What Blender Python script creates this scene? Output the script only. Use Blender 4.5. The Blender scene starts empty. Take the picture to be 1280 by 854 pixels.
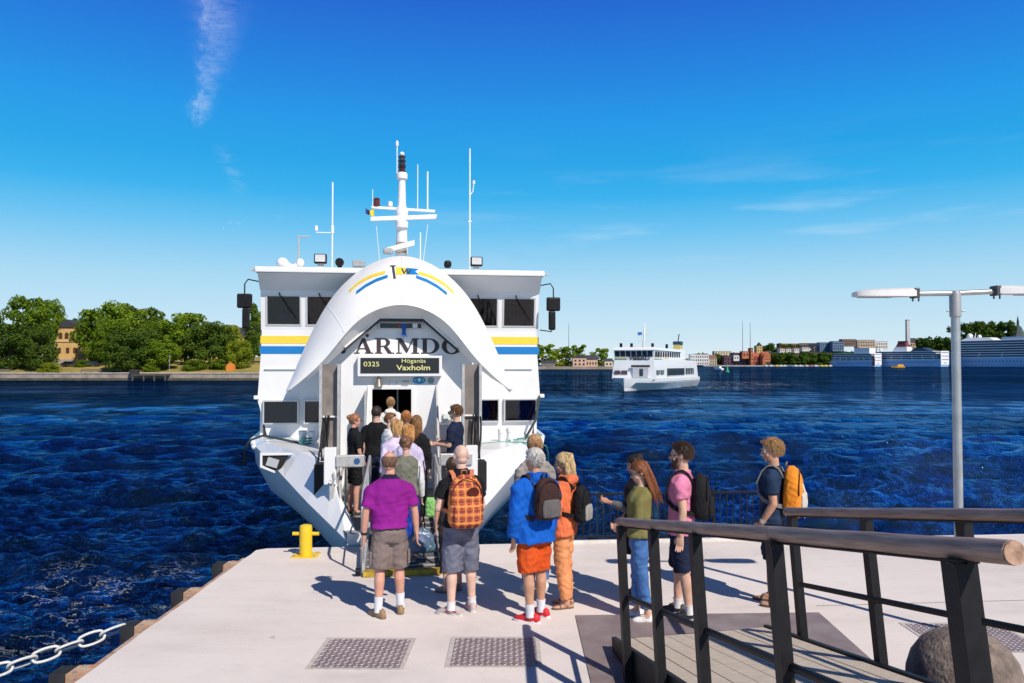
import bpy, bmesh, math, random
import numpy as np
from mathutils import Vector, Matrix, Euler
R = math.radians
random.seed(7)
SC = bpy.context.scene
COL = SC.collection
# ------------------------------------------------------------------ camera
CAM_H = 2.70                      # eye height above the quay (m)
FPX = 995.0                       # focal length expressed for a 1280 px wide frame
HORIZON = 455.5
cd = bpy.data.cameras.new('camera'); cam = bpy.data.objects.new('camera', cd); COL.objects.link(cam)
cd.sensor_width = 36.0; cd.lens = FPX / 1280 * 36.0
cd.clip_start = 0.05; cd.clip_end = 20000
cam.location = (0, 0, CAM_H); cam.rotation_euler = (R(90) + math.atan((HORIZON - 427) / FPX), 0, 0)
SC.camera = cam
# ------------------------------------------------------------------ sky and sun
SUN_AZ = (0.593, -0.805)          # horizontal direction towards the sun (behind right of the viewer)
SUN_EL = R(43)
w = bpy.data.worlds.new('World'); SC.world = w; w.use_nodes = True
nt = w.node_tree; N = nt.nodes; L = nt.links
N.clear()
out = N.new('ShaderNodeOutputWorld'); bg = N.new('ShaderNodeBackground'); bg.inputs[1].default_value = 0.12
sky = N.new('ShaderNodeTexSky'); sky.sky_type = 'NISHITA'; sky.sun_disc = False
sky.sun_elevation = SUN_EL; sky.sun_rotation = math.atan2(SUN_AZ[0], SUN_AZ[1])
sky.altitude = 0; sky.air_density = 1.0; sky.dust_density = 0.25; sky.ozone_density = 3.0
tc = N.new('ShaderNodeTexCoord'); sep = N.new('ShaderNodeSeparateXYZ'); L.new(tc.outputs['Generated'], sep.inputs[0])
# the clear polarised blue of the day: Nishita light graded over the whole dome by height alone
def s(r, g, b):
    f = lambda c: ((c / 255 + .055) / 1.055) ** 2.4 if c > 10 else c / 255 / 12.92
    return (f(r), f(g), f(b))
grade = N.new('ShaderNodeValToRGB'); L.new(sep.outputs[2], grade.inputs[0])
GR = [(0.0, (222, 238, 246)), (.03, (206, 231, 246)), (.105, (168, 217, 244)), (.164, (106, 196, 243)), (.205, (50, 178, 239)), (.245, (29, 165, 234)),
      (.285, (28, 155, 234)), (.345, (28, 132, 226)), (.416, (30, 104, 212)), (.50, (26, 70, 150)), (1.0, (11, 20, 44))]
while len(grade.color_ramp.elements) < len(GR): grade.color_ramp.elements.new(.5)
for e_, (p_, c_) in zip(grade.color_ramp.elements, GR): e_.position = p_; e_.color = (*s(*c_), 1)
SKY_STR = .12
gs = N.new('ShaderNodeVectorMath'); gs.operation = 'SCALE'; gs.inputs['Scale'].default_value = 1 / SKY_STR; L.new(grade.outputs[0], gs.inputs[0])
bg.inputs[1].default_value = SKY_STR
hs = N.new('ShaderNodeMix'); hs.data_type = 'RGBA'; hs.inputs[0].default_value = .94; L.new(sky.outputs[0], hs.inputs[6]); L.new(gs.outputs[0], hs.inputs[7])
# thin high cirrus streaks, painted by direction on the far sky
def vnode(op, a=None, b=None):
    n = N.new('ShaderNodeMath'); n.operation = op
    for i, v in enumerate((a, b)):
        if v is None: continue
        if isinstance(v, (int, float)): n.inputs[i].default_value = v
        else: L.new(v, n.inputs[i])
    return n.outputs[0]
az = vnode('ARCTAN2', sep.outputs[0], sep.outputs[1])          # 0 = straight ahead, + to the right
el = vnode('ARCSINE', sep.outputs[2])
def curve_of(e):                                                # azimuth of the streak as a function of elevation
    t = vnode('SUBTRACT', e, 0.30)
    return vnode('ADD', vnode('MULTIPLY', vnode('MULTIPLY', t, t), -1.6), vnode('ADD', vnode('MULTIPLY', t, 0.22), -0.373))
nz = N.new('ShaderNodeTexNoise'); nz.inputs['Scale'].default_value = 70; nz.inputs['Detail'].default_value = 6
nz.inputs['Roughness'].default_value = .72; L.new(tc.outputs['Generated'], nz.inputs['Vector'])
n2 = N.new('ShaderNodeTexNoise'); n2.inputs['Scale'].default_value = 9; n2.inputs['Detail'].default_value = 4
mpn = N.new('ShaderNodeMapping'); mpn.inputs['Scale'].default_value = (.55, .55, 4.2); mpn.inputs['Rotation'].default_value = (0, R(9), 0); L.new(tc.outputs['Generated'], mpn.inputs[0]); L.new(mpn.outputs[0], n2.inputs['Vector'])
dist = vnode('SUBTRACT', az, curve_of(el))
dist = vnode('ADD', dist, vnode('MULTIPLY', vnode('SUBTRACT', nz.outputs[0], .5), .025))
def band(v, c, wd):
    q = vnode('DIVIDE', vnode('SUBTRACT', v, c), wd); q = vnode('MULTIPLY', q, q)
    return vnode('POWER', 2.718, vnode('MULTIPLY', q, -1.0))
def ramp01(v, a, b):
    m = N.new('ShaderNodeMapRange'); m.interpolation_type = 'SMOOTHSTEP'; L.new(v, m.inputs[0])
    m.inputs[1].default_value = a; m.inputs[2].default_value = b
    return m.outputs[0]
fib = N.new('ShaderNodeTexNoise'); fib.inputs['Scale'].default_value = 34; fib.inputs['Detail'].default_value = 8; fib.inputs['Roughness'].default_value = .68
mpf = N.new('ShaderNodeMapping'); mpf.inputs['Scale'].default_value = (1, 1, 3.2); mpf.inputs['Rotation'].default_value = (0, R(-18), 0); L.new(tc.outputs['Generated'], mpf.inputs[0]); L.new(mpf.outputs[0], fib.inputs['Vector'])
wd_ = vnode('ADD', .006, vnode('MULTIPLY', ramp01(el, .27, .46), .024))
dq = vnode('DIVIDE', vnode('SUBTRACT', dist, vnode('MULTIPLY', wd_, .35)), wd_); dq = vnode('MULTIPLY', dq, dq)
body_ = vnode('MULTIPLY', vnode('POWER', 2.718, vnode('MULTIPLY', dq, -1.1)), ramp01(el, .268, .285))
core = vnode('MULTIPLY', band(dist, -.004, .007), ramp01(el, .270, .285))
streak = vnode('ADD', vnode('MULTIPLY', body_, vnode('MULTIPLY', ramp01(fib.outputs[0], .25, .80), .36)), vnode('MULTIPLY', core, vnode('MULTIPLY', ramp01(nz.outputs[0], .34, .75), .30)))
tail = vnode('MULTIPLY', vnode('MULTIPLY', band(vnode('SUBTRACT', az, vnode('ADD', -.352, vnode('MULTIPLY', vnode('SUBTRACT', .25, el), .45))), 0.0, .009), vnode('MULTIPLY', ramp01(el, .19, .215), vnode('SUBTRACT', 1.0, ramp01(el, .24, .262)))), vnode('MULTIPLY', ramp01(fib.outputs[0], .4, .7), .16))
streak = vnode('ADD', streak, tail)
wisp = vnode('MULTIPLY', vnode('MULTIPLY', ramp01(n2.outputs[0], .50, .74), band(el, .170, .055)), vnode('MULTIPLY', ramp01(az, -.25, .15), .22))
puff = vnode('MULTIPLY', vnode('MULTIPLY', band(el, .160, .012), band(az, -.325, .055)), ramp01(nz.outputs[0], .58, .72))
puff = vnode('MULTIPLY', puff, .5)
tot = vnode('MINIMUM', vnode('ADD', vnode('ADD', vnode('MULTIPLY', streak, .68), wisp), puff), .8)
mixc = N.new('ShaderNodeMix'); mixc.data_type = 'RGBA'
L.new(tot, mixc.inputs[0]); L.new(hs.outputs[2], mixc.inputs[6]); mixc.inputs[7].default_value = (7.5, 8.0, 8.6, 1)
L.new(mixc.outputs[2], bg.inputs[0]); L.new(bg.outputs[0], out.inputs[0])
sd = bpy.data.lights.new('sun', 'SUN'); sun = bpy.data.objects.new('sun', sd); COL.objects.link(sun)
sd.energy = 4.9; sd.angle = R(0.53); sd.color = (1.0, 0.915, 0.81)
sv = Vector((SUN_AZ[0] * math.cos(SUN_EL), SUN_AZ[1] * math.cos(SUN_EL), math.sin(SUN_EL)))
sun.rotation_euler = sv.to_track_quat('Z', 'Y').to_euler(); sun.location = (20, -30, 30)
SC.view_settings.view_transform = 'Standard'; SC.view_settings.look = 'None'
SC.view_settings.exposure = 0.0; SC.view_settings.gamma = 1.0
SC.cycles.max_bounces = 6; SC.cycles.transparent_max_bounces = 8
SC.cycles.use_denoising = True
# ------------------------------------------------------------------ helpers
MATS = {}
def mat(name, col, rough=.5, metal=0.0, var=.0, vscale=6.0, bump=0.0, bscale=30.0, spec=.5, coat=0.0, col2=None, stretch=None, emit=0.0, trans=0.0, detail=4):
    """procedural principled material; colour varied by an object-space noise"""
    if name in MATS: return MATS[name]
    m = bpy.data.materials.new(name); m.use_nodes = True; MATS[name] = m
    t = m.node_tree; b = t.nodes['Principled BSDF']
    b.inputs['Base Color'].default_value = (*col, 1); b.inputs['Roughness'].default_value = rough
    b.inputs['Metallic'].default_value = metal; b.inputs['Specular IOR Level'].default_value = spec
    b.inputs['Coat Weight'].default_value = coat
    if trans: b.inputs['Transmission Weight'].default_value = trans
    if emit:
        b.inputs['Emission Color'].default_value = (*col, 1); b.inputs['Emission Strength'].default_value = emit
    if var > 0 or bump > 0 or col2:
        tcn = t.nodes.new('ShaderNodeTexCoord'); mp = t.nodes.new('ShaderNodeMapping')
        if stretch: mp.inputs['Scale'].default_value = stretch
        t.links.new(tcn.outputs['Object'], mp.inputs[0])
    if var > 0 or col2:
        nz_ = t.nodes.new('ShaderNodeTexNoise'); nz_.inputs['Scale'].default_value = vscale; nz_.inputs['Detail'].default_value = detail
        nz_.inputs['Roughness'].default_value = .6
        t.links.new(mp.outputs[0], nz_.inputs['Vector'])
        rp = t.nodes.new('ShaderNodeValToRGB'); t.links.new(nz_.outputs[0], rp.inputs[0])
        c2 = col2 if col2 else tuple(c * (1 - var) for c in col); c1 = col if col2 else tuple(min(1, c * (1 + var)) for c in col)
        rp.color_ramp.elements[0].position = .33; rp.color_ramp.elements[1].position = .68
        rp.color_ramp.elements[0].color = (*c2, 1); rp.color_ramp.elements[1].color = (*c1, 1)
        t.links.new(rp.outputs[0], b.inputs['Base Color'])
        if emit: t.links.new(rp.outputs[0], b.inputs['Emission Color'])
    if bump > 0:
        nb = t.nodes.new('ShaderNodeTexNoise'); nb.inputs['Scale'].default_value = bscale; nb.inputs['Detail'].default_value = 5
        t.links.new(mp.outputs[0], nb.inputs['Vector'])
        bp = t.nodes.new('ShaderNodeBump'); bp.inputs['Strength'].default_value = bump; bp.inputs['Distance'].default_value = .02
        t.links.new(nb.outputs[0], bp.inputs['Height']); t.links.new(bp.outputs[0], b.inputs['Normal'])
    return m
def tag(o, label=None, cat=None, group=None, kind=None):
    if label: o['label'] = label
    if cat: o['category'] = cat
    if group: o['group'] = group
    if kind: o['kind'] = kind
    return o
def empty(name, loc=(0, 0, 0), rz=0.0, parent=None):
    o = bpy.data.objects.new(name, None); COL.objects.link(o); o.location = loc; o.rotation_euler = (0, 0, rz)
    o.empty_display_size = .2
    if parent: o.parent = parent
    return o
def copy_tree(o, parent=None):
    c = o.copy(); COL.objects.link(c); c.parent = parent
    for ch in list(o.children): copy_tree(ch, c)
    return c
def frame_of(d):
    d = d.normalized(); up = Vector((0, 0, 1)) if abs(d.z) < .95 else Vector((1, 0, 0))
    a = d.cross(up).normalized(); return a, a.cross(d).normalized()
class MB:
    """mesh builder: collects simple solids, each with a material index, into one mesh object"""
    def __init__(self): self.v = []; self.f = []; self.m = []
    def add(self, vs, fs, mi=0):
        k = len(self.v); self.v += [tuple(p) for p in vs]; self.f += [tuple(i + k for i in f) for f in fs]; self.m += [mi] * len(fs); return self
    def box(self, c, size, mi=0, rot=None, taper=1.0, bev=0.0):
        x, y, z = (q / 2 for q in size); t = taper
        if bev <= 0:
            vs = [(-x, -y, -z), (x, -y, -z), (x, y, -z), (-x, y, -z), (-x * t, -y * t, z), (x * t, -y * t, z), (x * t, y * t, z), (-x * t, y * t, z)]
            fs = [(3, 2, 1, 0), (4, 5, 6, 7), (0, 1, 5, 4), (1, 2, 6, 5), (2, 3, 7, 6), (3, 0, 4, 7)]
        else:
            bm = bmesh.new(); bmesh.ops.create_cube(bm, size=1.0, matrix=Matrix.Diagonal((2 * x, 2 * y, 2 * z, 1)))
            bmesh.ops.bevel(bm, geom=bm.edges[:] + bm.verts[:], offset=bev, segments=2, profile=.5, affect='EDGES')
            vs = [v_.co.copy() for v_ in bm.verts]; bm.verts.index_update(); fs = [[v_.index for v_ in f_.verts] for f_ in bm.faces]; bm.free()
        M = rot if rot is not None else Matrix.Identity(3)
        return self.add([Vector(c) + M @ Vector(p) for p in vs], fs, mi)
    def hexa(self, p8, mi=0):
        return self.add(p8, [(3, 2, 1, 0), (4, 5, 6, 7), (0, 1, 5, 4), (1, 2, 6, 5), (2, 3, 7, 6), (3, 0, 4, 7)], mi)
    def loft(self, rings, mi=0, caps=True, closed=False):
        n = len(rings[0]); vs = [p for r_ in rings for p in r_]; fs = []
        m_ = len(rings)
        for i in range(m_ - (0 if closed else 1)):
            for j in range(n):
                a, b = i * n + j, i * n + (j + 1) % n; c, d = ((i + 1) % m_) * n + (j + 1) % n, ((i + 1) % m_) * n + j
                fs.append((a, b, c, d))
        if caps and not closed: fs.append(tuple(range(n))[::-1]); fs.append(tuple((m_ - 1) * n + j for j in range(n)))
        return self.add(vs, fs, mi)
    def tube(self, pts, r, mi=0, n=8, caps=True, closed=False):
        pts = [Vector(p) for p in pts]; rs = r if isinstance(r, (list, tuple)) else [r] * len(pts); rings = []
        pa = None
        for i, p in enumerate(pts):
            if closed: d = pts[(i + 1) % len(pts)] - pts[i - 1]
            else: d = pts[min(i + 1, len(pts) - 1)] - pts[max(i - 1, 0)]
            d.normalize()
            if pa is None: a, b = frame_of(d)
            else: a = (pa - d * pa.dot(d)).normalized(); b = a.cross(d).normalized()
            pa = a
            rings.append([p + (a * math.cos(2 * math.pi * k / n) + b * math.sin(2 * math.pi * k / n)) * rs[i] for k in range(n)])
        return self.loft(rings, mi, caps, closed)
    def lathe(self, prof, c=(0, 0, 0), n=16, mi=0, rot=None):
        M = rot if rot is not None else Matrix.Identity(3); rings = []
        for r_, z in prof: rings.append([Vector(c) + M @ Vector((r_ * math.cos(2 * math.pi * k / n), r_ * math.sin(2 * math.pi * k / n), z)) for k in range(n)])
        return self.loft(rings, mi)
    def ball(self, c, r, mi=0, n=12, m=8, rot=None):
        r3 = r if isinstance(r, (tuple, list)) else (r, r, r); M = rot if rot is not None else Matrix.Identity(3); rings = []
        for i in range(m + 1):
            t = math.pi * (i + .02 if i == 0 else i - .02 if i == m else i) / m
            rings.append([Vector(c) + M @ Vector((r3[0] * math.sin(t) * math.cos(2 * math.pi * k / n), r3[1] * math.sin(t) * math.sin(2 * math.pi * k / n), -r3[2] * math.cos(t))) for k in range(n)])
        return self.loft(rings, mi)
    def prism(self, poly, d0, d1, mi=0, axis='y', M=None):
        """2-D polygon (a,b) extruded; axis y: (a, d, b); z: (a, b, d); x: (d, a, b)"""
        n = len(poly)
        f = {'y': lambda p, d: (p[0], d, p[1]), 'z': lambda p, d: (p[0], p[1], d), 'x': lambda p, d: (d, p[0], p[1])}[axis]
        vs = [Vector(f(p, d0)) for p in poly] + [Vector(f(p, d1)) for p in poly]
        if M is not None: vs = [M @ v_ for v_ in vs]
        fs = [tuple(range(n))[::-1], tuple(range(n, 2 * n))] + [(i, (i + 1) % n, n + (i + 1) % n, n + i) for i in range(n)]
        return self.add(vs, fs, mi)
    def ribbon(self, pts, wid, thick, mi=0, up=(0, 0, 1)):
        """flat strap along a path, width across (tangent x up), thickness along up"""
        pts = [Vector(p) for p in pts]; rings = []
        ups = up if isinstance(up, list) else [Vector(up)] * len(pts)
        for i, p in enumerate(pts):
            d = (pts[min(i + 1, len(pts) - 1)] - pts[max(i - 1, 0)]).normalized(); u = Vector(ups[i]); u = (u - d * u.dot(d)).normalized(); a = d.cross(u)
            rings.append([p - a * wid / 2 - u * thick / 2, p + a * wid / 2 - u * thick / 2, p + a * wid / 2 + u * thick / 2, p - a * wid / 2 + u * thick / 2])
        return self.loft(rings, mi)
    def build(self, name, mats, parent=None, smooth=False, loc=None, fix=True):
        me = bpy.data.meshes.new(name); me.from_pydata(self.v, [], self.f)
        mats = mats if isinstance(mats, (list, tuple)) else [mats]
        for m_ in mats: me.materials.append(m_)
        me.polygons.foreach_set('material_index', self.m)
        if fix:
            bm = bmesh.new(); bm.from_mesh(me); bmesh.ops.recalc_face_normals(bm, faces=bm.faces); bm.to_mesh(me); bm.free()
        if smooth:
            me.polygons.foreach_set('use_smooth', [True] * len(me.polygons))
            if smooth is not True: me.set_sharp_from_angle(angle=R(smooth))
        me.update()
        o = bpy.data.objects.new(name, me); COL.objects.link(o)
        if parent: o.parent = parent
        if loc: o.location = loc
        return o
def mesh_obj(name, me, parent=None):
    o = bpy.data.objects.new(name, me); COL.objects.link(o)
    if parent: o.parent = parent
    return o
def rotz(a): return Matrix.Rotation(a, 3, 'Z')
def text_mesh(txt, size, extrude=.004, align='CENTER', sx=1.0, offset=0.0):
    cu = bpy.data.curves.new('lettering', 'FONT'); cu.body = txt; cu.size = size; cu.extrude = extrude; cu.align_x = align; cu.align_y = 'CENTER'; cu.offset = offset
    o = bpy.data.objects.new('lettering', cu); COL.objects.link(o)
    dg = bpy.context.evaluated_depsgraph_get(); me = bpy.data.meshes.new_from_object(o.evaluated_get(dg)); bpy.data.objects.remove(o)
    me.transform(Matrix.Rotation(R(90), 4, 'X') @ Matrix.Diagonal((sx, 1, 1, 1)))      # upright, facing -Y
    return me
def gxy(px, py, z=0.0):
    """place on the level z seen at a photograph pixel"""
    Y = (CAM_H - z) * FPX / (py - HORIZON); return ((px - 640) / FPX * Y, Y)
def far(px, Y): return (px - 640) / FPX * Y
def zat(py, Y): return CAM_H - (py - HORIZON) / FPX * Y
WATER_Z = -1.30
# ------------------------------------------------------------------ base materials
white_paint = mat('white_paint', (.80, .80, .79), .32, var=.03, vscale=2.0, coat=.15)
ship_white = mat('ship_white', (.78, .78, .785), .30, var=.03, vscale=1.3, coat=.2, bump=.05, bscale=1.6)
def add_streaks(m, strength=.35, tint=(.42, .30, .20)):
    t = m.node_tree; b = t.nodes['Principled BSDF']; src = b.inputs['Base Color'].links[0].from_socket
    tcn = t.nodes.new('ShaderNodeTexCoord'); mp = t.nodes.new('ShaderNodeMapping'); mp.inputs['Scale'].default_value = (7, 7, .45); t.links.new(tcn.outputs['Object'], mp.inputs[0])
    n = t.nodes.new('ShaderNodeTexNoise'); n.inputs['Scale'].default_value = 1.0; n.inputs['Detail'].default_value = 6; n.inputs['Roughness'].default_value = .7; t.links.new(mp.outputs[0], n.inputs['Vector'])
    r_ = t.nodes.new('ShaderNodeMapRange'); t.links.new(n.outputs[0], r_.inputs[0]); r_.inputs[1].default_value = .62; r_.inputs[2].default_value = .80; r_.inputs[4].default_value = strength
    mx = t.nodes.new('ShaderNodeMix'); mx.data_type = 'RGBA'; t.links.new(r_.outputs[0], mx.inputs[0]); t.links.new(src, mx.inputs[6]); mx.inputs[7].default_value = (*tint, 1); t.links.new(mx.outputs[2], b.inputs['Base Color'])
add_streaks(ship_white)
black_steel = mat('black_steel', (.009, .009, .011), .5, var=.3, vscale=14, bump=.05, bscale=60, spec=.22)
galv = mat('galvanised_steel', (.42, .44, .45), .45, metal=.7, var=.12, vscale=8)
concrete = None
# ================================================================== WATER
def build_water():
    rows = [2.0]
    while rows[-1] < 9000:
        r_ = rows[-1]
        rows.append(r_ + max(.066, r_ * r_ / 5600 if r_ < 160 else r_ * r_ / 3500 if r_ < 330 else r_ * .09))
    rows = np.array(rows)
    ang = np.concatenate([np.linspace(-1.35, -.66, 40, endpoint=False), np.arange(-.66, .66, .0024), np.linspace(.66, 1.35, 41)])
    rr, aa = np.meshgrid(rows, ang, indexing='ij')
    X = rr * np.sin(aa); Y = rr * np.cos(aa)
    dr = np.gradient(rows)[:, None]
    rng = np.random.default_rng(3); Z = np.zeros_like(X); DX = np.zeros_like(X); DY = np.zeros_like(X)
    th0 = R(-80)                                           # the wind comes in over the water from ahead, a little from the right
    # slow patches of rougher and calmer water
    patch = .85 + .45 * np.sin(X * .021 + 1.3) * np.sin(Y * .033 + X * .008 + .4) + .15 * np.sin(X * .07 + Y * .05)
    for i in range(110):
        lam = .30 * (8.0 / .30) ** (rng.random() ** 1.25); k = 2 * math.pi / lam; th = th0 + rng.normal(0, .40 if lam < 1.1 else .28)
        amp = .0120 * lam ** .72 * rng.uniform(.5, 1.1)
        if lam > 3: amp *= .7
        ph = rng.random() * 6.283; arg = k * (X * math.cos(th) + Y * math.sin(th)) + ph
        fade = np.clip((lam / np.maximum(dr, rr * .0024) - 1.9) / 1.6, 0, 1)
        Z += amp * np.sin(arg) * fade * patch; q = .45
        DX += q * amp * np.cos(arg) * math.cos(th) * fade; DY += q * amp * np.cos(arg) * math.sin(th) * fade
    X = X + DX; Y = Y + DY
    n, m = X.shape
    co = np.stack([X, Y, Z + WATER_Z], -1).reshape(-1, 3)
    me = bpy.data.meshes.new('water'); nf = (n - 1) * (m - 1)
    idx = np.arange(n * m).reshape(n, m)
    quads = np.stack([idx[:-1, :-1], idx[:-1, 1:], idx[1:, 1:], idx[1:, :-1]], -1).reshape(-1, 4)
    me.vertices.add(n * m); me.vertices.foreach_set('co', co.astype(np.float32).ravel())
    me.loops.add(nf * 4); me.loops.foreach_set('vertex_index', quads[:, ::-1].astype(np.int32).ravel())
    me.polygons.add(nf); me.polygons.foreach_set('loop_start', np.arange(0, nf * 4, 4, dtype=np.int32)); me.polygons.foreach_set('loop_total', np.full(nf, 4, np.int32))
    me.polygons.foreach_set('use_smooth', np.ones(nf, bool)); me.update(); me.validate()
    m_ = bpy.data.materials.new('sea_water'); m_.use_nodes = True; t = m_.node_tree; b = t.nodes['Principled BSDF']
    pass
    g = t.nodes.new('ShaderNodeNewGeometry')
    def noise(scale, det, st=(1, 1, 1), rz=0):
        mp = t.nodes.new('ShaderNodeMapping'); mp.inputs['Scale'].default_value = st; mp.inputs['Rotation'].default_value = (0, 0, rz)
        t.links.new(g.outputs['Position'], mp.inputs[0])
        q = t.nodes.new('ShaderNodeTexNoise'); q.inputs['Scale'].default_value = scale; q.inputs['Detail'].default_value = det; q.inputs['Roughness'].default_value = .62
        t.links.new(mp.outputs[0], q.inputs['Vector']); return q.outputs[0]
    b0 = noise(10.0, 3, (.6, 1, 1), R(-10)); b1 = noise(3.2, 5, (.50, 1, 1), R(10)); b2 = noise(.9, 4, (.42, 1, 1), R(6)); b3 = noise(.16, 3, (.25, 1, 1), R(3))
    def bumpn(h, st, d, prev=None):
        q = t.nodes.new('ShaderNodeBump'); q.inputs['Strength'].default_value = st; q.inputs['Distance'].default_value = d; t.links.new(h, q.inputs['Height'])
        if prev is not None: t.links.new(prev, q.inputs['Normal'])
        return q.outputs[0]
    nrm = bumpn(b3, 1.0, 2.6); nrm = bumpn(b2, 1.0, .7, nrm); nrm = bumpn(b1, 1.0, .24, nrm); nrm = bumpn(b0, 1.0, .05, nrm)
    t.nodes.remove(b)
    dif = t.nodes.new('ShaderNodeBsdfDiffuse'); dif.inputs[0].default_value = (.0008, .0028, .0065, 1)
    glo = t.nodes.new('ShaderNodeBsdfGlossy'); glo.inputs['Color'].default_value = (.21, .46, .74, 1); glo.inputs['Roughness'].default_value = .05
    t.links.new(nrm, glo.inputs['Normal']); t.links.new(nrm, dif.inputs['Normal'])
    fr = t.nodes.new('ShaderNodeFresnel'); fr.inputs['IOR'].default_value = 1.55; t.links.new(nrm, fr.inputs['Normal'])
    ga, gb = noise(.010, 5, (.30, 1, 1), R(4)), noise(.07, 5, (.22, 1, 1), R(3)); gm_ = t.nodes.new('ShaderNodeMath'); gm_.operation = 'ADD'; t.links.new(ga, gm_.inputs[0]); t.links.new(gb, gm_.inputs[1]); gh_ = t.nodes.new('ShaderNodeMath'); gh_.operation = 'MULTIPLY'; gh_.inputs[1].default_value = .5; t.links.new(gm_.outputs[0], gh_.inputs[0]); gust = gh_.outputs[0]; gr_ = t.nodes.new('ShaderNodeMapRange'); gr_.interpolation_type = 'SMOOTHSTEP'; t.links.new(gust, gr_.inputs[0]); gr_.inputs[1].default_value = .42; gr_.inputs[2].default_value = .58; gr_.inputs[3].default_value = .55; gr_.inputs[4].default_value = 1.45
    spw = t.nodes.new('ShaderNodeSeparateXYZ'); t.links.new(g.outputs['Position'], spw.inputs[0])
    shel = t.nodes.new('ShaderNodeMapRange'); shel.interpolation_type = 'SMOOTHSTEP'; t.links.new(spw.outputs[1], shel.inputs[0]); shel.inputs[1].default_value = 45; shel.inputs[2].default_value = 150; shel.inputs[3].default_value = .78; shel.inputs[4].default_value = .30   # open fairway: rougher and darker than the lee of the quay
    cp = t.nodes.new('ShaderNodeMath'); cp.operation = 'MULTIPLY'; t.links.new(gr_.outputs[0], cp.inputs[0]); t.links.new(shel.outputs[0], cp.inputs[1])
    gf = noise(.75, 4, (1, .10, 1)); gfm = t.nodes.new('ShaderNodeMapRange'); t.links.new(gf, gfm.inputs[0]); gfm.inputs[1].default_value = .36; gfm.inputs[2].default_value = .64; gfm.inputs[3].default_value = .35; gfm.inputs[4].default_value = 1.75      # wavelet groups out on the fairway
    fmk = t.nodes.new('ShaderNodeMapRange'); t.links.new(spw.outputs[1], fmk.inputs[0]); fmk.inputs[1].default_value = 60; fmk.inputs[2].default_value = 140
    fmx = t.nodes.new('ShaderNodeMix'); fmx.inputs[2].default_value = 1.0; t.links.new(fmk.outputs[0], fmx.inputs[0]); t.links.new(gfm.outputs[0], fmx.inputs[3])
    cp2 = t.nodes.new('ShaderNodeMath'); cp2.operation = 'MULTIPLY'; t.links.new(cp.outputs[0], cp2.inputs[0]); t.links.new(fmx.outputs[0], cp2.inputs[1]); cp = cp2
    mn = t.nodes.new('ShaderNodeMath'); mn.operation = 'MINIMUM'; t.links.new(cp.outputs[0], mn.inputs[1]); t.links.new(fr.outputs[0], mn.inputs[0])
    b = t.nodes.new('ShaderNodeMixShader'); t.links.new(mn.outputs[0], b.inputs[0]); t.links.new(dif.outputs[0], b.inputs[1]); t.links.new(glo.outputs[0], b.inputs[2])
    # foam: thin torn lines beside the quay, the wake of the second ferry and stray whitecaps
    def math_(op, a_, b_=None):
        q = t.nodes.new('ShaderNodeMath'); q.operation = op
        for i, v_ in enumerate((a_, b_)):
            if v_ is None: continue
            if isinstance(v_, (int, float)): q.inputs[i].default_value = v_
            else: t.links.new(v_, q.inputs[i])
        return q.outputs[0]
    def mr(v_, a_, b_, lo=0., hi=1.):
        q = t.nodes.new('ShaderNodeMapRange'); q.interpolation_type = 'SMOOTHSTEP'; t.links.new(v_, q.inputs[0]); q.inputs[1].default_value = a_; q.inputs[2].default_value = b_
        q.inputs[3].default_value = lo; q.inputs[4].default_value = hi; return q.outputs[0]
    sp = t.nodes.new('ShaderNodeSeparateXYZ'); t.links.new(g.outputs['Position'], sp.inputs[0])
    def blob(cx, cy, rx, ry):
        a_ = math_('DIVIDE', math_('SUBTRACT', sp.outputs[0], cx), rx); b_ = math_('DIVIDE', math_('SUBTRACT', sp.outputs[1], cy), ry)
        return mr(math_('ADD', math_('MULTIPLY', a_, a_), math_('MULTIPLY', b_, b_)), 0., 1., 1., 0.)
    fn = noise(3.2, 7, (.45, 1, 1), R(15)); line = mr(math_('ABSOLUTE', math_('SUBTRACT', fn, .5)), 0., .010, 1., 0.)
    big = noise(.9, 3)
    near = math_('MULTIPLY', math_('MULTIPLY', line, mr(big, .45, .6)), blob(-7.0, 13.6, 4.6, 2.6))
    wn = noise(1.0, 5); wk = math_('MULTIPLY', math_('MAXIMUM', blob(35, 138, 13, 14), blob(47, 168, 16, 26)), mr(wn, .55, .68))
    cap = math_('MULTIPLY', mr(noise(.35, 6, (.35, 1, 1)), .745, .77), mr(sp.outputs[1], 14, 40))
    foam = math_('MINIMUM', math_('ADD', math_('ADD', math_('MULTIPLY', near, .55), math_('MULTIPLY', wk, .7)), math_('MULTIPLY', cap, .6)), .9)
    fs_ = t.nodes.new('ShaderNodeBsdfDiffuse'); fs_.inputs[0].default_value = (.62, .66, .70, 1)
    mx = t.nodes.new('ShaderNodeMixShader'); t.links.new(foam, mx.inputs[0]); t.links.new(b.outputs[0], mx.inputs[1]); t.links.new(fs_.outputs[0], mx.inputs[2])
    t.links.new(mx.outputs[0], t.nodes['Material Output'].inputs[0])
    me.materials.append(m_)
    o = mesh_obj('water', me); tag(o, 'dark blue choppy harbour water', kind='structure'); return o
build_water()
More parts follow.
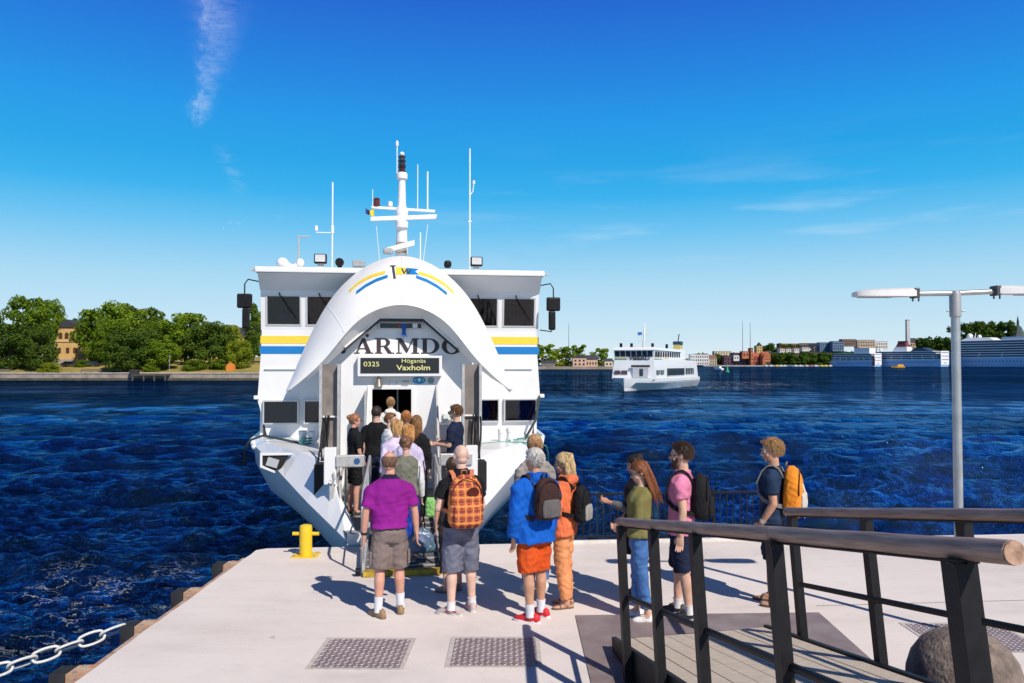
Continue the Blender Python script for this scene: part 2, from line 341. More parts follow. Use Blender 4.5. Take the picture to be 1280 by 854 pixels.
# ================================================================== QUAY
def concrete_mat():
    m = bpy.data.materials.new('quay_concrete'); m.use_nodes = True; t = m.node_tree; b = t.nodes['Principled BSDF']
    b.inputs['Roughness'].default_value = .85; b.inputs['Specular IOR Level'].default_value = .25
    g = t.nodes.new('ShaderNodeNewGeometry')
    def noise(scale, det, rough=.6, st=None):
        q = t.nodes.new('ShaderNodeTexNoise'); q.inputs['Scale'].default_value = scale; q.inputs['Detail'].default_value = det; q.inputs['Roughness'].default_value = rough
        if st:
            mp = t.nodes.new('ShaderNodeMapping'); mp.inputs['Scale'].default_value = st; t.links.new(g.outputs['Position'], mp.inputs[0]); t.links.new(mp.outputs[0], q.inputs['Vector'])
        else: t.links.new(g.outputs['Position'], q.inputs['Vector'])
        return q.outputs[0]
    def ramp(src, e):
        q = t.nodes.new('ShaderNodeValToRGB'); t.links.new(src, q.inputs[0])
        while len(q.color_ramp.elements) < len(e): q.color_ramp.elements.new(.5)
        for el_, (p, c) in zip(q.color_ramp.elements, e): el_.position = p; el_.color = (*c, 1) if not isinstance(c, float) else (c, c, c, 1)
        return q.outputs[0]
    def mul(a, b_):
        q = t.nodes.new('ShaderNodeMix'); q.data_type = 'RGBA'; q.blend_type = 'MULTIPLY'; q.inputs[0].default_value = 1; t.links.new(a, q.inputs[6]); t.links.new(b_, q.inputs[7]); return q.outputs[2]
    c = ramp(noise(.55, 6, .62, (.5, 1, 1)), [(.3, (.66, .595, .56)), (.5, (.73, .665, .63)), (.7, (.77, .705, .67))])
    c = mul(c, ramp(noise(1.6, 4, .7, (.35, 2.4, 1)), [(.30, .92), (.48, 1.0)]))
    c = mul(c, ramp(noise(5.0, 5, .8), [(.26, .80), (.42, 1.0)]))          # blotches
    c = mul(c, ramp(noise(3.1, 2, .5), [(.235, .55), (.265, 1.0)]))           # dark spots, old gum
    c = mul(c, ramp(noise(160, 3, .7), [(.2, .90), (.6, 1.0)]))             # aggregate
    # hairline cracks, broad damp stains and a few rust-brown drips
    vo = t.nodes.new('ShaderNodeTexVoronoi'); vo.feature = 'DISTANCE_TO_EDGE'; vo.inputs['Scale'].default_value = .42
    wn_ = t.nodes.new('ShaderNodeTexNoise'); wn_.inputs['Scale'].default_value = 1.3; wn_.inputs['Detail'].default_value = 6; t.links.new(g.outputs['Position'], wn_.inputs['Vector'])
    va = t.nodes.new('ShaderNodeVectorMath'); va.operation = 'MULTIPLY_ADD'; va.inputs[1].default_value = (1.6, 1.6, 0); t.links.new(wn_.outputs['Color'], va.inputs[0]); t.links.new(g.outputs['Position'], va.inputs[2]); t.links.new(va.outputs[0], vo.inputs['Vector'])
    c = mul(c, ramp(vo.outputs['Distance'], [(.0, .955), (.0025, 1.0)]))
    c = mul(c, ramp(noise(.33, 7, .7), [(.34, .86), (.50, 1.0)]))
    c = mul(c, ramp(noise(.9, 6, .75, (1, .5, 1)), [(.24, (.80, .70, .60)), (.36, (1.0, 1.0, 1.0))]))
    t.links.new(c, b.inputs['Base Color'])
    bp = t.nodes.new('ShaderNodeBump'); bp.inputs['Strength'].default_value = .25; bp.inputs['Distance'].default_value = .01; t.links.new(noise(60, 6, .7), bp.inputs['Height'])
    t.links.new(bp.outputs[0], b.inputs['Normal'])
    return m
concrete = concrete_mat()
QX0 = -3.72
def quay_edge(x): return 11.75 + (x - QX0) * .085        # far edge of the quay as a line, slightly skewed
def build_quay():
    me = MB(); xr = 60.0
    poly = [(QX0, -20), (xr, -20), (xr, quay_edge(xr))]
    # notches / worn spots along the far edge and rounded corner
    xs = [x for x in np.linspace(40, QX0 + .12, 60)]
    for x in xs: poly.append((x, quay_edge(x) + random.uniform(-.008, .008)))
    poly.append((QX0, quay_edge(QX0) - .1))
    for y in np.linspace(11.4, 2, 30): poly.append((QX0 + random.uniform(-.012, .012), y))
    top = [Vector((x, y, 0)) for x, y in poly]
    n = len(top); inset = []
    # small chamfer ring: outer ring lower
    mid = [Vector((x + (-.03 if x < QX0 + .2 else 0), y + (.03 if y > 10 else 0), -.035)) for x, y in poly]
    bot = [Vector((p.x, p.y, -2.6)) for p in mid]
    me.add(top + mid + bot, [tuple(range(n))] + [(i, (i + 1) % n, n + (i + 1) % n, n + i) for i in range(n)] + [(n + i, n + (i + 1) % n, 2 * n + (i + 1) % n, 2 * n + i) for i in range(n)])
    o = me.build('pier', concrete); tag(o, 'pale concrete pier deck', kind='structure')
    lip = mat('steel_edge_rusty', (.30, .12, .05), .8, var=.5, vscale=14, col2=(.46, .40, .35), bump=.3, bscale=40)
    e = MB(); e.box((QX0 - .055, 5, -.062), (.05, 12.6, .07)); q = e.build('edge_beam', lip, o); q['label'] = 'rusty steel strip along the left pier edge'
build_quay()
pier = bpy.data.objects['pier']
# expansion joints (thin recessed dark strips laid on the sheet)
joint_m = mat('joint_filler', (.30, .27, .25), .95, var=.3, vscale=30)
for i, (p0, p1, wd) in enumerate([((-3.70, 6.62), (.60, 6.68), .012), ((3.4, 8.98), (20, 10.4), .014)]):
    a, b = Vector((*p0, .003)), Vector((*p1, .003)); d = (b - a).normalized(); nrm = Vector((-d.y, d.x, 0)) * wd / 2
    mb = MB(); mb.add([a - nrm, b - nrm, b + nrm, a + nrm], [(0, 1, 2, 3)]); mb.build('expansion_joint', joint_m, pier)
# fenders and their pale timber pads along the left edge
rubber = mat('fender_rubber', (.016, .016, .018), .7, var=.3, vscale=12, bump=.2, bscale=25)
pad_m = mat('fender_pad_timber', (.52, .40, .28), .8, var=.35, vscale=9, col2=(.45, .20, .09), stretch=(1, 1, 4), bump=.3, bscale=20)
for i, (y, lab) in enumerate([(7.15, 'black rubber fender nearest the viewer on the left pier edge'), (8.42, 'black rubber fender where the white chain is fixed'),
                             (9.65, 'black rubber fender third along the left pier edge'), (10.95, 'smallest looking black fender near the far left pier corner')]):
    t = empty('fender', (QX0 - .03, y, 0)); tag(t, lab, 'fender', 'fenders along the left pier edge')
    m_ = MB(); m_.box((-.235, 0, -.56), (.15, .22, 1.1), bev=.015); m_.build('rubber_block', rubber, t, smooth=40)
    m_ = MB(); m_.prism([(-.155, -.11), (.02, -.13), (.03, .13), (-.155, .11)], -.9, -.012, axis='z'); m_.build('timber_pad', pad_m, t)
    for k in (-.08, .08): MB().lathe([(.0, -.002), (.018, -.002), (.018, .012), (.0, .013)], (-.09, k, -.012), 8).build('bolt', galv, t)
# white mooring chain hanging from the second fender out to the left
def chain_links(path_fn, n, link_l, wire, name, material, parent, wid=.5):
    mb = MB(); hl, hw = link_l / 2 - wire, link_l * wid / 2 - wire
    loop = []
    for k in range(20):
        a = 2 * math.pi * k / 20; x = max(-1, min(1, 1.6 * math.cos(a))); loop.append(Vector(((hl - hw) * x + hw * math.cos(a), hw * math.sin(a), 0)))
    mb.tube(loop, wire, n=8, closed=True); me = mb.build(name, material, parent, smooth=True); first = me
    for i in range(n):
        o = first if i == 0 else mesh_obj(name, first.data, parent)
        p, d = path_fn(i); a, b = frame_of(d); rot = Matrix((d.normalized(), a, b)).transposed()
        o.matrix_local = Matrix.Translation(p) @ (rot @ Matrix.Rotation(R(45 if i % 2 else -45) + random.uniform(-.12, .12), 3, 'X')).to_4x4()
chain_m = mat('white_chain_paint', (.60, .60, .58), .45, var=.12, vscale=20, bump=.1)
ch = empty('mooring_chain', (QX0 - .34, 8.42, -.06)); tag(ch, 'heavy white chain hanging from the pier fender towards the left edge', 'chain')
CH0, CH1 = Vector((0, -.02, .02)), Vector((-1.75, -1.75, -.20))
def chp(t): q = CH0.lerp(CH1, t); q.z -= .05 * (1 - (2 * t - 1) ** 2); return q
NCH = 12
chain_links(lambda i: (chp((i + .5) / NCH), chp((i + 1) / NCH) - chp(i / NCH)), NCH, (CH1 - CH0).length / NCH * 1.34, .0145, 'chain_link', chain_m, ch, .55)
# yellow mooring bollard
yel = mat('yellow_paint', (.80, .56, .02), .42, var=.10, vscale=9, col2=(.72, .46, .02), bump=.06)
bx, by = gxy(384, 693)
t = empty('mooring_bollard', (bx, by, 0)); tag(t, 'bright yellow cross bollard at the far left pier corner', 'bollard')
m_ = MB(); m_.lathe([(0, .012), (.088, .012), (.088, .40), (.080, .425), (.05, .437), (0, .44)], n=20); m_.build('post', yel, t, smooth=35)
m_ = MB(); m_.tube([(-.185, 0, .31), (.185, 0, .31)], .026, n=12); m_.build('cross_bar', yel, t, smooth=35)
m_ = MB(); m_.box((0, 0, .008), (.36, .30, .016), bev=.004); m_.build('base_plate', yel, t)
for k in ((-.14, -.11), (.14, -.11), (-.14, .11), (.14, .11)):
    m_ = MB(); m_.lathe([(.0, .016), (.018, .016), (.016, .03), (0, .031)], (k[0], k[1], 0), 6); m_.build('bolt', galv, t)
# steel hatches with raised tread pattern
def hatch_mat():
    return mat('tread_plate_steel', (.27, .22, .23), .6, metal=.15, var=.25, vscale=5, bump=.05, bscale=50, col2=(.20, .155, .165))
def hatch(cx, cy, wx, wy, rz, label):
    t = empty('access_hatch', (cx, cy, 0), rz); tag(t, label, 'hatch', 'steel hatches in the pier deck')
    f = MB()
    for (x0, x1, y0, y1) in ((-wx / 2 - .04, wx / 2 + .04, -wy / 2 - .04, -wy / 2), (-wx / 2 - .04, wx / 2 + .04, wy / 2, wy / 2 + .04), (-wx / 2 - .04, -wx / 2, -wy / 2, wy / 2), (wx / 2, wx / 2 + .04, -wy / 2, wy / 2)):
        f.box(((x0 + x1) / 2, (y0 + y1) / 2, .002), (x1 - x0, y1 - y0, .008))
    f.build('frame', mat('hatch_frame_concrete', (.50, .46, .43), .9, var=.15, vscale=12, bump=.2), t)
    p = MB(); p.box((0, 0, .001), (wx - .012, wy - .012, .010)); p.build('plate', hatch_mat(), t)
    b = MB(); st = .052; i = 0
    nx, ny = int(wx / st), int(wy / st)
    for ix in range(nx):
        for iy in range(ny):
            x = -wx / 2 + (ix + .5) * wx / nx; y = -wy / 2 + (iy + .5) * wy / ny; a = R(45) if (ix + iy) % 2 else R(-45)
            l, w_ = .026, .0105; c, s_ = math.cos(a), math.sin(a)
            q = [(l, 0), (0, w_), (-l, 0), (0, -w_)]
            q = [(x + u * c - v * s_, y + u * s_ + v * c) for u, v in q]
            k = [Vector((u, v, .006)) for u, v in q] + [Vector((x + (u - x) * .55, y + (v - y) * .55, .0105)) for u, v in q]
            b.add(k, [(4, 5, 6, 7), (0, 1, 5, 4), (1, 2, 6, 5), (2, 3, 7, 6), (3, 0, 4, 7)])
    o = b.build('tread_pattern', mat('tread_worn_steel', (.47, .41, .41), .55, metal=.15, var=.2, vscale=6), t, fix=False); o['kind'] = 'stuff'
    return t
hatch(-1.39, 7.52, .80, .74, R(-1), 'square tread plate hatch left of the other, in front of the purple shirt man')
hatch(-.165, 7.56, .79, .72, R(0), 'square tread plate hatch in front of the man with the plaid backpack')
hatch(4.55, 7.95, .95, .80, R(0), 'tread plate hatch beyond the round concrete bollard')
# ================================================================== GANGWAY (wooden ramp with rails, right foreground)
RA = Vector((.99, 7.17, 1.29)); RD = Vector((.1208, -.9777, .1725)).normalized(); RS = Vector((.9925, .1216, 0)); RN = RS.cross(RD).normalized()
if RN.z < 0: RN = -RN
GW = 1.535; GL = 8.2
gw = empty('gangway', (RA.x, RA.y, 0)); tag(gw, 'sloping timber gangway with black steel posts and wooden handrails in the right foreground', 'gangway')
def gp(sx, t, h):                                     # across, along (up the slope), above the deck; relative to the empty
    return RA + Vector((0, 0, .055 * max(0, sx) / 1.535)) + RS * sx + RD * t + RN * (h - 1.09) - Vector((RA.x, RA.y, 0))
def rail_wood():
    m = mat('handrail_wood', (.33, .225, .185), .5, var=.25, vscale=6, col2=(.15, .09, .072), stretch=(9, .6, 9), bump=.16, bscale=10, detail=9); return m
GM = Matrix((RS, -RD, RN)).transposed()
def align(o):                                         # give the piece axes along the slope so that its grain runs with it
    o.data.transform(GM.inverted().to_4x4()); o.matrix_local = GM.to_4x4(); return o
plank_m = mat('bleached_deck_plank', (.66, .57, .47), .8, var=.2, vscale=4, col2=(.50, .42, .33), stretch=(2.5, 14, 2), bump=.35, bscale=16)
for k in range(9):                                    # lengthwise deck boards
    w_ = (GW - .08) / 9; x0 = .04 + k * w_ + .005; x1 = x0 + w_ - .010; m_ = MB(); dz = random.uniform(-.003, .003)
    q = [gp(x0, -.58, dz - .045), gp(x1, -.58, dz - .045), gp(x1, GL, dz - .045), gp(x0, GL, dz - .045), gp(x0, -.58, dz), gp(x1, -.58, dz), gp(x1, GL, dz), gp(x0, GL, dz)]
    m_.hexa(q); align(m_.build('deck_plank', plank_m, gw))
for sx in (.018, GW - .018):                         # side beams
    m_ = MB(); x0, x1 = sx - .02, sx + .02
    m_.hexa([gp(x0, -.60, -.30), gp(x1, -.60, -.30), gp(x1, GL, -.34), gp(x0, GL, -.34), gp(x0, -.60, .022), gp(x1, -.60, .022), gp(x1, GL, .022), gp(x0, GL, .022)])
    m_.build('side_beam', black_steel, gw)
m_ = MB(); m_.hexa([gp(.04, -.62, -.25), gp(GW - .04, -.62, -.25), gp(GW - .04, -.585, -.25), gp(.04, -.585, -.25), gp(.04, -.62, -.004), gp(GW - .04, -.62, -.004), gp(GW - .04, -.585, -.004), gp(.04, -.585, -.004)])
m_.build('end_beam', black_steel, gw)
def gpost(sx, t, wd=.032, wl=.08):
    m_ = MB(); q = []
    for h in (-.28, 1.058):
        for (a, b) in ((-wd, -wl / 2), (wd, -wl / 2), (wd, wl / 2), (-wd, wl / 2)): q.append(gp(sx + a / 1.0, t + b, h))
    m_.hexa(q); m_.box(gp(sx, t, 1.045), (.066, .09, .012)); m_.build('post', black_steel, gw)
for t_ in (.10, 1.07, 2.0, 3.165, 4.56, 5.9): gpost(-.045, t_)
for t_ in (.03, 1.25, 2.36, 3.6, 5.0): gpost(GW + .045, t_)
for sx, r_, off in ((-.02, .039, 0), (GW + .02, .039, 0)):
    segs = [(-.02, 3.12), (3.125, 4.80)] if sx < 0 else [(-.02, 4.2), (4.205, GL)]
    for (a, b) in segs:
        m_ = MB(); k = 9; pts = [gp(sx, a + (b - a) * i / k, 1.09 + .0015 * math.sin(i * 1.7)) for i in range(k + 1)]
        rs = [r_] * (k + 1)
        if a < 0: pts.insert(0, gp(sx, a - .035, 1.09)); rs.insert(0, r_ * .6); rs[1] = r_ * .97
        m_.tube(pts, rs, n=16); align(m_.build('handrail', rail_wood(), gw, smooth=50))
    m_ = MB(); m_.tube([gp(sx, .12, .46), gp(sx, 5.6, .46)], .022, n=10); m_.build('mid_rail', black_steel, gw, smooth=50)
    m_ = MB(); m_.box(gp(sx, 2.36, 1.048), (.045, 4.5, .008), rot=Matrix((RS, -RD, RN)).transposed()); m_.build('rail_bracket', black_steel, gw)
endgrain = mat('cut_wood_end', (.36, .22, .15), .7, var=.4, vscale=30)
m_ = MB(); m_.tube([gp(-.02, 4.80, 1.09), gp(-.02, 4.806, 1.09)], .0375, n=16); m_.build('handrail_end', endgrain, gw)
# short chain hung on the nearest post
sch = empty('hook_chain', (0, 0, 0)); tag(sch, 'short shiny steel chain hanging on the nearest gangway post', 'chain')
pst = gp(-.045, 4.56, .62) + Vector((RA.x, RA.y, 0)) + Vector((-.005, -.065, 0)); sch.location = pst
def scp(t): return Vector((.015 + .13 * t, -.02 - .02 * t, -.34 * t + .06 * t * (1 - t)))
chain_links(lambda i: (scp((i + .5) / 9), scp((i + 1) / 9) - scp(i / 9)), 9, .055, .0045, 'chain_link', mat('bright_steel', (.75, .75, .76), .18, metal=1.0), sch, .6)
# steel landing plate under the foot of the gangway
plate_m = mat('landing_plate_steel', (.21, .155, .15), .6, metal=.15, var=.3, vscale=3, col2=(.30, .25, .24), bump=.12, bscale=40)
t = tag(MB().prism([(.66, 5.2), (3.20, 5.2), (3.33, 8.72), (.68, 8.62)], .002, .010, axis='z').build('landing_plate', plate_m), 'flat rust brown steel plate on the pier at the foot of the gangway', 'steel plate')
# round concrete mooring ball
ball_m = mat('weathered_concrete_ball', (.29, .225, .185), .9, var=.4, vscale=7, col2=(.11, .085, .075), bump=.9, bscale=28)
t = tag(MB().lathe([(0, -.005), (.30, -.005), (.345, .07), (.385, .17), (.40, .29), (.395, .39), (.36, .51), (.30, .60), (.22, .665), (.12, .705), (.03, .715), (0, .715)], (3.38, 6.02, 0), 32).build('concrete_bollard', ball_m, smooth=60),
        'large round weathered concrete bollard beside the gangway', 'bollard')
# black picket fence on the far pier edge
fx0, fx1 = .95, 4.15
fn = empty('picket_fence', ((fx0 + fx1) / 2, quay_edge(2.5) - .08, 0)); tag(fn, 'low black steel picket fence along the far pier edge', 'fence')
fn.rotation_euler.z = math.atan(.085)
fl = (fx1 - fx0) / 2 + .05
for z in (.10, .74):
    m_ = MB(); m_.box((0, 0, z), (2 * fl, .035, .03)); m_.build('rail', black_steel, fn)
pk = MB(); pk.box((0, 0, .44), (.013, .013, .64)); pk0 = pk.build('picket', black_steel, fn); npk = 31
for i in range(npk):
    o = pk0 if i == 0 else mesh_obj('picket', pk0.data, fn); o.location = (-fl + .06 + (2 * fl - .12) * i / (npk - 1), 0, 0)
for x in (-fl, -fl / 3, fl / 3, fl):
    m_ = MB(); m_.box((x, .05, .39), (.05, .05, .78), bev=.006); m_.build('post', black_steel, fn)
# white toe line on the far edge
m_ = MB(); m_.prism([(.6, quay_edge(.6) - .10), (5.2, quay_edge(5.2) - .10), (5.2, quay_edge(5.2) - .03), (.6, quay_edge(.6) - .03)], .002, .05, axis='z')
m_.build('toe_kerb', mat('toe_kerb_concrete', (.66, .64, .60), .8, var=.15, vscale=8), pier)
# ================================================================== LAMP
lx_, ly_ = far(1195, 8.05), 8.05
lp = empty('street_lamp', (lx_, ly_, 0)); tag(lp, 'grey steel lamp post with two flat white lamp heads at the right', 'street lamp')
m_ = MB(); m_.lathe([(0, .0), (.043, 0), (.043, 3.38), (.0, 3.38)], n=20); m_.build('post', galv, lp, smooth=40)
m_ = MB(); m_.lathe([(.050, 3.18), (.055, 3.185), (.055, 3.41), (.046, 3.44), (0, 3.445)], n=20); m_.tube([(-.066, 0, 3.24), (-.085, 0, 3.24)], .01, n=6); m_.tube([(.066, 0, 3.24), (.10, 0, 3.24)], .008, n=6); m_.build('collar', mat('grey_cast_metal', (.36, .36, .37), .55, metal=.4, var=.1), lp, smooth=40)
m_ = MB(); m_.tube([(-.42, 0, 3.415), (0, 0, 3.42), (.44, 0, 3.44)], .027, n=14); m_.build('cross_arm', galv, lp, smooth=40)
lamp_w = mat('lamp_head_plastic', (.72, .71, .70), .4, var=.05, vscale=8)
lamp_d = mat('lamp_clamp_dark', (.06, .06, .065), .5)
lens = mat('lamp_lens', (.55, .56, .55), .25)
for sg in (-1, 1):
    zc = 3.42 if sg < 0 else 3.445
    h = MB(); rings = []
    for (x, hw, zt, zb) in ((.39, .055, .040, -.030), (.45, .075, .050, -.035), (.62, .105, .047, -.036), (.86, .115, .036, -.036), (.985, .10, .026, -.034), (1.02, .07, .010, -.030)):
        rings.append([(sg * x, -hw, zc + zb), (sg * x, -hw, zc + zt * .5), (sg * x, -hw * .6, zc + zt), (sg * x, hw * .6, zc + zt), (sg * x, hw, zc + zt * .5), (sg * x, hw, zc + zb)])
    h.loft(rings); hd = h.build('lamp_head', lamp_w, lp, smooth=35)
    m_ = MB(); m_.box((sg * .80, 0, zc - .038), (.34, .15, .012), bev=.003); m_.build('lens', lens, hd)
    m_ = MB(); m_.box((sg * .41, 0, zc), (.05, .13, .10), bev=.008); m_.build('clamp', lamp_d, lp)
    for dx in (.38, .44):
        m_ = MB(); m_.tube([(sg * dx, -.02, zc - .04), (sg * dx, -.02, zc - .085)], .008, n=6); m_.build('clamp_bolt', lamp_d, lp)
# ================================================================== FERRY AT THE PIER (bow towards the viewer)
FA = math.atan(141 / 995)                    # heading: the hull lies on a line through the viewer
FO = 14.0
ferry = empty('ferry', (-FO * math.sin(FA) + .05 * math.cos(FA), FO * math.cos(FA), WATER_Z), FA)
tag(ferry, 'large white passenger ferry with its bow visor raised, boarding at the pier', 'ferry')
def fb(mb, name, mats, parent=None, smooth=False, label=None):
    """link a ferry part; coordinates are (across, distance from viewer, height above quay)"""
    top = parent is None
    o = mb.build(name, mats, ferry if top else parent, smooth)
    if top: o.location = (0, -FO, -WATER_Z)
    if label: o['label'] = label
    return o
grey_ship = mat('ship_grey_paint', (.34, .35, .36), .5, var=.12, vscale=6)
dark_gap = mat('dark_gasket', (.035, .033, .034), .6, var=.2)
deck_grey = mat('nonskid_deck', (.26, .27, .28), .85, var=.2, vscale=6, bump=.3, bscale=90)
stripe_y = mat('stripe_yellow', (.86, .62, .05), .4, var=.05)
stripe_b = mat('stripe_blue', (.008, .19, .52), .4, var=.05)
glass_d = mat('dark_window_glass', (.004, .007, .018), .06, spec=.5)
frame_m = mat('window_frame_alu', (.60, .60, .61), .35, metal=.4)
soft_grey = mat('worn_metal_and_shade_grey', (.48, .48, .48), .5, metal=.3, var=.15, vscale=10)  # worn metal parts; also the painted shade of the right wing plate
def clear_glass():
    if 'clear_glass' in MATS: return MATS['clear_glass']
    m = bpy.data.materials.new('clear_glass'); m.use_nodes = True; MATS['clear_glass'] = m; t = m.node_tree; t.nodes.clear()
    o_ = t.nodes.new('ShaderNodeOutputMaterial'); a = t.nodes.new('ShaderNodeBsdfTransparent'); a.inputs[0].default_value = (.55, .60, .66, 1)
    g = t.nodes.new('ShaderNodeBsdfGlossy'); g.inputs['Roughness'].default_value = .03; fr = t.nodes.new('ShaderNodeFresnel'); fr.inputs['IOR'].default_value = 1.5
    mx = t.nodes.new('ShaderNodeMixShader'); t.links.new(fr.outputs[0], mx.inputs[0]); t.links.new(a.outputs[0], mx.inputs[1]); t.links.new(g.outputs[0], mx.inputs[2]); t.links.new(mx.outputs[0], o_.inputs[0]); return m
# ---- hull
HS = [(12.35, [(.82, .03), (.74, -.22), (.58, -.55), (.36, -1.0), (.20, -1.5)]),
      (12.9, [(1.14, .20), (1.02, -.12), (.80, -.5), (.50, -1.0), (.28, -1.5)]),
      (13.6, [(1.55, .42), (1.40, .05), (1.08, -.4), (.66, -1.0), (.38, -1.5)]),
      (14.6, [(2.06, .70), (1.88, .25), (1.48, -.25), (.88, -.95), (.50, -1.5)]),
      (15.6, [(2.52, .93), (2.36, .42), (1.92, -.12), (1.10, -.92), (.62, -1.5)]),
      (16.6, [(2.90, 1.06), (2.78, .55), (2.36, -.02), (1.30, -.92), (.75, -1.5)]),
      (17.5, [(3.10, 1.13), (3.04, .62), (2.72, .02), (1.60, -.85), (.95, -1.5)]),
      (20.0, [(3.25, 1.15), (3.22, .6), (3.05, -.05), (2.3, -.85), (1.6, -1.5)]),
      (26.0, [(3.30, 1.15), (3.30, .6), (3.25, -.1), (2.9, -.9), (2.4, -1.5)]),
      (48.0, [(3.20, 1.15), (3.20, .6), (3.15, -.1), (2.9, -.9), (2.6, -1.5)])]
h = MB(); rings = []
for ly, sec in HS:
    rings.append([(-x, ly, z) for x, z in sec] + [(x, ly, z) for x, z in reversed(sec)])
nn = len(rings[0])
h.add([p for r_ in rings for p in r_], [(i * nn + j, i * nn + j + 1, (i + 1) * nn + j + 1, (i + 1) * nn + j) for i in range(len(rings) - 1) for j in range(nn - 1)] + [tuple(range(nn))] + [tuple(range((len(rings) - 1) * nn, len(rings) * nn))])
hull = fb(h, 'hull', ship_white, smooth=28)
for sg in (-1, 1):
    st2 = MB(); st2.tube([(sg * (sec[0][0] + .02), ly, sec[0][1] - .03) for ly, sec in HS[5:]], .05, n=8); st2.build('rubbing_strake', ship_white, hull, smooth=True)
    st2 = MB(); st2.ribbon([(sg * (sec[3][0] * .45 + sec[2][0] * .55 + .012), ly, sec[3][1] * .45 + sec[2][1] * .55) for ly, sec in HS[5:8]], .16, .012, up=[Vector((sg, -.3, -.6))] * 3); st2.build('dark_strake', mat('hull_line_dark', (.03, .035, .05), .5), hull)
# ---- steep bow flange that the visor closes on, bevel, side decks and well walls
for sg in (-1, 1):
    E = [(sec[0][0], ly, sec[0][1]) for ly, sec in HS[:7]]            # hull edge from the bow aft
    T = [(.74, 12.50, .12), (1.0, 13.1, .52), (1.26, 13.9, 1.02), (1.80, 14.75, 1.12), (2.22, 15.5, 1.13), (2.66, 16.4, 1.14), (2.95, 17.55, 1.16)]   # knuckle above it
    I_ = [(.68, 12.52, .12), (.95, 13.12, .52), (1.22, 13.92, 1.06), (1.22, 14.8, 1.115), (1.22, 15.5, 1.13), (1.22, 16.4, 1.14), (1.22, 17.55, 1.16)]
    F_ = [(x, y, .05) for x, y, z in I_]
    def strip(A_, B_, name, m):
        n = len(A_); return fb(MB().add([(sg * x, y, z) for x, y, z in A_] + [(sg * x, y, z) for x, y, z in B_], [(i, i + 1, n + i + 1, n + i) for i in range(n - 1)]), name, m)
    strip(E, T, 'bow_flange', ship_white); strip(T, I_, 'side_deck', ship_white); strip(I_, F_, 'well_wall', ship_white)
m_ = MB(); m_.prism([(-.80, 12.30), (.80, 12.30), (1.27, 13.6), (1.27, 16.5), (-1.27, 16.5), (-1.27, 13.6)], -.02, .15, axis='z'); fb(m_, 'well_deck', deck_grey)
for (y0, y1, lab) in ((12.30, 12.36, 'bow lip'),):
    m_ = MB(); m_.box((0, 12.27, .07), (1.62, .06, .16)); fb(m_, 'bow_lip', ship_white)
# deck boxes, lockers in the well
for sg in (-1, 1):
    m_ = MB(); m_.box((sg * 1.36, 13.80, .72), (.16, .42, .62)); sl = fb(m_, 'locking_slot', mat('slot_black', (.008, .008, .008), .7))
    for k in range(4): fb(MB().tube([(sg * (1.30 + .03 * k) + .03 * math.sin(z * 5 + k * 2), 14.1 + .5 * (z - 1.1), z) for z in np.linspace(1.0, 1.75, 7)], .017, n=6), 'slot_hose', black_steel, smooth=True)
# ---- visor guide posts
for sg in (-1, 1):
    p = MB(); x0 = sg * 1.33
    p.box((x0, 15.36, 1.40), (.30, .03, 2.60)); po = fb(p, 'guide_post', mat('guide_web_brown', (.20, .175, .16), .6, var=.2, vscale=5))
    for dx, wd, mt in ((-.165, .05, soft_grey), (.165, .05, soft_grey)):
        q = MB(); q.box((x0 + dx, 15.28, 1.40), (wd, .20, 2.60)); q.build('guide_flange', mt, po)
    q = MB(); q.box((x0, 15.33, 1.72), (.26, .10, .03)); q.build('cross_web', ship_white, po)
    q = MB(); q.box((x0, 15.30, .42), (.26, .10, .60)); q.build('post_foot', soft_grey, po)
    for k in range(3):                                # hydraulic hoses along the posts
        pts = [(x0 + sg * (.02 + .03 * k) + .02 * math.sin(z * 4 + k), 15.22 - .02 * k, z) for z in np.linspace(.5, 1.75, 9)]
        q = MB(); q.tube(pts, .016, n=6); q.build('hydraulic_hose', black_steel, po, smooth=True)
# ---- door wall
DW = 16.5; dth = .07
wall = empty('door_wall', (0, -FO, -WATER_Z), parent=ferry)
def wallp(poly, name='wall_plate', m=ship_white): return MB().prism(poly, DW, DW + dth, axis='y').build(name, m, wall)
dx0, dx1, dzt = -.60, .21, 2.20
wallp([(-1.45, .10), (dx0, .10), (dx0, 3.7), (-1.2, 3.7), (-1.45, 3.3)]); wallp([(dx1, .10), (1.45, .10), (1.45, 3.3), (1.2, 3.7), (dx1, 3.7)]); wallp([(dx0, dzt), (dx1, dzt), (dx1, 3.7), (dx0, 3.7)])
fr = MB()
for (x0, x1, z0, z1) in ((dx0 - .05, dx0 + .01, .12, dzt + .05), (dx1 - .01, dx1 + .05, .12, dzt + .05), (dx0 + .01, dx1 - .01, dzt - .01, dzt + .05)): fr.box(((x0 + x1) / 2, DW - .015, (z0 + z1) / 2), (x1 - x0, .06, z1 - z0))
fr.build('door_frame', ship_white, wall)
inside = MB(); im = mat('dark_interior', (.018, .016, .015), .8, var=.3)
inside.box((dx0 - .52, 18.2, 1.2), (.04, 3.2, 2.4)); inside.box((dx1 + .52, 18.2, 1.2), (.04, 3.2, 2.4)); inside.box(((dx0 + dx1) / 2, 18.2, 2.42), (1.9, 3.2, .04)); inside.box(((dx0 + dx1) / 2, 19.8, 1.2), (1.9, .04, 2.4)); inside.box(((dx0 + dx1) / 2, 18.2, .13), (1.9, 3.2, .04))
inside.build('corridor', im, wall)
lf = MB(); lf.box((dx0 + .52, 17.2, 1.15), (.03, .05, 2.1)); lf.build('inner_door_edge', soft_grey, wall)
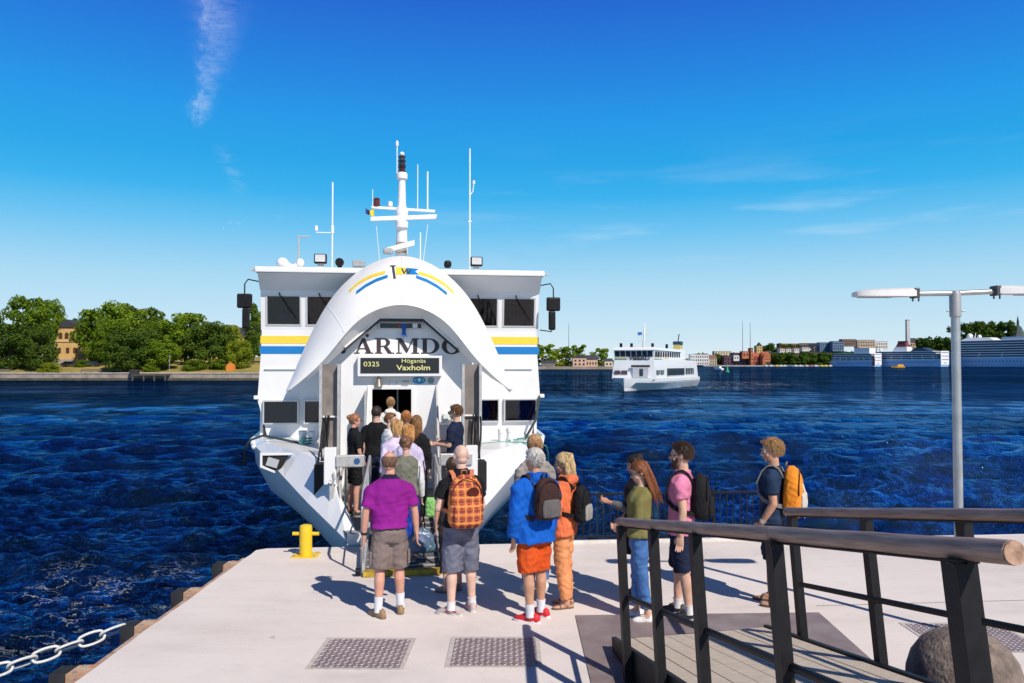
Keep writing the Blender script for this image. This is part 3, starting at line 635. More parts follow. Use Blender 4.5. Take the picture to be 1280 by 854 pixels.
for sg, cx in ((-1, -.66), (1, .72)):                 # wing plates either side of the stair
    m_ = MB(); m_.prism([(DW, 2.28), (DW, .12), (DW - 1.5, .12), (DW - 1.5, .85), (DW - .9, 1.15)], cx - .02, cx + .02, axis='x'); m_.build('wing_plate', ship_white if sg < 0 else soft_grey, wall)  # right plate grey instead of white: its shaded face put into the colour
    m_ = MB(); m_.tube([(cx - sg * .03, DW - 1.5, .95), (cx - sg * .03, DW - .9, 1.25), (cx - sg * .03, DW - .05, 1.45)], .02, n=8); m_.build('grab_rail', soft_grey, wall, smooth=True)
MB().box(((dx0 + dx1) / 2, DW - .30, .24), (.95, .62, .19)).build('door_step', deck_grey, wall)
# door leaf opened to the left
m_ = MB(); m_.box((dx0 - .10, DW - .36, 1.16), (.05, .66, 2.02), bev=.01); m_.build('open_door_leaf', soft_grey, wall)
m_ = MB(); m_.box((-.02, DW - .02, 3.49), (.92, .05, .15), bev=.012); uw = m_.build('upper_window', frame_m, wall)
m_ = MB(); m_.box((-.02, DW - .05, 3.49), (.84, .012, .10)); m_.build('pane', glass_d, uw)
m_ = MB(); m_.box((.27, DW - .06, 3.49), (.10, .02, .09)); m_.box((-.05, DW - .06, 3.485), (.05, .012, .05), 1); m_.build('window_things', [white_paint, mat('signal_red', (.55, .04, .03), .5)], uw)
m_ = MB(); m_.prism([(-.01, 3.53), (.10, 3.53), (.08, 3.36), (.11, 3.24), (.06, 3.29), (.03, 3.22), (.02, 3.30), (-.02, 3.26), (.01, 3.36)], DW - .12, DW - .085, axis='y'); m_.build('blue_glove', mat('glove_blue', (.01, .10, .40), .7, var=.2), wall)
# ---- ship's name in bold slab serif capitals
name_m = mat('name_paint_dark', (.040, .028, .033), .5)
def serif(polys, holes=()): return polys
def letter_shapes(ch):
    """polygons in a unit box (0..w, 0..1); strokes thick verticals, thin horizontals, slab serifs"""
    T, th = .24, .10; o = []
    def rect(a, b, c, d): o.append([(a, b), (c, b), (c, d), (a, d)])
    def arc_ring(cx, cy, rx, ry, tx, ty, a0, a1, n=20):
        out_, inn_ = [], []
        for i in range(n + 1):
            a = a0 + (a1 - a0) * i / n; out_.append((cx + rx * math.cos(a), cy + ry * math.sin(a))); inn_.append((cx + (rx - tx) * math.cos(a), cy + (ry - ty) * math.sin(a)))
        for i in range(n): o.append([out_[i], out_[i + 1], inn_[i + 1], inn_[i]])
    if ch == 'V':
        o.append([(.10, .95), (.36, .95), (.66, .06), (.54, 0), (.46, 0)]); o.append([(.54, .02), (.66, .06), (.97, .95), (.88, .95)]); rect(0, .92, .46, 1); rect(.76, .92, 1.08, 1); return o, 1.08
    if ch in 'A':
        o.append([(.10, .05), (.20, .05), (.52, .86), (.48, 1), (.44, .98)]); o.append([(.48, 1), (.60, 1), (.98, .05), (.70, .05), (.46, .86)]); rect(.26, .28, .76, .36); rect(0, 0, .32, .08); rect(.60, 0, 1.10, .08); return o, 1.10
    if ch == 'R':
        rect(.10, .05, .10 + T, .95); rect(0, 0, .44, .08); rect(0, .92, .5, 1); arc_ring(.50, .72, .36, .28, .22, .08, -math.pi / 2, math.pi / 2); rect(.34, .44, .52, .52); rect(.34, .92, .52, 1.0)
        o.append([(.46, .48), (.68, .50), (.98, .04), (.72, .04)]); rect(.72, 0, 1.10, .08); return o, 1.12
    if ch == 'M':
        rect(.12, .05, .21, .95); rect(0, 0, .34, .08); o.append([(.06, 1), (.34, 1), (.72, .28), (.64, .05), (.58, .05)]); o.append([(.60, .10), (.68, .12), (1.02, 1), (.94, 1)]); rect(.98, .05, .98 + T, .95); rect(.88, 0, 1.34, .08); rect(1.0, .92, 1.34, 1); rect(0, .92, .3, 1); return o, 1.36
    if ch == 'D':
        rect(.10, .05, .10 + T, .95); rect(0, 0, .5, .08); rect(0, .92, .5, 1); arc_ring(.48, .5, .58, .50, .27, .08, -math.pi / 2, math.pi / 2); return o, 1.12
    if ch == 'O':
        arc_ring(.58, .5, .58, .53, .28, .09, 0, 2 * math.pi, 32); return o, 1.18
nm = empty('name_lettering', (0, 0, 0), parent=wall); nm['label'] = 'ship name VÄRMDÖ in dark serif capitals'
x = -1.37; sc_ = .279; cap = .32
for ch in ('V', 'Ä', 'R', 'M', 'D', 'Ö'):
    ps, wd = letter_shapes({'Ä': 'A', 'Ö': 'O'}.get(ch, ch)); m_ = MB(); zb = 2.915
    for k, pl in enumerate(ps): m_.prism([(x + a * sc_ * 1.28, zb + b * cap) for a, b in pl], DW - .006 - .0004 * (k % 3), DW + .002, axis='y')
    if ch in 'ÄÖ':
        for dx in (.34, .74): m_.prism([(x + dx * sc_ * 1.28 + .035 * math.cos(t_ * .785), zb + cap * 1.16 + .035 * math.sin(t_ * .785)) for t_ in range(8)], DW - .006, DW + .002, axis='y')
    m_.build('letter', name_m, nm); x += wd * sc_ * 1.28 + .025
# ---- destination display
disp = MB(); disp.box((-.03, DW - .09, 2.665), (1.70, .18, .42), bev=.012); dp = disp.build('destination_display', ship_white, wall)
m_ = MB(); m_.box((-.03, DW - .186, 2.675), (1.58, .012, .31)); m_.build('screen', mat('display_screen', (.018, .018, .02), .25), dp)
led = mat('led_yellow', (.60, .58, .24), .5, emit=.30)
for txt, sz, tx, tz, sx, off in (('0325', .135, -.60, 2.70, 1.2, .0), ('Höganäs', .115, .24, 2.768, 1.25, .0), ('Vaxholm', .150, .24, 2.628, 1.28, .0015)):
    me = text_mesh(txt, sz, .002, sx=sx, offset=off); me.materials.append(led); o = mesh_obj('display_text', me, dp); o.location = (tx, DW - .200, tz)
# ---- small fittings on the wall
m_ = MB(); m_.lathe([(0, .20), (.02, .20), (.035, .15), (.05, .08), (.075, .0), (.08, -.02), (.0, -.02)], (-.46, DW - .09, 2.27), 12); m_.box((-.46, DW - .04, 2.47), (.02, .10, .02)); m_.build('ship_bell', mat('brass_dull', (.35, .29, .22), .4, metal=.6), wall, smooth=40)
m_ = MB(); m_.prism([(.36 + .135 * math.cos(t_ * .262), 2.375 + .08 * math.sin(t_ * .262)) for t_ in range(24)], DW - .012, DW, axis='y'); eb = m_.build('oval_emblem', mat('emblem_blue', (.02, .30, .58), .4), wall)
m_ = MB(); m_.prism([(.33, 2.415), (.39, 2.415), (.39, 2.37), (.36, 2.335), (.33, 2.37)], DW - .017, DW - .0125, axis='y'); m_.build('shield', white_paint, eb)
for dx in (-.085, .085): MB().prism([(.36 + dx + .012 * math.cos(t_), 2.375 + .012 * math.sin(t_)) for t_ in range(6)], DW - .017, DW - .0125, axis='y').build('emblem_dot', white_paint, eb)
m_ = MB(); m_.prism([(.60 + .07 * math.cos(t_ * .314), 2.37 + .07 * math.sin(t_ * .314)) for t_ in range(20)], DW - .010, DW, axis='y'); m_.build('round_plaque', mat('plaque_grey', (.22, .30, .32), .4, metal=.3), wall)
m_ = MB(); m_.box((.98, DW - .04, 1.62), (.26, .06, .14), bev=.01); m_.build('small_notice', mat('notice_pale', (.62, .70, .68), .6), wall)
m_ = MB(); m_.box((.90, DW - .30, 1.22), (.42, .5, .55), bev=.02); m_.build('locker', mat('locker_pinkish', (.66, .55, .53), .6, var=.06), wall)
for x_ in (-.24, -.10): MB().box((x_, DW - .02, 2.33), (.012, .03, .08)).build('hook', soft_grey, wall)
m_ = MB()
for k in range(7): m_.tube([(.02 + .02 * k, DW - .03, 2.28), (.03 + .018 * k, DW - .06, 2.38 - .02 * (k % 3))], .008, n=5)
o = m_.build('hanging_hooks', soft_grey, wall); o['kind'] = 'stuff'
# ---- deckhouse
HW = 17.5
house = empty('deckhouse', (0, -FO, -WATER_Z), parent=ferry)
def hbuild(mb, name, m, parent=None, smooth=False): return mb.build(name, m, parent or house, smooth)
b = MB()                                              # front wall as outline prism with chamfered lower corners
b.prism([(-2.80, 1.12), (-1.2, 1.12), (-1.2, 3.46), (-2.94, 3.46), (-2.96, 2.9), (-3.02, 1.95), (-2.88, 1.45)], HW, HW + .10, axis='y')
b.prism([(2.86, 1.12), (2.95, 1.45), (3.06, 1.95), (3.0, 2.9), (2.98, 3.46), (1.2, 3.46), (1.2, 1.12)], HW, HW + .10, axis='y')
b.box((0, HW + .05, 3.05), (2.4, .10, .82))
hbuild(b, 'front_wall', ship_white)
for sg in (-1, 1): hbuild(MB().box((sg * 2.96 + .01, 18.9, 2.28), (.06, 2.6, 2.3)), 'side_wall', ship_white)
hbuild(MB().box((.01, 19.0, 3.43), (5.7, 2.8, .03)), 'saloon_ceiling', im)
hbuild(MB().box((0, DW + .55, 3.62), (2.3, 1.0, .10)), 'door_house_top', ship_white)
for sg in (-1, 1): hbuild(MB().box((sg * 1.42, DW + .54, 1.9), (.06, .95, 3.4)), 'door_house_side', ship_white)
b = MB(); b.hexa([(-3.0, 20.2, 1.12), (3.0, 20.2, 1.12), (3.0, 46, 1.12), (-3.0, 46, 1.12), (-2.93, 20.2, 3.45), (2.95, 20.2, 3.45), (2.95, 42, 3.45), (-2.93, 42, 3.45)]); hbuild(b, 'saloon', ship_white)
# wheelhouse band (outline prism with window openings built as posts, sill and head)
zt, zb_ = 4.27, 3.44; lean = .10
def wy(z): return HW - lean * (z - 3.44) / .83
wins = [(-2.86, -2.12), (-2.03, -1.30), (-1.21, -.45), (-.36, .40), (.49, 1.25), (1.36, 2.12), (2.21, 2.95)]
xs = [-2.96] + [v_ for w_ in wins for v_ in w_] + [3.02]
def wband(x0, x1, z0, z1, name): 
    m_ = MB(); m_.hexa([(x0, wy(z0), z0), (x1, wy(z0), z0), (x1, wy(z0) + .08, z0), (x0, wy(z0) + .08, z0), (x0, wy(z1), z1), (x1, wy(z1), z1), (x1, wy(z1) + .08, z1), (x0, wy(z1) + .08, z1)]); return hbuild(m_, name, ship_white)
wband(-2.96, 3.02, 4.18, 4.30, 'window_head'); wband(-2.96, 3.02, 3.43, 3.52, 'window_sill')
for i in range(0, len(xs), 2): wband(xs[i], xs[i + 1], 3.52, 4.18, 'window_pillar')
glass_w = mat('wheelhouse_glass', (.012, .010, .009), .04, spec=.6)
for (x0, x1) in wins:
    fr = MB(); t_ = .035
    for (a, c, z0, z1) in ((x0, x1, 3.52, 3.52 + t_), (x0, x1, 4.18 - t_, 4.18), (x0, x0 + t_, 3.52 + t_, 4.18 - t_), (x1 - t_, x1, 3.52 + t_, 4.18 - t_)):
        y0, y1 = wy(z0) - .012, wy(z1) - .012
        fr.hexa([(a, y0, z0), (c, y0, z0), (c, y0 + .06, z0), (a, y0 + .06, z0), (a, y1, z1), (c, y1, z1), (c, y1 + .06, z1), (a, y1 + .06, z1)])
    f_ = hbuild(fr, 'window', frame_m)
    g_ = MB(); z0, z1 = 3.52 + t_, 4.18 - t_; g_.hexa([(x0 + t_, wy(z0) + .02, z0), (x1 - t_, wy(z0) + .02, z0), (x1 - t_, wy(z0) + .03, z0), (x0 + t_, wy(z0) + .03, z0), (x0 + t_, wy(z1) + .02, z1), (x1 - t_, wy(z1) + .02, z1), (x1 - t_, wy(z1) + .03, z1), (x0 + t_, wy(z1) + .03, z1)])
    g_.build('pane', clear_glass(), f_)
    cx = x0 + .38 * (x1 - x0)
    wp = MB(); wp.tube([(cx, wy(4.2) - .05, 4.22), (cx + .03, wy(4.15) - .05, 4.14), (cx + .25, wy(3.85) - .03, 3.80)], .014, n=5); wp.box((cx + .25, wy(3.8) - .02, 3.82), (.014, .02, .36), rot=Matrix.Rotation(R(-32), 3, 'Y')); wp.build('wiper', black_steel, f_)
# wheelhouse inside: floor, back wall, console, wood trim
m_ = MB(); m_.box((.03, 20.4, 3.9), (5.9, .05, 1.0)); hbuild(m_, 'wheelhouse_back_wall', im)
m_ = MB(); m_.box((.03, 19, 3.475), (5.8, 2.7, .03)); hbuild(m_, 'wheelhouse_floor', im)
m_ = MB(); m_.box((.03, 17.85, 3.53), (5.7, .42, .07)); hbuild(m_, 'console', mat('console_wood', (.34, .24, .13), .5, var=.2))
for x_ in (-2.5, -1.6, 1.7, 2.6):
    m_ = MB(); m_.box((x_, 17.9, 3.68), (.34, .22, .22), bev=.02); hbuild(m_, 'instrument_panel', mat('instrument_grey', (.10, .10, .11), .5))
m_ = MB(); m_.box((2.15, 18.9, 3.80), (.5, .45, .7), bev=.06); hbuild(m_, 'helm_chair', mat('chair_dark', (.03, .03, .035), .6))
for x_ in (-2.84, 2.90):
    m_ = MB(); m_.box((x_, 18.6, 3.85), (.05, 2.0, .66)); hbuild(m_, 'side_trim', mat('trim_wood', (.42, .26, .10), .45, var=.2))
for x_ in (-2.95, 3.0): 
    m_ = MB(); m_.box((x_, 19.1, 3.87), (.05, 3.0, .84)); hbuild(m_, 'wheelhouse_side', ship_white)
# eave that leans out over the windows and the roof slab
rf = MB()
rf.hexa([(-2.97, HW - .12, 4.28), (3.03, HW - .12, 4.28), (3.03, 20.6, 4.28), (-2.97, 20.6, 4.28), (-2.96, HW - .50, 4.60), (3.02, HW - .50, 4.60), (3.05, 20.6, 4.60), (-2.99, 20.6, 4.60)]); ro = hbuild(rf, 'eave', ship_white)
rf = MB(); rf.box((.03, 18.80, 4.665), (6.08, 3.70, .12), bev=.02); rf.build('roof_slab', ship_white, ro)
for x_ in (-3.05, 3.11): MB().box((x_, 17.04, 4.66), (.10, .06, .05)).build('roof_lamp', soft_grey, ro)
b = MB(); b.hexa([(-2.6, 20.6, 3.45), (2.6, 20.6, 3.45), (2.6, 38, 3.45), (-2.6, 38, 3.45), (-2.5, 20.6, 4.5), (2.5, 20.6, 4.5), (2.5, 37, 4.2), (-2.5, 37, 4.2)]); hbuild(b, 'upper_deck', ship_white)
# stripes and ledge
for sg in (-1, 1):
    cx = sg * 2.28 + .03
    m_ = MB(); m_.box((cx, HW - .003, 3.225), (1.44, .006, .165)); hbuild(m_, 'yellow_stripe', stripe_y)
    m_ = MB(); m_.box((cx, HW - .003, 3.005), (1.46, .006, .165)); hbuild(m_, 'blue_stripe', stripe_b)
    m_ = MB(); m_.tube([(sg * 1.6, HW - .025, 2.60), (sg * 2.88, HW - .025, 2.60)], .018, n=6); hbuild(m_, 'ledge_rail', ship_white)
    m_ = MB(); m_.box((sg * 3.06 + .03, HW - .05, 2.0), (.10, .12, .08), bev=.01); hbuild(m_, 'step_bracket', ship_white)
# lower saloon windows: real openings behind a proud frame would be hidden, so a shallow glazed box
cur_m = mat('blue_curtain', (.008, .10, .42), .8, var=.25, vscale=30, stretch=(8, 1, 1))
for (x0, x1, curt) in ((-2.90, -2.16, None), (-2.06, -1.40, None), (1.42, 2.14, (.40, .70)), (2.24, 2.98, (.36, 1.0))):
    f_ = MB(); z0, z1 = 1.43, 1.94
    for (a, c, p, q) in ((x0, x1, z0, z0 + .03), (x0, x1, z1 - .03, z1), (x0, x0 + .03, z0 + .03, z1 - .03), (x1 - .03, x1, z0 + .03, z1 - .03)): f_.box(((a + c) / 2, HW - .04, (p + q) / 2), (c - a, .08, q - p))
    fo = hbuild(f_, 'saloon_window', frame_m)
    g_ = MB(); g_.box(((x0 + x1) / 2, HW - .006, (z0 + z1) / 2), (x1 - x0 - .06, .008, z1 - z0 - .06)); g_.build('window_blind', glass_d, fo)
    if curt:
        c_ = MB(); a, c = x0 + .03 + (x1 - x0 - .06) * curt[0], x0 + .03 + (x1 - x0 - .06) * curt[1]; n = 40; vs = []
        for i in range(n + 1):
            xx = a + (c - a) * i / n; yy = HW - .030 - .010 * math.sin(i * 1.5) - .004 * math.sin(i * .6); vs += [(xx, yy, z0 + .035), (xx, yy, z1 - .035)]
        c_.add(vs, [(2 * i, 2 * i + 2, 2 * i + 3, 2 * i + 1) for i in range(n)]); c_.build('curtain', cur_m, fo, smooth=True, fix=False)
    g_ = MB(); g_.box(((x0 + x1) / 2, HW - .055, (z0 + z1) / 2), (x1 - x0 - .06, .006, z1 - z0 - .06)); g_.build('pane', clear_glass(), fo)
# ---- wing mirrors
for sg in (-1, 1):
    mr = empty('wing_mirror', (0, -FO, -WATER_Z), parent=ferry); x_ = sg * 3.02 + .03
    MB().tube([(x_, HW - .1, 4.45), (x_ + sg * .20, HW - .25, 4.48), (x_ + sg * .26, HW - .28, 4.38), (x_ + sg * .27, HW - .28, 3.60), (x_ + sg * .22, HW - .26, 3.42), (x_, HW - .08, 3.46)], .014, n=6).build('bracket', black_steel, mr, smooth=True)
    MB().box((x_ + sg * .25, HW - .33, 4.02), (.30, .12, .30), bev=.03).build('mirror_head', black_steel, mr)
    MB().box((x_ + sg * .22, HW - .33, 3.66), (.15, .10, .42), bev=.03).build('lower_mirror', black_steel, mr)
# ---- raised bow visor
OUTER = [(2.13, 2.21), (1.98, 2.64), (1.84, 3.02), (1.70, 3.36), (1.56, 3.66), (1.41, 3.93), (1.25, 4.16), (1.05, 4.38), (.82, 4.58), (.56, 4.74), (.28, 4.85), (0, 4.885)]
INNER = [(2.00, 2.24), (1.72, 2.46), (1.46, 2.71), (1.28, 2.92), (1.12, 3.13), (.97, 3.32), (.82, 3.48), (.66, 3.60), (.49, 3.69), (.33, 3.75), (.16, 3.79), (0, 3.80)]
REAR = [(2.06, 2.22), (1.72, 2.43), (1.42, 2.68), (1.13, 2.95), (.98, 3.08), (.84, 3.21), (.70, 3.34), (.56, 3.46), (.43, 3.58), (.28, 3.585), (.14, 3.585), (0, 3.585)]
OUTER = [(x * 1.056, 2.7 + (z - 2.7) * 1.056) for x, z in OUTER]; INNER = [(x * 1.074, 2.7 + (z - 2.7) * 1.074) for x, z in INNER]; REAR = [(x * (1.03 + .015 * x), 2.7 + (z - 2.7) * (1.03 + .015 * x)) for x, z in REAR]
def full(pr, cx=.0): return [(-x + cx, z) for x, z in pr] + [(x + cx, z) for x, z in reversed(pr[:-1])]
def resample(pr, n, smooth=3):
    P = np.array(pr); d = np.r_[0, np.cumsum(np.hypot(*np.diff(P, axis=0).T))]; t = np.linspace(0, d[-1], n); Q = np.c_[np.interp(t, d, P[:, 0]), np.interp(t, d, P[:, 1])]
    return Q
fo_, fi_, fr_ = full(OUTER), full(INNER), full(REAR)
VN = 67; ti = np.linspace(0, len(fo_) - 1, VN)
def interp_pr(pr, t): P = np.array(pr); return np.c_[np.interp(t, np.arange(len(P)), P[:, 0]), np.interp(t, np.arange(len(P)), P[:, 1])]
def smooth_pr(Q, it=6):
    Q = Q.copy()
    for _ in range(it): Q[1:-1] = Q[1:-1] * .5 + (Q[:-2] + Q[2:]) * .25
    return Q
PO, PI_, PR = smooth_pr(interp_pr(fo_, ti)), smooth_pr(interp_pr(fi_, ti)), interp_pr(fr_, ti)
VV = 9
def vis_pt(i, v):
    o_, n_ = PO[i], PI_[i]; w_ = math.sin(math.pi * i / (VN - 1)) ** .6
    yo, yi = 16.1 + .85 * w_, 16.0 - .12 * w_
    p = Vector((o_[0] * (1 - v) + n_[0] * v, yo * (1 - v) + yi * v, o_[1] * (1 - v) + n_[1] * v))
    bl = math.sin(math.pi * v) ** .8 * .17 * w_; return p + Vector((0, -bl, bl * .55))
rings = []
for i in range(VN):
    r_ = [vis_pt(i, v / (VV - 1)) for v in range(VV)]
    w_ = math.sin(math.pi * i / (VN - 1)) ** .6
    last = r_[-1]; r_.append(last + Vector((0, .03, .012)))
    r_.append(Vector((PR[i][0], 16.05 + .34 * w_, PR[i][1]))); r_.append(Vector((PO[i][0] * .97, 16.15 + .90 * w_, PO[i][1] - .06)))
    rings.append(r_)
v_ = MB(); v_.loft(rings); 
visor = fb(v_, 'bow_visor', mat('visor_white', (.80, .79, .78), .34, var=.03, vscale=1.5, coat=.15, bump=.06, bscale=1.4), smooth=32)
add_streaks(MATS['visor_white'], .22)
for i_ in (14, 33, 52):                                  # welded plate seams across the visor
    MB().tube([vis_pt(i_, v) + Vector((0, -.002, .001)) for v in np.linspace(.03, .97, 12)], .006, n=4).build('weld_seam', MATS['visor_white'], visor)
# dark gasket bar on the rear frame
def sub(a, b): 
    pts = []
    for i in range(VN):
        if a <= PR[i][0] <= b: pts.append(Vector((PR[i][0], 16.05 + .34 * math.sin(math.pi * i / (VN - 1)) ** .6 - .03, PR[i][1] - .015)))
    return pts
for a, b in ((-1.18, -.44), (-.45, .45), (.44, 1.18)):
    pts = sub(a, b); pts = [pts[0], pts[-1]]
    g_ = MB(); g_.ribbon(pts, .07, .05, up=(0, 0, 1)); g_.build('gasket', dark_gap, visor)
    e_ = MB(); e_.ribbon([p + Vector((0, -.015, .05)) for p in pts], .06, .035, up=(0, 0, 1)); e_.build('gasket_edge', ship_white, visor)
VG = np.array([[*vis_pt(i, j / 40)] for i in range(VN) for j in range(41)]).reshape(VN, 41, 3)
VGd = np.array([[[VG[i, j] * (1 - k / 4) + VG[i + 1, j] * k / 4 for j in range(41)] for k in range(4)] for i in range(VN - 1)]).reshape(-1, 3)
def on_visor(x, z, off=.008):
    d = np.hypot(VGd[:, 0] - x, VGd[:, 2] - z); k = np.argsort(d)[:4]; w_ = 1 / (d[k] + 1e-4); return Vector((x, float((VGd[k, 1] * w_).sum() / w_.sum()) - off, z))
def decal(name, m, top, bot, n=16, parent=None):
    """thin band between two curves drawn on the visor's face"""
    T, B = resample(top, n), resample(bot, n); d_ = MB()
    vs = [on_visor(*p, .010) for p in T] + [on_visor(*p, .010) for p in B] + [on_visor(*p, .001) for p in T] + [on_visor(*p, .001) for p in B]
    d_.add(vs, [(i, i + 1, n + i + 1, n + i) for i in range(n - 1)] + [(i, 2 * n + i, 2 * n + i + 1, i + 1) for i in range(n - 1)] + [(n + i, n + i + 1, 3 * n + i + 1, 3 * n + i) for i in range(n - 1)])
    return d_.build(name, m, parent or visor)
def arc_pts(pts, dz): return [(x, z + dz) for x, z in pts]
YL = [(-1.00, 4.10), (-.82, 4.27), (-.58, 4.40), (-.32, 4.475)]; BL = [(-.86, 4.06), (-.68, 4.20), (-.48, 4.31), (-.27, 4.385)]
KV = 1.056
def kv(c_): return [(x * KV, 2.7 + (z - 2.7) * KV) for x, z in c_]
YL, BL = kv(YL), kv(BL)
for cv, m in ((YL, stripe_y), (BL, stripe_b)):
    for sg in (-1, 1):
        c_ = [(x * sg if sg > 0 else x, z) for x, z in cv]; c_ = cv if sg < 0 else [(-x, z) for x, z in cv]
        decal('visor_stripe', m, [(x, z + .035) for x, z in c_], [(x + (.03 if x > 0 else -.03) * 0, z - .035) for x, z in c_])
pen = [(-.10, 4.60), (-.085, 4.60)]
decal('pennant_yellow', stripe_y, kv([(-.12, 4.585), (.08, 4.575)]), kv([(-.11, 4.42), (.08, 4.425)]), 8)
decal('pennant_blue', stripe_b, kv([(.08, 4.575), (.20, 4.565), (.325, 4.56)]), kv([(.08, 4.425), (.20, 4.43), (.25, 4.495)]), 8)
decal('pennant_blue', stripe_b, kv([(.19, 4.50), (.255, 4.497)]), kv([(.19, 4.43), (.325, 4.435)]), 6)
pole_m = mat('pole_dark', (.06, .05, .06), .5)
for k in range(6): z1 = 4.60 - .045 * k; decal('pennant_pole', pole_m, kv([(-.195 + .006 * k, z1), (-.150 + .006 * k, z1)]), kv([(-.189 + .006 * k, z1 - .045), (-.144 + .006 * k, z1 - .045)]), 4)
decal('pennant_pole_top', pole_m, kv([(-.23, 4.625), (-.12, 4.63)]), kv([(-.23, 4.60), (-.12, 4.605)]), 4)
wl = [(.00, 4.56), (.04, 4.44), (.085, 4.54), (.13, 4.44), (.17, 4.555)]
for k in range(4): (x0, z0), (x1, z1) = wl[k], wl[k + 1]; q = decal('pennant_letter', mat('pole_dark', (0, 0, 0)), kv([(x0 - .014, z0), (x1 - .014, z1)]), kv([(x0 + .014, z0), (x1 + .014, z1)]), 5); q.location.y -= .006
# ---- bow gates and their stanchions
for sg, (x0, x1), lab in ((-1, (-1.06, -.60), 'left'), (1, (.62, 1.16), 'right')):
    gt = empty('bow_gate', (0, -FO, -WATER_Z), parent=ferry)
    MB().box(((x0 + x1) / 2, 13.22, 1.13), (x1 - x0, .06, .20), bev=.02).build('gate_bar', soft_grey, gt)
    MB().box((sg * 1.15, 13.30, 1.05), (.20, .14, .60), bev=.015).build('gate_box', ship_white, gt)
    MB().box((sg * 1.12, 13.25, .45), (.07, .07, .65)).build('gate_leg', soft_grey, gt)
    if sg < 0: MB().lathe([(0, 0), (.05, 0), (.05, .008), (0, .008)], (-.72, 13.188, 1.13), 14, rot=Matrix.Rotation(R(90), 3, 'X')).build('round_sticker', mat('sticker_blue', (.02, .10, .26), .4), gt)
    MB().tube([(sg * 1.10, 13.2, .95), (sg * 1.06, 13.17, .86), (sg * 1.10, 13.16, .80), (sg * 1.15, 13.17, .84)], .012, n=6).build('gate_hook', soft_grey, gt)
    MB().tube([(sg * .95, 12.9, .18), (sg * 1.0, 13.3, .75), (sg * 1.0, 14.6, 1.05), (sg * .9, 15.2, 1.05)], .022, n=8).build('side_rail', soft_grey, gt, smooth=True)
    MB().tube([(sg * .98, 13.3, .20), (sg * .98, 13.3, .75)], .02, n=6).tube([(sg * .98, 14.4, .20), (sg * .98, 14.4, 1.0)], .02, n=6).build('rail_stanchion', soft_grey, gt)['kind'] = 'stuff'
# ---- mooring bitts and ropes on the side decks
rope_m = mat('green_rope', (.05, .30, .24), .8, var=.35, vscale=40, bump=.6, bscale=120)
rope_d = mat('dark_rope', (.035, .05, .05), .85, var=.4, vscale=40)
for sg in (-1, 1):
    for (x_, y_) in (((-1.92, 16.15), (-1.72, 15.95)) if sg < 0 else ((2.02, 16.1), (2.22, 16.3))):
        MB().lathe([(.075, 1.05), (.075, 1.30), (.085, 1.31), (.085, 1.38), (.07, 1.395), (0, 1.40)], (x_, y_, 0), 16).build('mooring_bitt', ship_white, ferry, smooth=40, loc=(0, -FO, -WATER_Z))
rp = empty('mooring_rope', (0, -FO, -WATER_Z), parent=ferry)
def squiggle(x0, y0, z0, x1, y1, z1, n, amp): return [(x0 + (x1 - x0) * i / n + amp * math.sin(i * 1.9), y0 + (y1 - y0) * i / n + amp * math.cos(i * 2.3), z0 + (z1 - z0) * i / n) for i in range(n + 1)]
MB().tube([(-1.80 + (.13 + .01 * (i % 5)) * math.cos(i * .52), 16.0 + .14 * math.sin(i * .52), 1.13 + .004 * i) for i in range(40)], .017, n=6).build('rope_coil', rope_m, rp, smooth=True)
MB().tube([(-1.95, 16.2, 1.13), (-2.35, 16.45, 1.20), (-2.75, 16.6, 1.27), (-3.0, 16.6, 1.18), (-3.14, 16.75, .98), (-3.2, 17.2, .6)], .026, n=6).build('rope_line', rope_d, rp, smooth=True)
MB().tube(squiggle(2.1, 16.1, 1.13, 2.9, 16.7, 1.20, 14, .05), .017, n=6).tube([(1.5, 15.7, 1.13), (2.0, 16.0, 1.13), (2.3, 15.8, 1.14), (2.75, 15.95, 1.10), (2.95, 16.2, 1.02), (3.05, 16.5, .85), (3.1, 16.7, .5)], .017, n=6).build('rope_line', rope_m, rp, smooth=True)['kind'] = 'stuff'
MB().tube([(2.55, 16.4, 1.15), (2.9, 17.1, 1.5), (3.02, 17.38, 1.98)], .03, n=6).build('rope_line', rope_d, rp, smooth=True)
# ---- recessed bow light pocket and details on the left bulwark
MB().prism([(-2.48, 1.06), (-2.02, 1.06), (-2.14, .84), (-2.26, .78), (-2.48, .88)], 14.90, 14.97, axis='y').build('light_pocket', mat('slot_black', (0, 0, 0)), ferry, loc=(0, -FO, -WATER_Z))
MB().box((-2.30, 14.87, .93), (.20, .05, .15), rot=Matrix.Rotation(R(18), 3, 'Y')).build('deck_light', frame_m, ferry, loc=(0, -FO, -WATER_Z))
MB().prism([(-2.52, 1.11), (-1.96, 1.10), (-1.97, 1.06), (-2.48, 1.06), (-2.48, .88), (-2.26, .78), (-2.26, .74), (-2.52, .85)], 14.87, 14.96, axis='y').build('pocket_rim', ship_white, ferry, loc=(0, -FO, -WATER_Z))
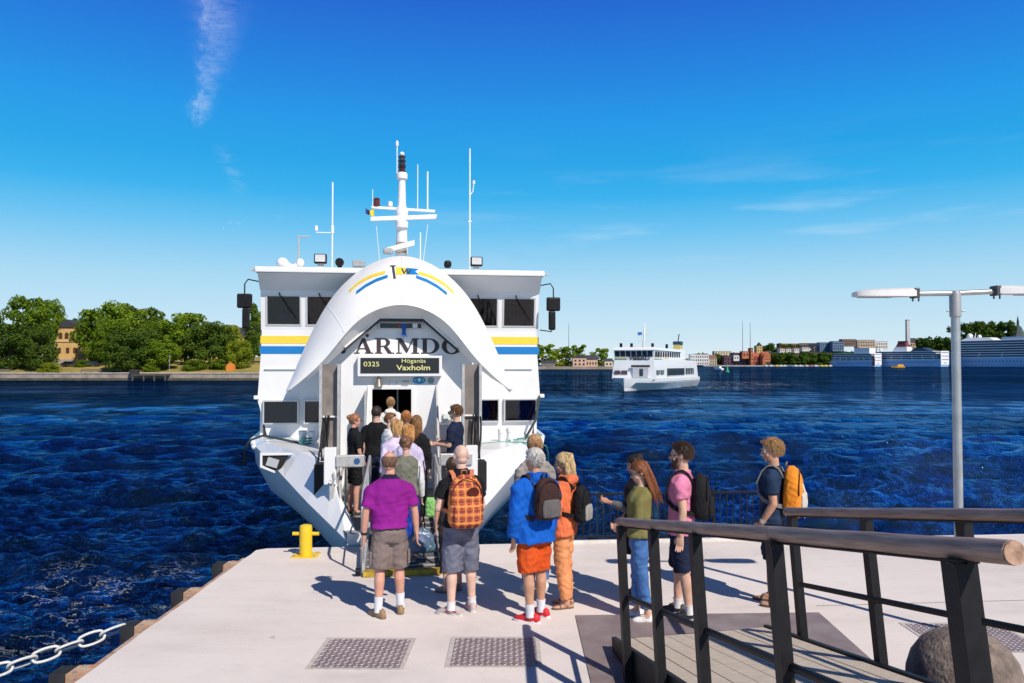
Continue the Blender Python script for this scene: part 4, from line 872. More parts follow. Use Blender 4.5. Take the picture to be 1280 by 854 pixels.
# ---- mast and roof gear
MY = 19.4
ms = empty('mast', (0, -FO, -WATER_Z + 4.7 * .075), parent=ferry); ms.scale = (1, 1, .925)
mw = mat('mast_white', (.80, .80, .79), .4, var=.06, vscale=5)
MB().lathe([(.16, 4.7), (.15, 5.55), (.13, 5.9), (.13, 6.4), (.16, 6.55), (.10, 6.7), (.085, 7.3), (.075, 7.42), (0, 7.42)], (.0, MY, 0), 14).build('mast_pole', mw, ms, smooth=40)
MB().box((0, MY - .02, 5.58), (.26, .26, .30), bev=.02).build('mast_collar', mat('weathered_box', (.30, .27, .24), .6, var=.3, vscale=9), ms)
MB().lathe([(0, 7.40), (.13, 7.40), (.14, 7.5), (.12, 7.56), (0, 7.56)], (0, MY, 0), 12).build('lantern_base', mw, ms, smooth=40)
for k, (zz, mm) in enumerate(((7.58, (.06, .015, .012)), (7.74, (.03, .03, .035)), (7.86, (.05, .05, .05)))):
    MB().lathe([(0, zz), (.10, zz), (.10, zz + .02), (.075, zz + .03), (.075, zz + .11), (.10, zz + .12), (.10, zz + .135), (0, zz + .135)], (0, MY, 0), 10).build('signal_lantern', mat(f'lantern_{k}', mm, .3), ms)
MB().ball((.0, MY, 8.06), .06, n=10, m=6).build('gps_dome', mw, ms, smooth=True)
MB().tube([(-.12, MY, 7.5), (-.12, MY, 8.30)], .014, n=6).lathe([(0, 8.26), (.035, 8.27), (.035, 8.38), (0, 8.42)], (-.12, MY, 0), 8).build('anemometer', mw, ms)['kind'] = 'stuff'
MB().hexa([(-.72, MY - .05, 6.60), (.80, MY - .05, 6.54), (.80, MY + .05, 6.54), (-.72, MY + .05, 6.60), (-.72, MY - .05, 6.66), (.80, MY - .05, 6.60), (.80, MY + .05, 6.60), (-.72, MY + .05, 6.66)]).build('yard_arm', mw, ms)
MB().lathe([(0, 6.67), (.09, 6.67), (.09, 6.69), (.075, 6.70), (.075, 6.83), (.09, 6.84), (.05, 6.88), (0, 6.88)], (-.60, MY, 0), 10).build('side_lantern', mat('lantern_red', (.12, .02, .015), .3), ms)
MB().lathe([(0, 6.66), (.06, 6.66), (.06, 6.78), (.03, 6.80), (0, 6.80)], (-.28, MY, 0), 10).build('small_dome', mw, ms, smooth=40)
MB().hexa([(-.74, MY - .12, 6.26), (.84, MY - .12, 6.36), (.84, MY - .02, 6.36), (-.74, MY - .02, 6.26), (-.74, MY - .12, 6.36), (.84, MY - .12, 6.47), (.84, MY - .02, 6.47), (-.74, MY - .02, 6.36)]).build('radar_scanner', mw, ms)
MB().lathe([(0, 6.1), (.15, 6.1), (.15, 6.26), (.10, 6.30), (0, 6.30)], (0, MY - .07, 0), 12).build('radar_gearbox', mw, ms, smooth=40)
MB().hexa([(-.35, MY - .42, 5.40), (.30, MY - .42, 5.60), (.30, MY - .32, 5.60), (-.35, MY - .32, 5.40), (-.35, MY - .42, 5.52), (.30, MY - .42, 5.73), (.30, MY - .32, 5.73), (-.35, MY - .32, 5.52)]).build('lower_radar_scanner', mw, ms)
MB().box((-.32, MY - .45, 5.42), (.24, .16, .16), bev=.05).build('radar_motor', grey_ship, ms)
for x_, z0, z1, r_ in ((.38, 6.6, 7.80, .012), (.62, 6.56, 7.62, .020), (-.70, 6.3, 7.1, .010), (.45, 4.8, 6.0, .016)):
    MB().tube([(x_, MY, z0), (x_, MY, z1)], r_, n=6).build('whip_aerial', mw, ms)
for (x0, z0, x1, z1) in ((-.62, 6.3, -.50, 4.9), (.66, 6.5, .48, 4.9)):
    MB().tube([(x0, MY, z0), (x1, MY, z1)], .007, n=5).build('stay_wire', mw, ms)
fl = MB(); n = 8; vs = []
for i in range(n + 1): vs += [(-.66 - .20 * i / n, MY - .08 + .04 * math.sin(i * 1.3), 6.60 - .05 * i / n - .05 * math.sin(i * .5)), (-.66 - .20 * i / n, MY - .08 + .04 * math.sin(i * 1.3 + .6), 6.38 + .06 * i / n)]
fl.add(vs, [(2 * i, 2 * i + 2, 2 * i + 3, 2 * i + 1) for i in range(n // 2)], 0); fl.add(vs, [(2 * i, 2 * i + 2, 2 * i + 3, 2 * i + 1) for i in range(n // 2, n)], 1); fl.build('signal_flag', [stripe_y, mat('flag_navy', (.02, .05, .18), .7)], ms, fix=False)
gear = empty('roof_gear', (0, -FO, -WATER_Z), parent=ferry)
GY = 18.0; RZ = 4.73
def gk(x): return x * GY / 19.5
MB().tube([(-1.53, GY, RZ), (-1.53, GY, 6.75)], .018, n=6).tube([(-1.53, GY, 5.62), (-1.88, GY, 5.62), (-1.88, GY, 5.66)], .012, n=6).lathe([(0, 5.65), (.035, 5.66), (.035, 5.76), (0, 5.78)], (-1.88, GY, 0), 8).lathe([(0, 5.6), (.035, 5.61), (.035, 5.78), (0, 5.8)], (-1.53, GY, 0), 8).build('tall_aerial', mw, gear)['kind'] = 'stuff'
MB().tube([(-2.26, GY, RZ), (-2.26, GY, 5.52)], .022, n=6).tube([(-2.28, GY, 5.52), (-2.02, GY, 5.53)], .018, n=6).build('wind_vane_pole', soft_grey, gear)['kind'] = 'stuff'
MB().tube([(1.53, GY, RZ), (1.53, GY, 7.62)], .018, n=6).tube([(1.53, GY, 6.55), (1.60, GY, 6.64), (1.62, GY, 6.82)], .012, n=6).lathe([(0, 6.8), (.03, 6.81), (.03, 6.88), (0, 6.9)], (1.62, GY, 0), 8).box((1.53, GY, 5.95), (.07, .05, .03)).build('tall_aerial', mw, gear)['kind'] = 'stuff'
MB().ball((-2.60, GY, 4.93), (.13, .13, .12), n=12, m=8).build('satellite_dome', mw, gear, smooth=True)
MB().tube([(-2.55, GY, 4.90), (-2.40, GY, 4.82), (-2.28, GY, 4.86)], [.10, .075, .08], n=10).ball((-2.22, GY, 4.93), (.09, .09, .11), n=10, m=7).box((-2.42, GY, 4.76), (.4, .14, .06)).build('life_raft_horn', mw, gear, smooth=40)['kind'] = 'stuff'
for x_ in (-1.72, 1.62):
    q = MB(); q.box((x_, 17.35, 4.95), (.26, .16, .20), bev=.015); q2 = q.build('floodlight', black_steel, gear)
    MB().box((x_, 17.26, 4.955), (.21, .012, .15)).build('lamp_glass', mat('floodlight_glass', (.62, .62, .62), .15, var=.1), q2)
    MB().box((x_, 17.38, 4.79), (.12, .1, .14)).build('bracket', soft_grey, q2)
MB().lathe([(.0, -.08), (.08, -.08), (.095, 0), (.09, .08), (0, .08)], (-1.32, 17.35, 4.88), 12, rot=Matrix.Rotation(R(90), 3, 'X')).box((-1.32, 17.38, 4.77), (.09, .09, .10)).build('search_light', black_steel, gear)['kind'] = 'stuff'
MB().box((-.92, 17.4, 4.86), (.26, .2, .13), bev=.02).build('vent_box', grey_ship, gear)
MB().box((1.0, 17.5, 4.90), (.16, .2, .16), bev=.05).build('vent_hood', black_steel, gear)
# ---- gangplank from the ferry's well deck to the pier
gx = .06
gk_ = empty('gangplank', (-10.4 * math.sin(FA) + gx * math.cos(FA), 10.4 * math.cos(FA) + gx * math.sin(FA), 0), FA); tag(gk_, 'narrow grey steel boarding gangplank with yellow end laid onto the pier', 'gangplank')
def gpk(x, t, h): return Vector((x, t, .035 + .085 * t + h))     # local: across, up, above
m_ = MB(); m_.hexa([gpk(-.50, -.02, -.05), gpk(.50, -.02, -.05), gpk(.50, 2.7, -.10), gpk(-.50, 2.7, -.10), gpk(-.50, -.02, 0), gpk(.50, -.02, 0), gpk(.50, 2.7, 0), gpk(-.50, 2.7, 0)]); m_.build('tread', mat('tread_dark', (.10, .10, .105), .8, var=.3, vscale=12, bump=.3, bscale=70), gk_)
for k in range(9):
    c_ = MB(); y_ = .22 + k * .28; c_.box(gpk(0, y_, .008), (.94, .025, .016)); c_.build('cleat', soft_grey, gk_)
m_ = MB(); m_.prism([(-.50, -.09), (.50, -.09), (.50, .03), (-.50, .03)], .004, .075, axis='z'); m_.build('end_nosing', mat('worn_yellow', (.58, .38, .02), .6, var=.4, vscale=9, col2=(.14, .10, .03)), gk_)
for sg in (-1, 1):
    m_ = MB(); m_.hexa([gpk(sg * .50 - .02, -.02, -.05), gpk(sg * .50 + .02, -.02, -.05), gpk(sg * .50 + .02, 2.7, -.1), gpk(sg * .50 - .02, 2.7, -.1), gpk(sg * .50 - .02, -.02, .13), gpk(sg * .50 + .02, -.02, .13), gpk(sg * .50 + .02, 2.7, .13), gpk(sg * .50 - .02, 2.7, .13)]); m_.build('side_plate', soft_grey, gk_)
    MB().tube([gpk(sg * .52, .06, .05), gpk(sg * .52, .10, .88), gpk(sg * .52, .3, .97), gpk(sg * .52, 2.6, .97), gpk(sg * .52, 2.7, .9), gpk(sg * .52, 2.7, .0)], .021, n=8).build('handrail', soft_grey, gk_, smooth=True)
    MB().tube([gpk(sg * .52, .1, .5), gpk(sg * .52, 2.7, .5)], .014, n=6).build('middle_rail', soft_grey, gk_, smooth=True)
    for t_ in (.95, 1.8): MB().tube([gpk(sg * .52, t_, 0), gpk(sg * .52, t_, .97)], .018, n=8).build('stanchion', soft_grey, gk_)
    MB().lathe([(.0, -.03), (.05, -.03), (.05, .03), (0, .03)], (sg * .57, .0, .055), 12, rot=Matrix.Rotation(R(90), 3, 'Y')).build('roller', black_steel, gk_, smooth=40)
# ================================================================== PEOPLE
def V3(*a): return Vector(a)
def remeshed(mb, voxel, smooth=4, fold=None, seed=0):
    """union of the collected solids as one continuous skin"""
    me = bpy.data.meshes.new('tmp'); me.from_pydata(mb.v, [], mb.f); o = bpy.data.objects.new('tmp', me); COL.objects.link(o)
    r_ = o.modifiers.new('r', 'REMESH'); r_.mode = 'VOXEL'; r_.voxel_size = voxel; r_.adaptivity = 0
    s_ = o.modifiers.new('s', 'SMOOTH'); s_.factor = .5; s_.iterations = smooth
    dg = bpy.context.evaluated_depsgraph_get(); out_ = bpy.data.meshes.new_from_object(o.evaluated_get(dg)); bpy.data.objects.remove(o); bpy.data.meshes.remove(me)
    if fold:
        n = len(out_.vertices); co = np.empty(n * 3, np.float32); out_.vertices.foreach_get('co', co); co = co.reshape(-1, 3); no = np.empty(n * 3, np.float32); out_.vertices.foreach_get('normal', no); no = no.reshape(-1, 3)
        rng = np.random.default_rng(seed); d = np.zeros(n); amp, fr_ = fold
        for k in range(7):
            v = rng.normal(0, 1, 3); v[2] *= 1.5; v /= np.linalg.norm(v); f = fr_ * rng.uniform(.5, 1.7); w2 = rng.normal(0, 1, 3) * 9
            q_ = np.sin(co @ v * f + 1.6 * np.sin(co @ w2) + rng.uniform(0, 6)); d += (1 - 2.2 * np.abs(q_) ** .8) * rng.uniform(.5, 1) / (1 + .015 * f)
        d = np.sign(d) * np.abs(d) ** 1.1; co = co + no * (amp * d / 2.2)[:, None]; out_.vertices.foreach_set('co', co.astype(np.float32).ravel())
    out_.polygons.foreach_set('use_smooth', [True] * len(out_.polygons)); out_.update()
    return out_
def ring(c, rx, ry, n=20, e=2.3, yaw=0.0):
    pts = []
    for k in range(n):
        a = 2 * math.pi * k / n; ca, sa = math.cos(a), math.sin(a)
        x = rx * math.copysign(abs(ca) ** (2 / e), ca); y = ry * math.copysign(abs(sa) ** (2 / e), sa)
        pts.append(Vector(c) + V3(x * math.cos(yaw) - y * math.sin(yaw), x * math.sin(yaw) + y * math.cos(yaw), 0))
    return pts
def limb(mb, pts, rs, n=12):
    pts = [Vector(p) for p in pts]; mb.tube(pts, rs, n=n)
    for p, r_ in zip(pts, rs): mb.ball(p, r_, n=10, m=6)
# ---- one hand, relaxed or gripping, built once (right hand, wrist at origin, fingers towards -Z, palm towards -X, thumb +Y)
def make_hand(curl):
    mb = MB(); rings = [ring((0, 0, .02), .019, .027), ring((0, .001, -.02), .017, .034), ring((-.002, .003, -.06), .016, .041), ring((-.003, .0, -.092), .013, .040)]; mb.loft(rings)
    for k, (y, ln) in enumerate(((.030, .072), (.011, .080), (-.009, .075), (-.029, .058))):
        p = V3(-.003, y, -.088); d = V3(-.10, .12 * (1 - k * .6) * .5, -1).normalized(); pts = [p]; rs = [.0098]
        for j, fr_ in enumerate((.45, .30, .25)):
            d = (Matrix.Rotation(-curl * (1.0 + .12 * k) * (.7 if j == 0 else 1), 3, 'Y') @ d).normalized()
            if d.x > 0: pass
            p = p + d * ln * fr_; pts.append(p); rs.append(.0092 - .001 * j)
        mb.tube(pts, rs, n=7); mb.ball(pts[-1], rs[-1], n=7, m=5)
        for q, r2 in zip(pts[1:-1], rs[1:-1]): mb.ball(q, r2, n=7, m=5)
    th = [V3(-.004, .028, -.028), V3(-.016, .046, -.052), V3(-.024 - .02 * curl, .052, -.078), V3(-.032 - .03 * curl, .048, -.098)]
    mb.tube(th, [.014, .0125, .0105, .009], n=7)
    for q, r2 in zip(th, [.014, .0125, .0105, .009]): mb.ball(q, r2, n=7, m=5)
    return remeshed(mb, .0048, 2)
HAND = {'relaxed': make_hand(.30), 'grip': make_hand(1.0)}
# ---- one head, built once (eyes at z = 0, face towards +Y)
def make_head():
    mb = MB()
    for c, r_ in (((0, -.015, .025), (.073, .094, .088)), ((0, .030, -.030), (.059, .060, .082)), ((0, .034, -.074), (.046, .050, .038)), ((0, .070, -.098), (.020, .016, .016)),
                  ((.034, .056, -.036), (.026, .024, .028)), ((-.034, .056, -.036), (.026, .024, .028)), ((0, .074, .024), (.048, .017, .013)), ((0, .089, -.062), (.024, .011, .011)),
                  ((.011, .096, -.034), (.010, .010, .008)), ((-.011, .096, -.034), (.010, .010, .008)), ((.075, -.012, -.006), (.010, .020, .031)), ((-.075, -.012, -.006), (.010, .020, .031)), ((0, -.02, -.04), (.056, .07, .05))): mb.ball(c, r_, n=16, m=12)
    mb.tube([(0, .082, .016), (0, .098, -.008), (0, .110, -.030)], [.009, .0105, .012], n=8)
    return remeshed(mb, .0058, 2)
HEADM = make_head()
SKINS = {}
def skin(tone, name): 
    return mat('skin_' + name, tone, .52, var=.12, vscale=14, bump=.05, bscale=90, spec=.35)
SK_L = skin((.60, .36, .26), 'light'); SK_T = skin((.52, .28, .18), 'tanned'); SK_P = skin((.66, .43, .34), 'pale'); SK_R = skin((.58, .30, .22), 'ruddy')
lip_m = mat('lip', (.42, .16, .14), .5); eye_w = mat('eye_white', (.75, .72, .70), .3); eye_d = mat('eye_iris', (.03, .03, .035), .2)
def cloth(name, col, var=.16, rough=.85):
    if 'cloth_' + name in MATS: return MATS['cloth_' + name]
    m = mat('cloth_' + name, col, rough, var=var, vscale=5, bump=.2, bscale=180, spec=.2); t = m.node_tree
    bp0 = [n for n in t.nodes if n.type == 'BUMP'][0]; tcn = t.nodes.new('ShaderNodeTexCoord')
    rd = t.nodes.new('ShaderNodeTexNoise'); rd.noise_type = 'RIDGED_MULTIFRACTAL'; rd.inputs['Scale'].default_value = 4.2; rd.inputs['Detail'].default_value = 3; rd.inputs['Distortion'].default_value = .9
    mp = t.nodes.new('ShaderNodeMapping'); mp.inputs['Rotation'].default_value = (.3, .5, 0); mp.inputs['Scale'].default_value = (1, 1, 1.7); t.links.new(tcn.outputs['Object'], mp.inputs[0]); t.links.new(mp.outputs[0], rd.inputs['Vector'])
    b2 = t.nodes.new('ShaderNodeBump'); b2.inputs['Strength'].default_value = .55; b2.inputs['Distance'].default_value = .022; t.links.new(rd.outputs[0], b2.inputs['Height']); t.links.new(b2.outputs[0], bp0.inputs['Normal'])
    return m
def hair_mat(name, c): return mat('hair_' + name, c, .5, var=.45, vscale=60, stretch=(1, 1, .3), spec=.4)
def scalp_r(d):                                        # cranium radius along a unit direction
    c = V3(0, -.015, .025); return c + V3(d.x * .0755, d.y * .0965, d.z * .0905)
def hair_obj(style, hm, M, parent, rng, length=.3, up=.0, bodyR=.2):
    """scalp cap plus several hundred separate locks, as one child mesh"""
    mb = MB()
    lim = {'short': ([-.11, -.03, .02, .05, .09], [-.075, -.035, .012, .055, .082]), 'long': ([-.11, -.03, .02, .05, .09], [-.10, -.07, .0, .05, .072]), 'bob': ([-.11, -.03, .02, .05, .09], [-.10, -.07, .0, .05, .072]),
           'bun': ([-.11, -.03, .02, .05, .09], [-.085, -.04, .012, .055, .082])}.get(style if style in ('long', 'bob', 'bun') else 'short')
    def ok(p):
        if style == 'balding': return p.z < .062 and p.z > np.interp(p.y, [-.11, -.03, .02, .05], [-.08, -.035, .02, .2])
        return p.z > np.interp(p.y, lim[0], lim[1])
    n, m = 40, 24; idx = {}; vs = []; fs = []
    for i in range(m + 1):
        for k in range(n):
            t = math.pi * min(max(i, .05), m - .05) / m; a = 2 * math.pi * k / n; d = V3(math.sin(t) * math.cos(a), math.sin(t) * math.sin(a), math.cos(t)); p = scalp_r(d)
            thick = .007 if style in ('short', 'balding') else .012
            idx[i, k] = len(vs); vs.append(p + d * (thick + .003 * math.sin(a * 9 + t * 5)) if ok(p) else p - d * .012)
    for i in range(m):
        for k in range(n):
            q = [idx[i, k], idx[i, (k + 1) % n], idx[i + 1, (k + 1) % n], idx[i + 1, k]]
            if sum(ok(scalp_r((Vector(vs[j]) - V3(0, -.015, .025)).normalized())) for j in q) >= 2: fs.append(tuple(q))
    mb.add(vs, fs)
    N_ = {'short': 900, 'balding': 420, 'long': 560, 'bob': 560, 'bun': 480}[style]
    cnt = 0
    while cnt < N_:
        d = V3(*rng.normal(0, 1, 3)).normalized()
        if d.z < -.75: continue
        p = scalp_r(d)
        if not ok(p): continue
        cnt += 1; side = 1 if p.x >= 0 else -1; pts = [p]
        if style in ('short', 'balding'):
            L_ = length * rng.uniform(.6, 1.25); L_ *= .62; dirv = (d * (.30 + up) + V3(.18 * rng.normal(), -.35 + .2 * rng.normal(), -.35 + .9 * up)).normalized()
            if p.y > .045 and p.z > .05: dirv = (d * .5 + V3(.25 * rng.normal(), .10, .25 + up)).normalized()
            for s_ in (1, 2, 3): dirv = (dirv + V3(0, -.10, -.18)).normalized(); q = p + dirv * L_ * s_ / 3; pts.append(q)
            r0 = .0034
        elif style == 'bun':
            tgt = V3(0, -.115, .05) if p.y > -.09 else p + V3(0, -.02, .03)
            for s_ in (.3, .6, .95):
                q = p.lerp(tgt, s_); dd = (q - V3(0, -.015, .025)); q = V3(0, -.015, .025) + dd.normalized() * max(dd.length, .094 + .006 * rng.random()); pts.append(q)
            r0 = .0046
        else:
            L_ = length * rng.uniform(.75, 1.1); q = p + d * .012; pts.append(q.copy()); steps = 6; wave = rng.uniform(0, 6)
            if p.y > -.03:                                     # swept back from the face, behind the ear
                tgt = V3(side * (.070 + .012 * rng.random()), -.035 - .02 * rng.random(), .01 + .03 * rng.random())
                for u in (.4, .75, 1.0):
                    dd = p.lerp(tgt, u) - V3(0, -.015, .025); dn = V3(dd.x / .0755, dd.y / .0965, dd.z / .0905).normalized(); q = V3(0, -.015, .025) + V3(dn.x * .0755, dn.y * .0965, dn.z * .0905) * 1.12; pts.append(q.copy())
            for s_ in range(steps):
                q = q + V3(0, 0, -L_ / steps) + V3(.006 * math.sin(wave + s_ * 1.3), .006 * math.cos(wave + s_), 0)
                dd = q - V3(0, -.015, q.z); need_x, need_y = .088, .105
                e = math.hypot(dd.x / need_x, dd.y / need_y)
                if q.z > -.12 and e < 1: q.x *= 1 / max(e, .3); q.y = -.015 + dd.y / max(e, .3)
                if q.z <= -.12: q.y = min(q.y, -.02 if abs(q.x) < .06 else .05)
                if q.y > -.005 and q.z < .06: q.x = side * max(abs(q.x), .074); q.y -= .022
                pts.append(q.copy())
            r0 = .0062
        k = len(pts); mb.tube(pts, [r0 * (1 - .75 * i / (k - 1)) * (1 if i else .7) for i in range(k)], n=4, caps=False)
    if style == 'bun': mb.ball((0, -.125, .05), (.042, .035, .04), n=12, m=8)
    for sx in (-1, 1): mb.tube([(sx * .014, .0925, .028), (sx * .030, .0915, .033), (sx * .047, .077, .026)], [.003, .004, .002], n=5)     # eyebrows
    o = mb.build('hair', hm, parent, smooth=True, fix=False); o.matrix_local = M; return o
def person(label, loc, heading, H, top, bottom, skin_m=SK_L, sex='m', belly=0.0, wide=1.0, feet=((.10, .02, 6), (-.10, -.03, -6)), arms=None, head=(0, 0), hair=('short', (.10, .06, .03), .035), shoes=((.2, .15, .1), (.5, .48, .45)), lean=0.0, group=None, vox=.0125, socks=None, glasses=None, beard=None, seed=0, hands=('relaxed', 'relaxed'), extra=None):
    """label, ground position, heading (0 = away from the viewer, + turns left), standing height; returns the empty and useful joints"""
    rng = np.random.default_rng(seed + 11); t = empty('person', loc, heading); tag(t, label, 'person', group)
    S = H / 1.75; f = sex == 'f'
    sw = (.172 if f else .190) * wide; hipw = (.172 if f else .168) * (wide * .5 + .5); wst = (.125 if f else .152) * wide
    def P(x, y, z): return V3(x, y + math.tan(lean) * max(0, z - .93), z) * S
    TORSO = [(.80, .0, hipw * .92, .110), (.90, -.005, hipw, .122), (.99, 0, hipw * .96, .115), (1.08, .004 + belly * .35, wst + belly * .35, .100 + belly * .55), (1.18, .006 + belly * .35, wst * 1.04 + belly * .3, .104 + belly * .45), (1.30, .005, sw * .90, .115), (1.37, -.002, sw * .91, .106), (1.415, -.008, sw * .80, .090), (1.45, -.015, sw * .58, .074), (1.485, -.02, sw * .40, .064)]
    def torso_rings(inf, z0=None, z1=None, flare=0.0):
        out_ = []
        for (z, cy, rx, ry) in TORSO:
            if z0 and z < z0 - .001: continue
            if z1 and z > z1: continue
            k = inf * (1 if z < 1.42 or inf < 0 else .75); fl = flare * max(0, 1.1 - z)
            out_.append(ring(P(0, cy, z), (rx + k + fl) * S, (ry + k + fl) * S, 24, 2.5))
        return out_
    # joints
    sh = {1: P(sw * .88, -.012, 1.378), -1: P(-sw * .88, -.012, 1.378)}
    arms = arms or {}; EL = {}; WR = {}
    for sg in (1, -1):
        ua, fa = arms.get(sg, ((.16, -.05, -1), (.05, .16, -1)))
        EL[sg] = sh[sg] + V3(sg * ua[0], ua[1], ua[2]).normalized() * .285 * S; WR[sg] = EL[sg] + V3(sg * fa[0], fa[1], fa[2]).normalized() * .245 * S
    hip = {1: P(.088, 0, .90), -1: P(-.088, 0, .90)}; AN = {}; KN = {}
    for sg, (fx, fy, fyaw) in zip((1, -1), feet):
        AN[sg] = V3(fx, fy - .03, .085) * S; mid = hip[sg].lerp(AN[sg], .47); KN[sg] = mid + V3(0, .022, 0) * S
    # --- body
    b = MB(); b.loft(torso_rings(-.022, z0=.90)); k = 1.0 if not f else .88
    for sg in (1, -1):
        limb(b, [sh[sg] + V3(-sg * .012, 0, -.022) * S, sh[sg].lerp(EL[sg], .5), EL[sg]], [.044 * S * k, .049 * S * k, .041 * S * k]); limb(b, [EL[sg], EL[sg].lerp(WR[sg], .3), WR[sg]], [.041 * S * k, .042 * S * k, .028 * S * k])
        kl = .80 if bottom[0] == 'pants' else 1.0                # slimmer under long trousers
        limb(b, [hip[sg], hip[sg].lerp(KN[sg], .5), KN[sg]], [.090 * S * kl, .077 * S * kl, .058 * S * kl]); cal = KN[sg].lerp(AN[sg], .33) + V3(0, -.014, 0) * S
        limb(b, [KN[sg], cal, KN[sg].lerp(AN[sg], .7), AN[sg]], [.056 * S * kl, .059 * S * kl * (.94 if f else 1), .045 * S * kl, .037 * S]); b.ball(AN[sg] + V3(0, .03, -.03) * S, (.036 * S, .07 * S, .035 * S))
    nb = P(0, -.022, 1.46); hy, hp = head; HC = P(0, .004, 1.635)
    limb(b, [nb, nb.lerp(HC, .55) + V3(0, -.012, 0)], [.060 * S * k, .054 * S * k])
    bm_ = remeshed(b, vox, 3)
    bm = bmesh.new(); bm.from_mesh(bm_); bpy.data.meshes.remove(bm_)
    HM = Matrix.Translation(HC) @ Euler((hp, 0, hy)).to_matrix().to_4x4() @ Matrix.Scale(S * (.97 if f else 1.02) * 1.03, 4)
    def join(me, M, mi, sel=None):
        n0 = len(bm.verts); f0 = len(bm.faces); bm.from_mesh(me); bm.verts.ensure_lookup_table(); bm.faces.ensure_lookup_table()
        for v in bm.verts[n0:]: v.co = M @ v.co
        for fc in bm.faces[f0:]: fc.material_index = mi; fc.smooth = True
    Hme = HEADM.copy(); n0 = len(bm.faces); bm.from_mesh(Hme); bm.faces.ensure_lookup_table(); bm.verts.ensure_lookup_table()
    hv = set()
    for fc in bm.faces[n0:]:
        c = fc.calc_center_median(); fc.smooth = True; fc.material_index = 1 if (abs(c.x) < .023 and -.074 < c.z < -.051 and c.y > .088) else 0
        for v in fc.verts: hv.add(v)
    for v in hv: v.co = HM @ v.co
    bpy.data.meshes.remove(Hme)
    for sg, hk in zip((1, -1), hands):
        fd = (WR[sg] - EL[sg]).normalized(); z = -fd; y = V3(0, 1, 0) - z * z.dot(V3(0, 1, 0)); y = y.normalized() if y.length > .2 else V3(0, 0, 1)
        if abs(fd.y) > .75: y = (V3(-sg * .6, 0, .8) - z * z.dot(V3(-sg * .6, 0, .8))).normalized()
        x = y.cross(z); M = Matrix((x, y, z)).transposed().to_4x4()
        M = Matrix.Translation(WR[sg]) @ M @ Matrix.Diagonal((sg * S * (.9 if f else 1), S * (.9 if f else 1), S * (.9 if f else 1), 1)); join(HAND[hk], M, 0)
    eyes = MB()
    for sx in (-1, 1):
        eyes.ball(HM @ V3(sx * .030, .0735, .002), .0122 * S, 2, n=8, m=6); eyes.ball(HM @ V3(sx * .030, .0815, .001), .0064 * S, 3, n=7, m=5)
    me2 = bpy.data.meshes.new('e'); me2.from_pydata(eyes.v, [], eyes.f); n0 = len(bm.faces); bm.from_mesh(me2); bm.faces.ensure_lookup_table(); bpy.data.meshes.remove(me2)
    for fc, mi in zip(bm.faces[n0:], eyes.m): fc.material_index = mi; fc.smooth = True
    bmesh.ops.recalc_face_normals(bm, faces=bm.faces)
    bme = bpy.data.meshes.new('body'); bm.to_mesh(bme); bm.free()
    for m_ in (skin_m, lip_m, eye_w, eye_d): bme.materials.append(m_)
    mesh_obj('body', bme, t)
    # --- bottom garment
    kind = bottom[0]; bmt = bottom[1]; blen = bottom[2]           # blen: fraction of hip-ankle covered
    g = MB(); inf = bottom[3] if len(bottom) > 3 else .020
    if kind != 'none':
        if kind == 'dress':
            zz = .93 - blen * .84; rs_ = [ring(P(0, 0, zz), (hipw + .06) * S, .17 * S, 24), ring(P(0, 0, (zz + .9) / 2), (hipw + .045) * S, .16 * S, 24), ring(P(0, 0, .95), (hipw + .02) * S, .14 * S, 24), ring(P(0, 0, 1.08), (wst + .02) * S, .118 * S, 24)]
            g.loft(rs_)
        else:
            g.loft([ring(P(0, cy, z), (rx + inf * (.8 if z < .88 else .25 if z < .95 else -.5)) * S, (ry + inf * (.8 if z < .88 else .25 if z < .95 else -.5)) * S, 24, 2.5) for (z, cy, rx, ry) in ((.775, 0, hipw * .80, .095), (.82, 0, hipw * .95, .112), (.90, -.006, hipw, .124), (.99, 0, hipw * .97, .117), (1.03, .002, hipw * .93, .110))])
            for sg in (1, -1):
                chain_ = [hip[sg], hip[sg].lerp(KN[sg], .5), KN[sg], KN[sg].lerp(AN[sg], .5), AN[sg] + V3(0, 0, .0)]; rr = [.094, .084, .068, .064, .056]; cum = [0, .235, .47, .735, 1.0]; pts, rad = [], []
                wid = bottom[4] if len(bottom) > 4 else 0.0
                for q in np.linspace(0, blen, 7):
                    i = max(j for j in range(5) if cum[j] <= q + 1e-6); i = min(i, 3); u = (q - cum[i]) / (cum[i + 1] - cum[i]); pts.append(chain_[i].lerp(chain_[i + 1], u)); rad.append((rr[i] + (rr[i + 1] - rr[i]) * u + inf * (.25 + .75 * min(1, q / .28)) + wid * q) * S)
                g.tube(pts, rad, n=16); g.ball(pts[0], rad[0])
        gm = remeshed(g, vox, 3, fold=(.0075, 30), seed=seed); gm.materials.append(bmt); mesh_obj({'shorts': 'shorts', 'pants': 'trousers', 'dress': 'skirt'}[kind], gm, t)
    # --- top garment
    tk, tm, sl = top[0], top[1], top[2]; ti_ = top[3] if len(top) > 3 else .018; hem = top[4] if len(top) > 4 else .93
    g = MB(); rs_ = [ring(P(0, .002, hem), (hipw + ti_ + .012) * S, (.122 + ti_ + belly * .35) * S, 24, 2.5)] + torso_rings(ti_, z0=max(hem + .03, .95)); g.loft(rs_)
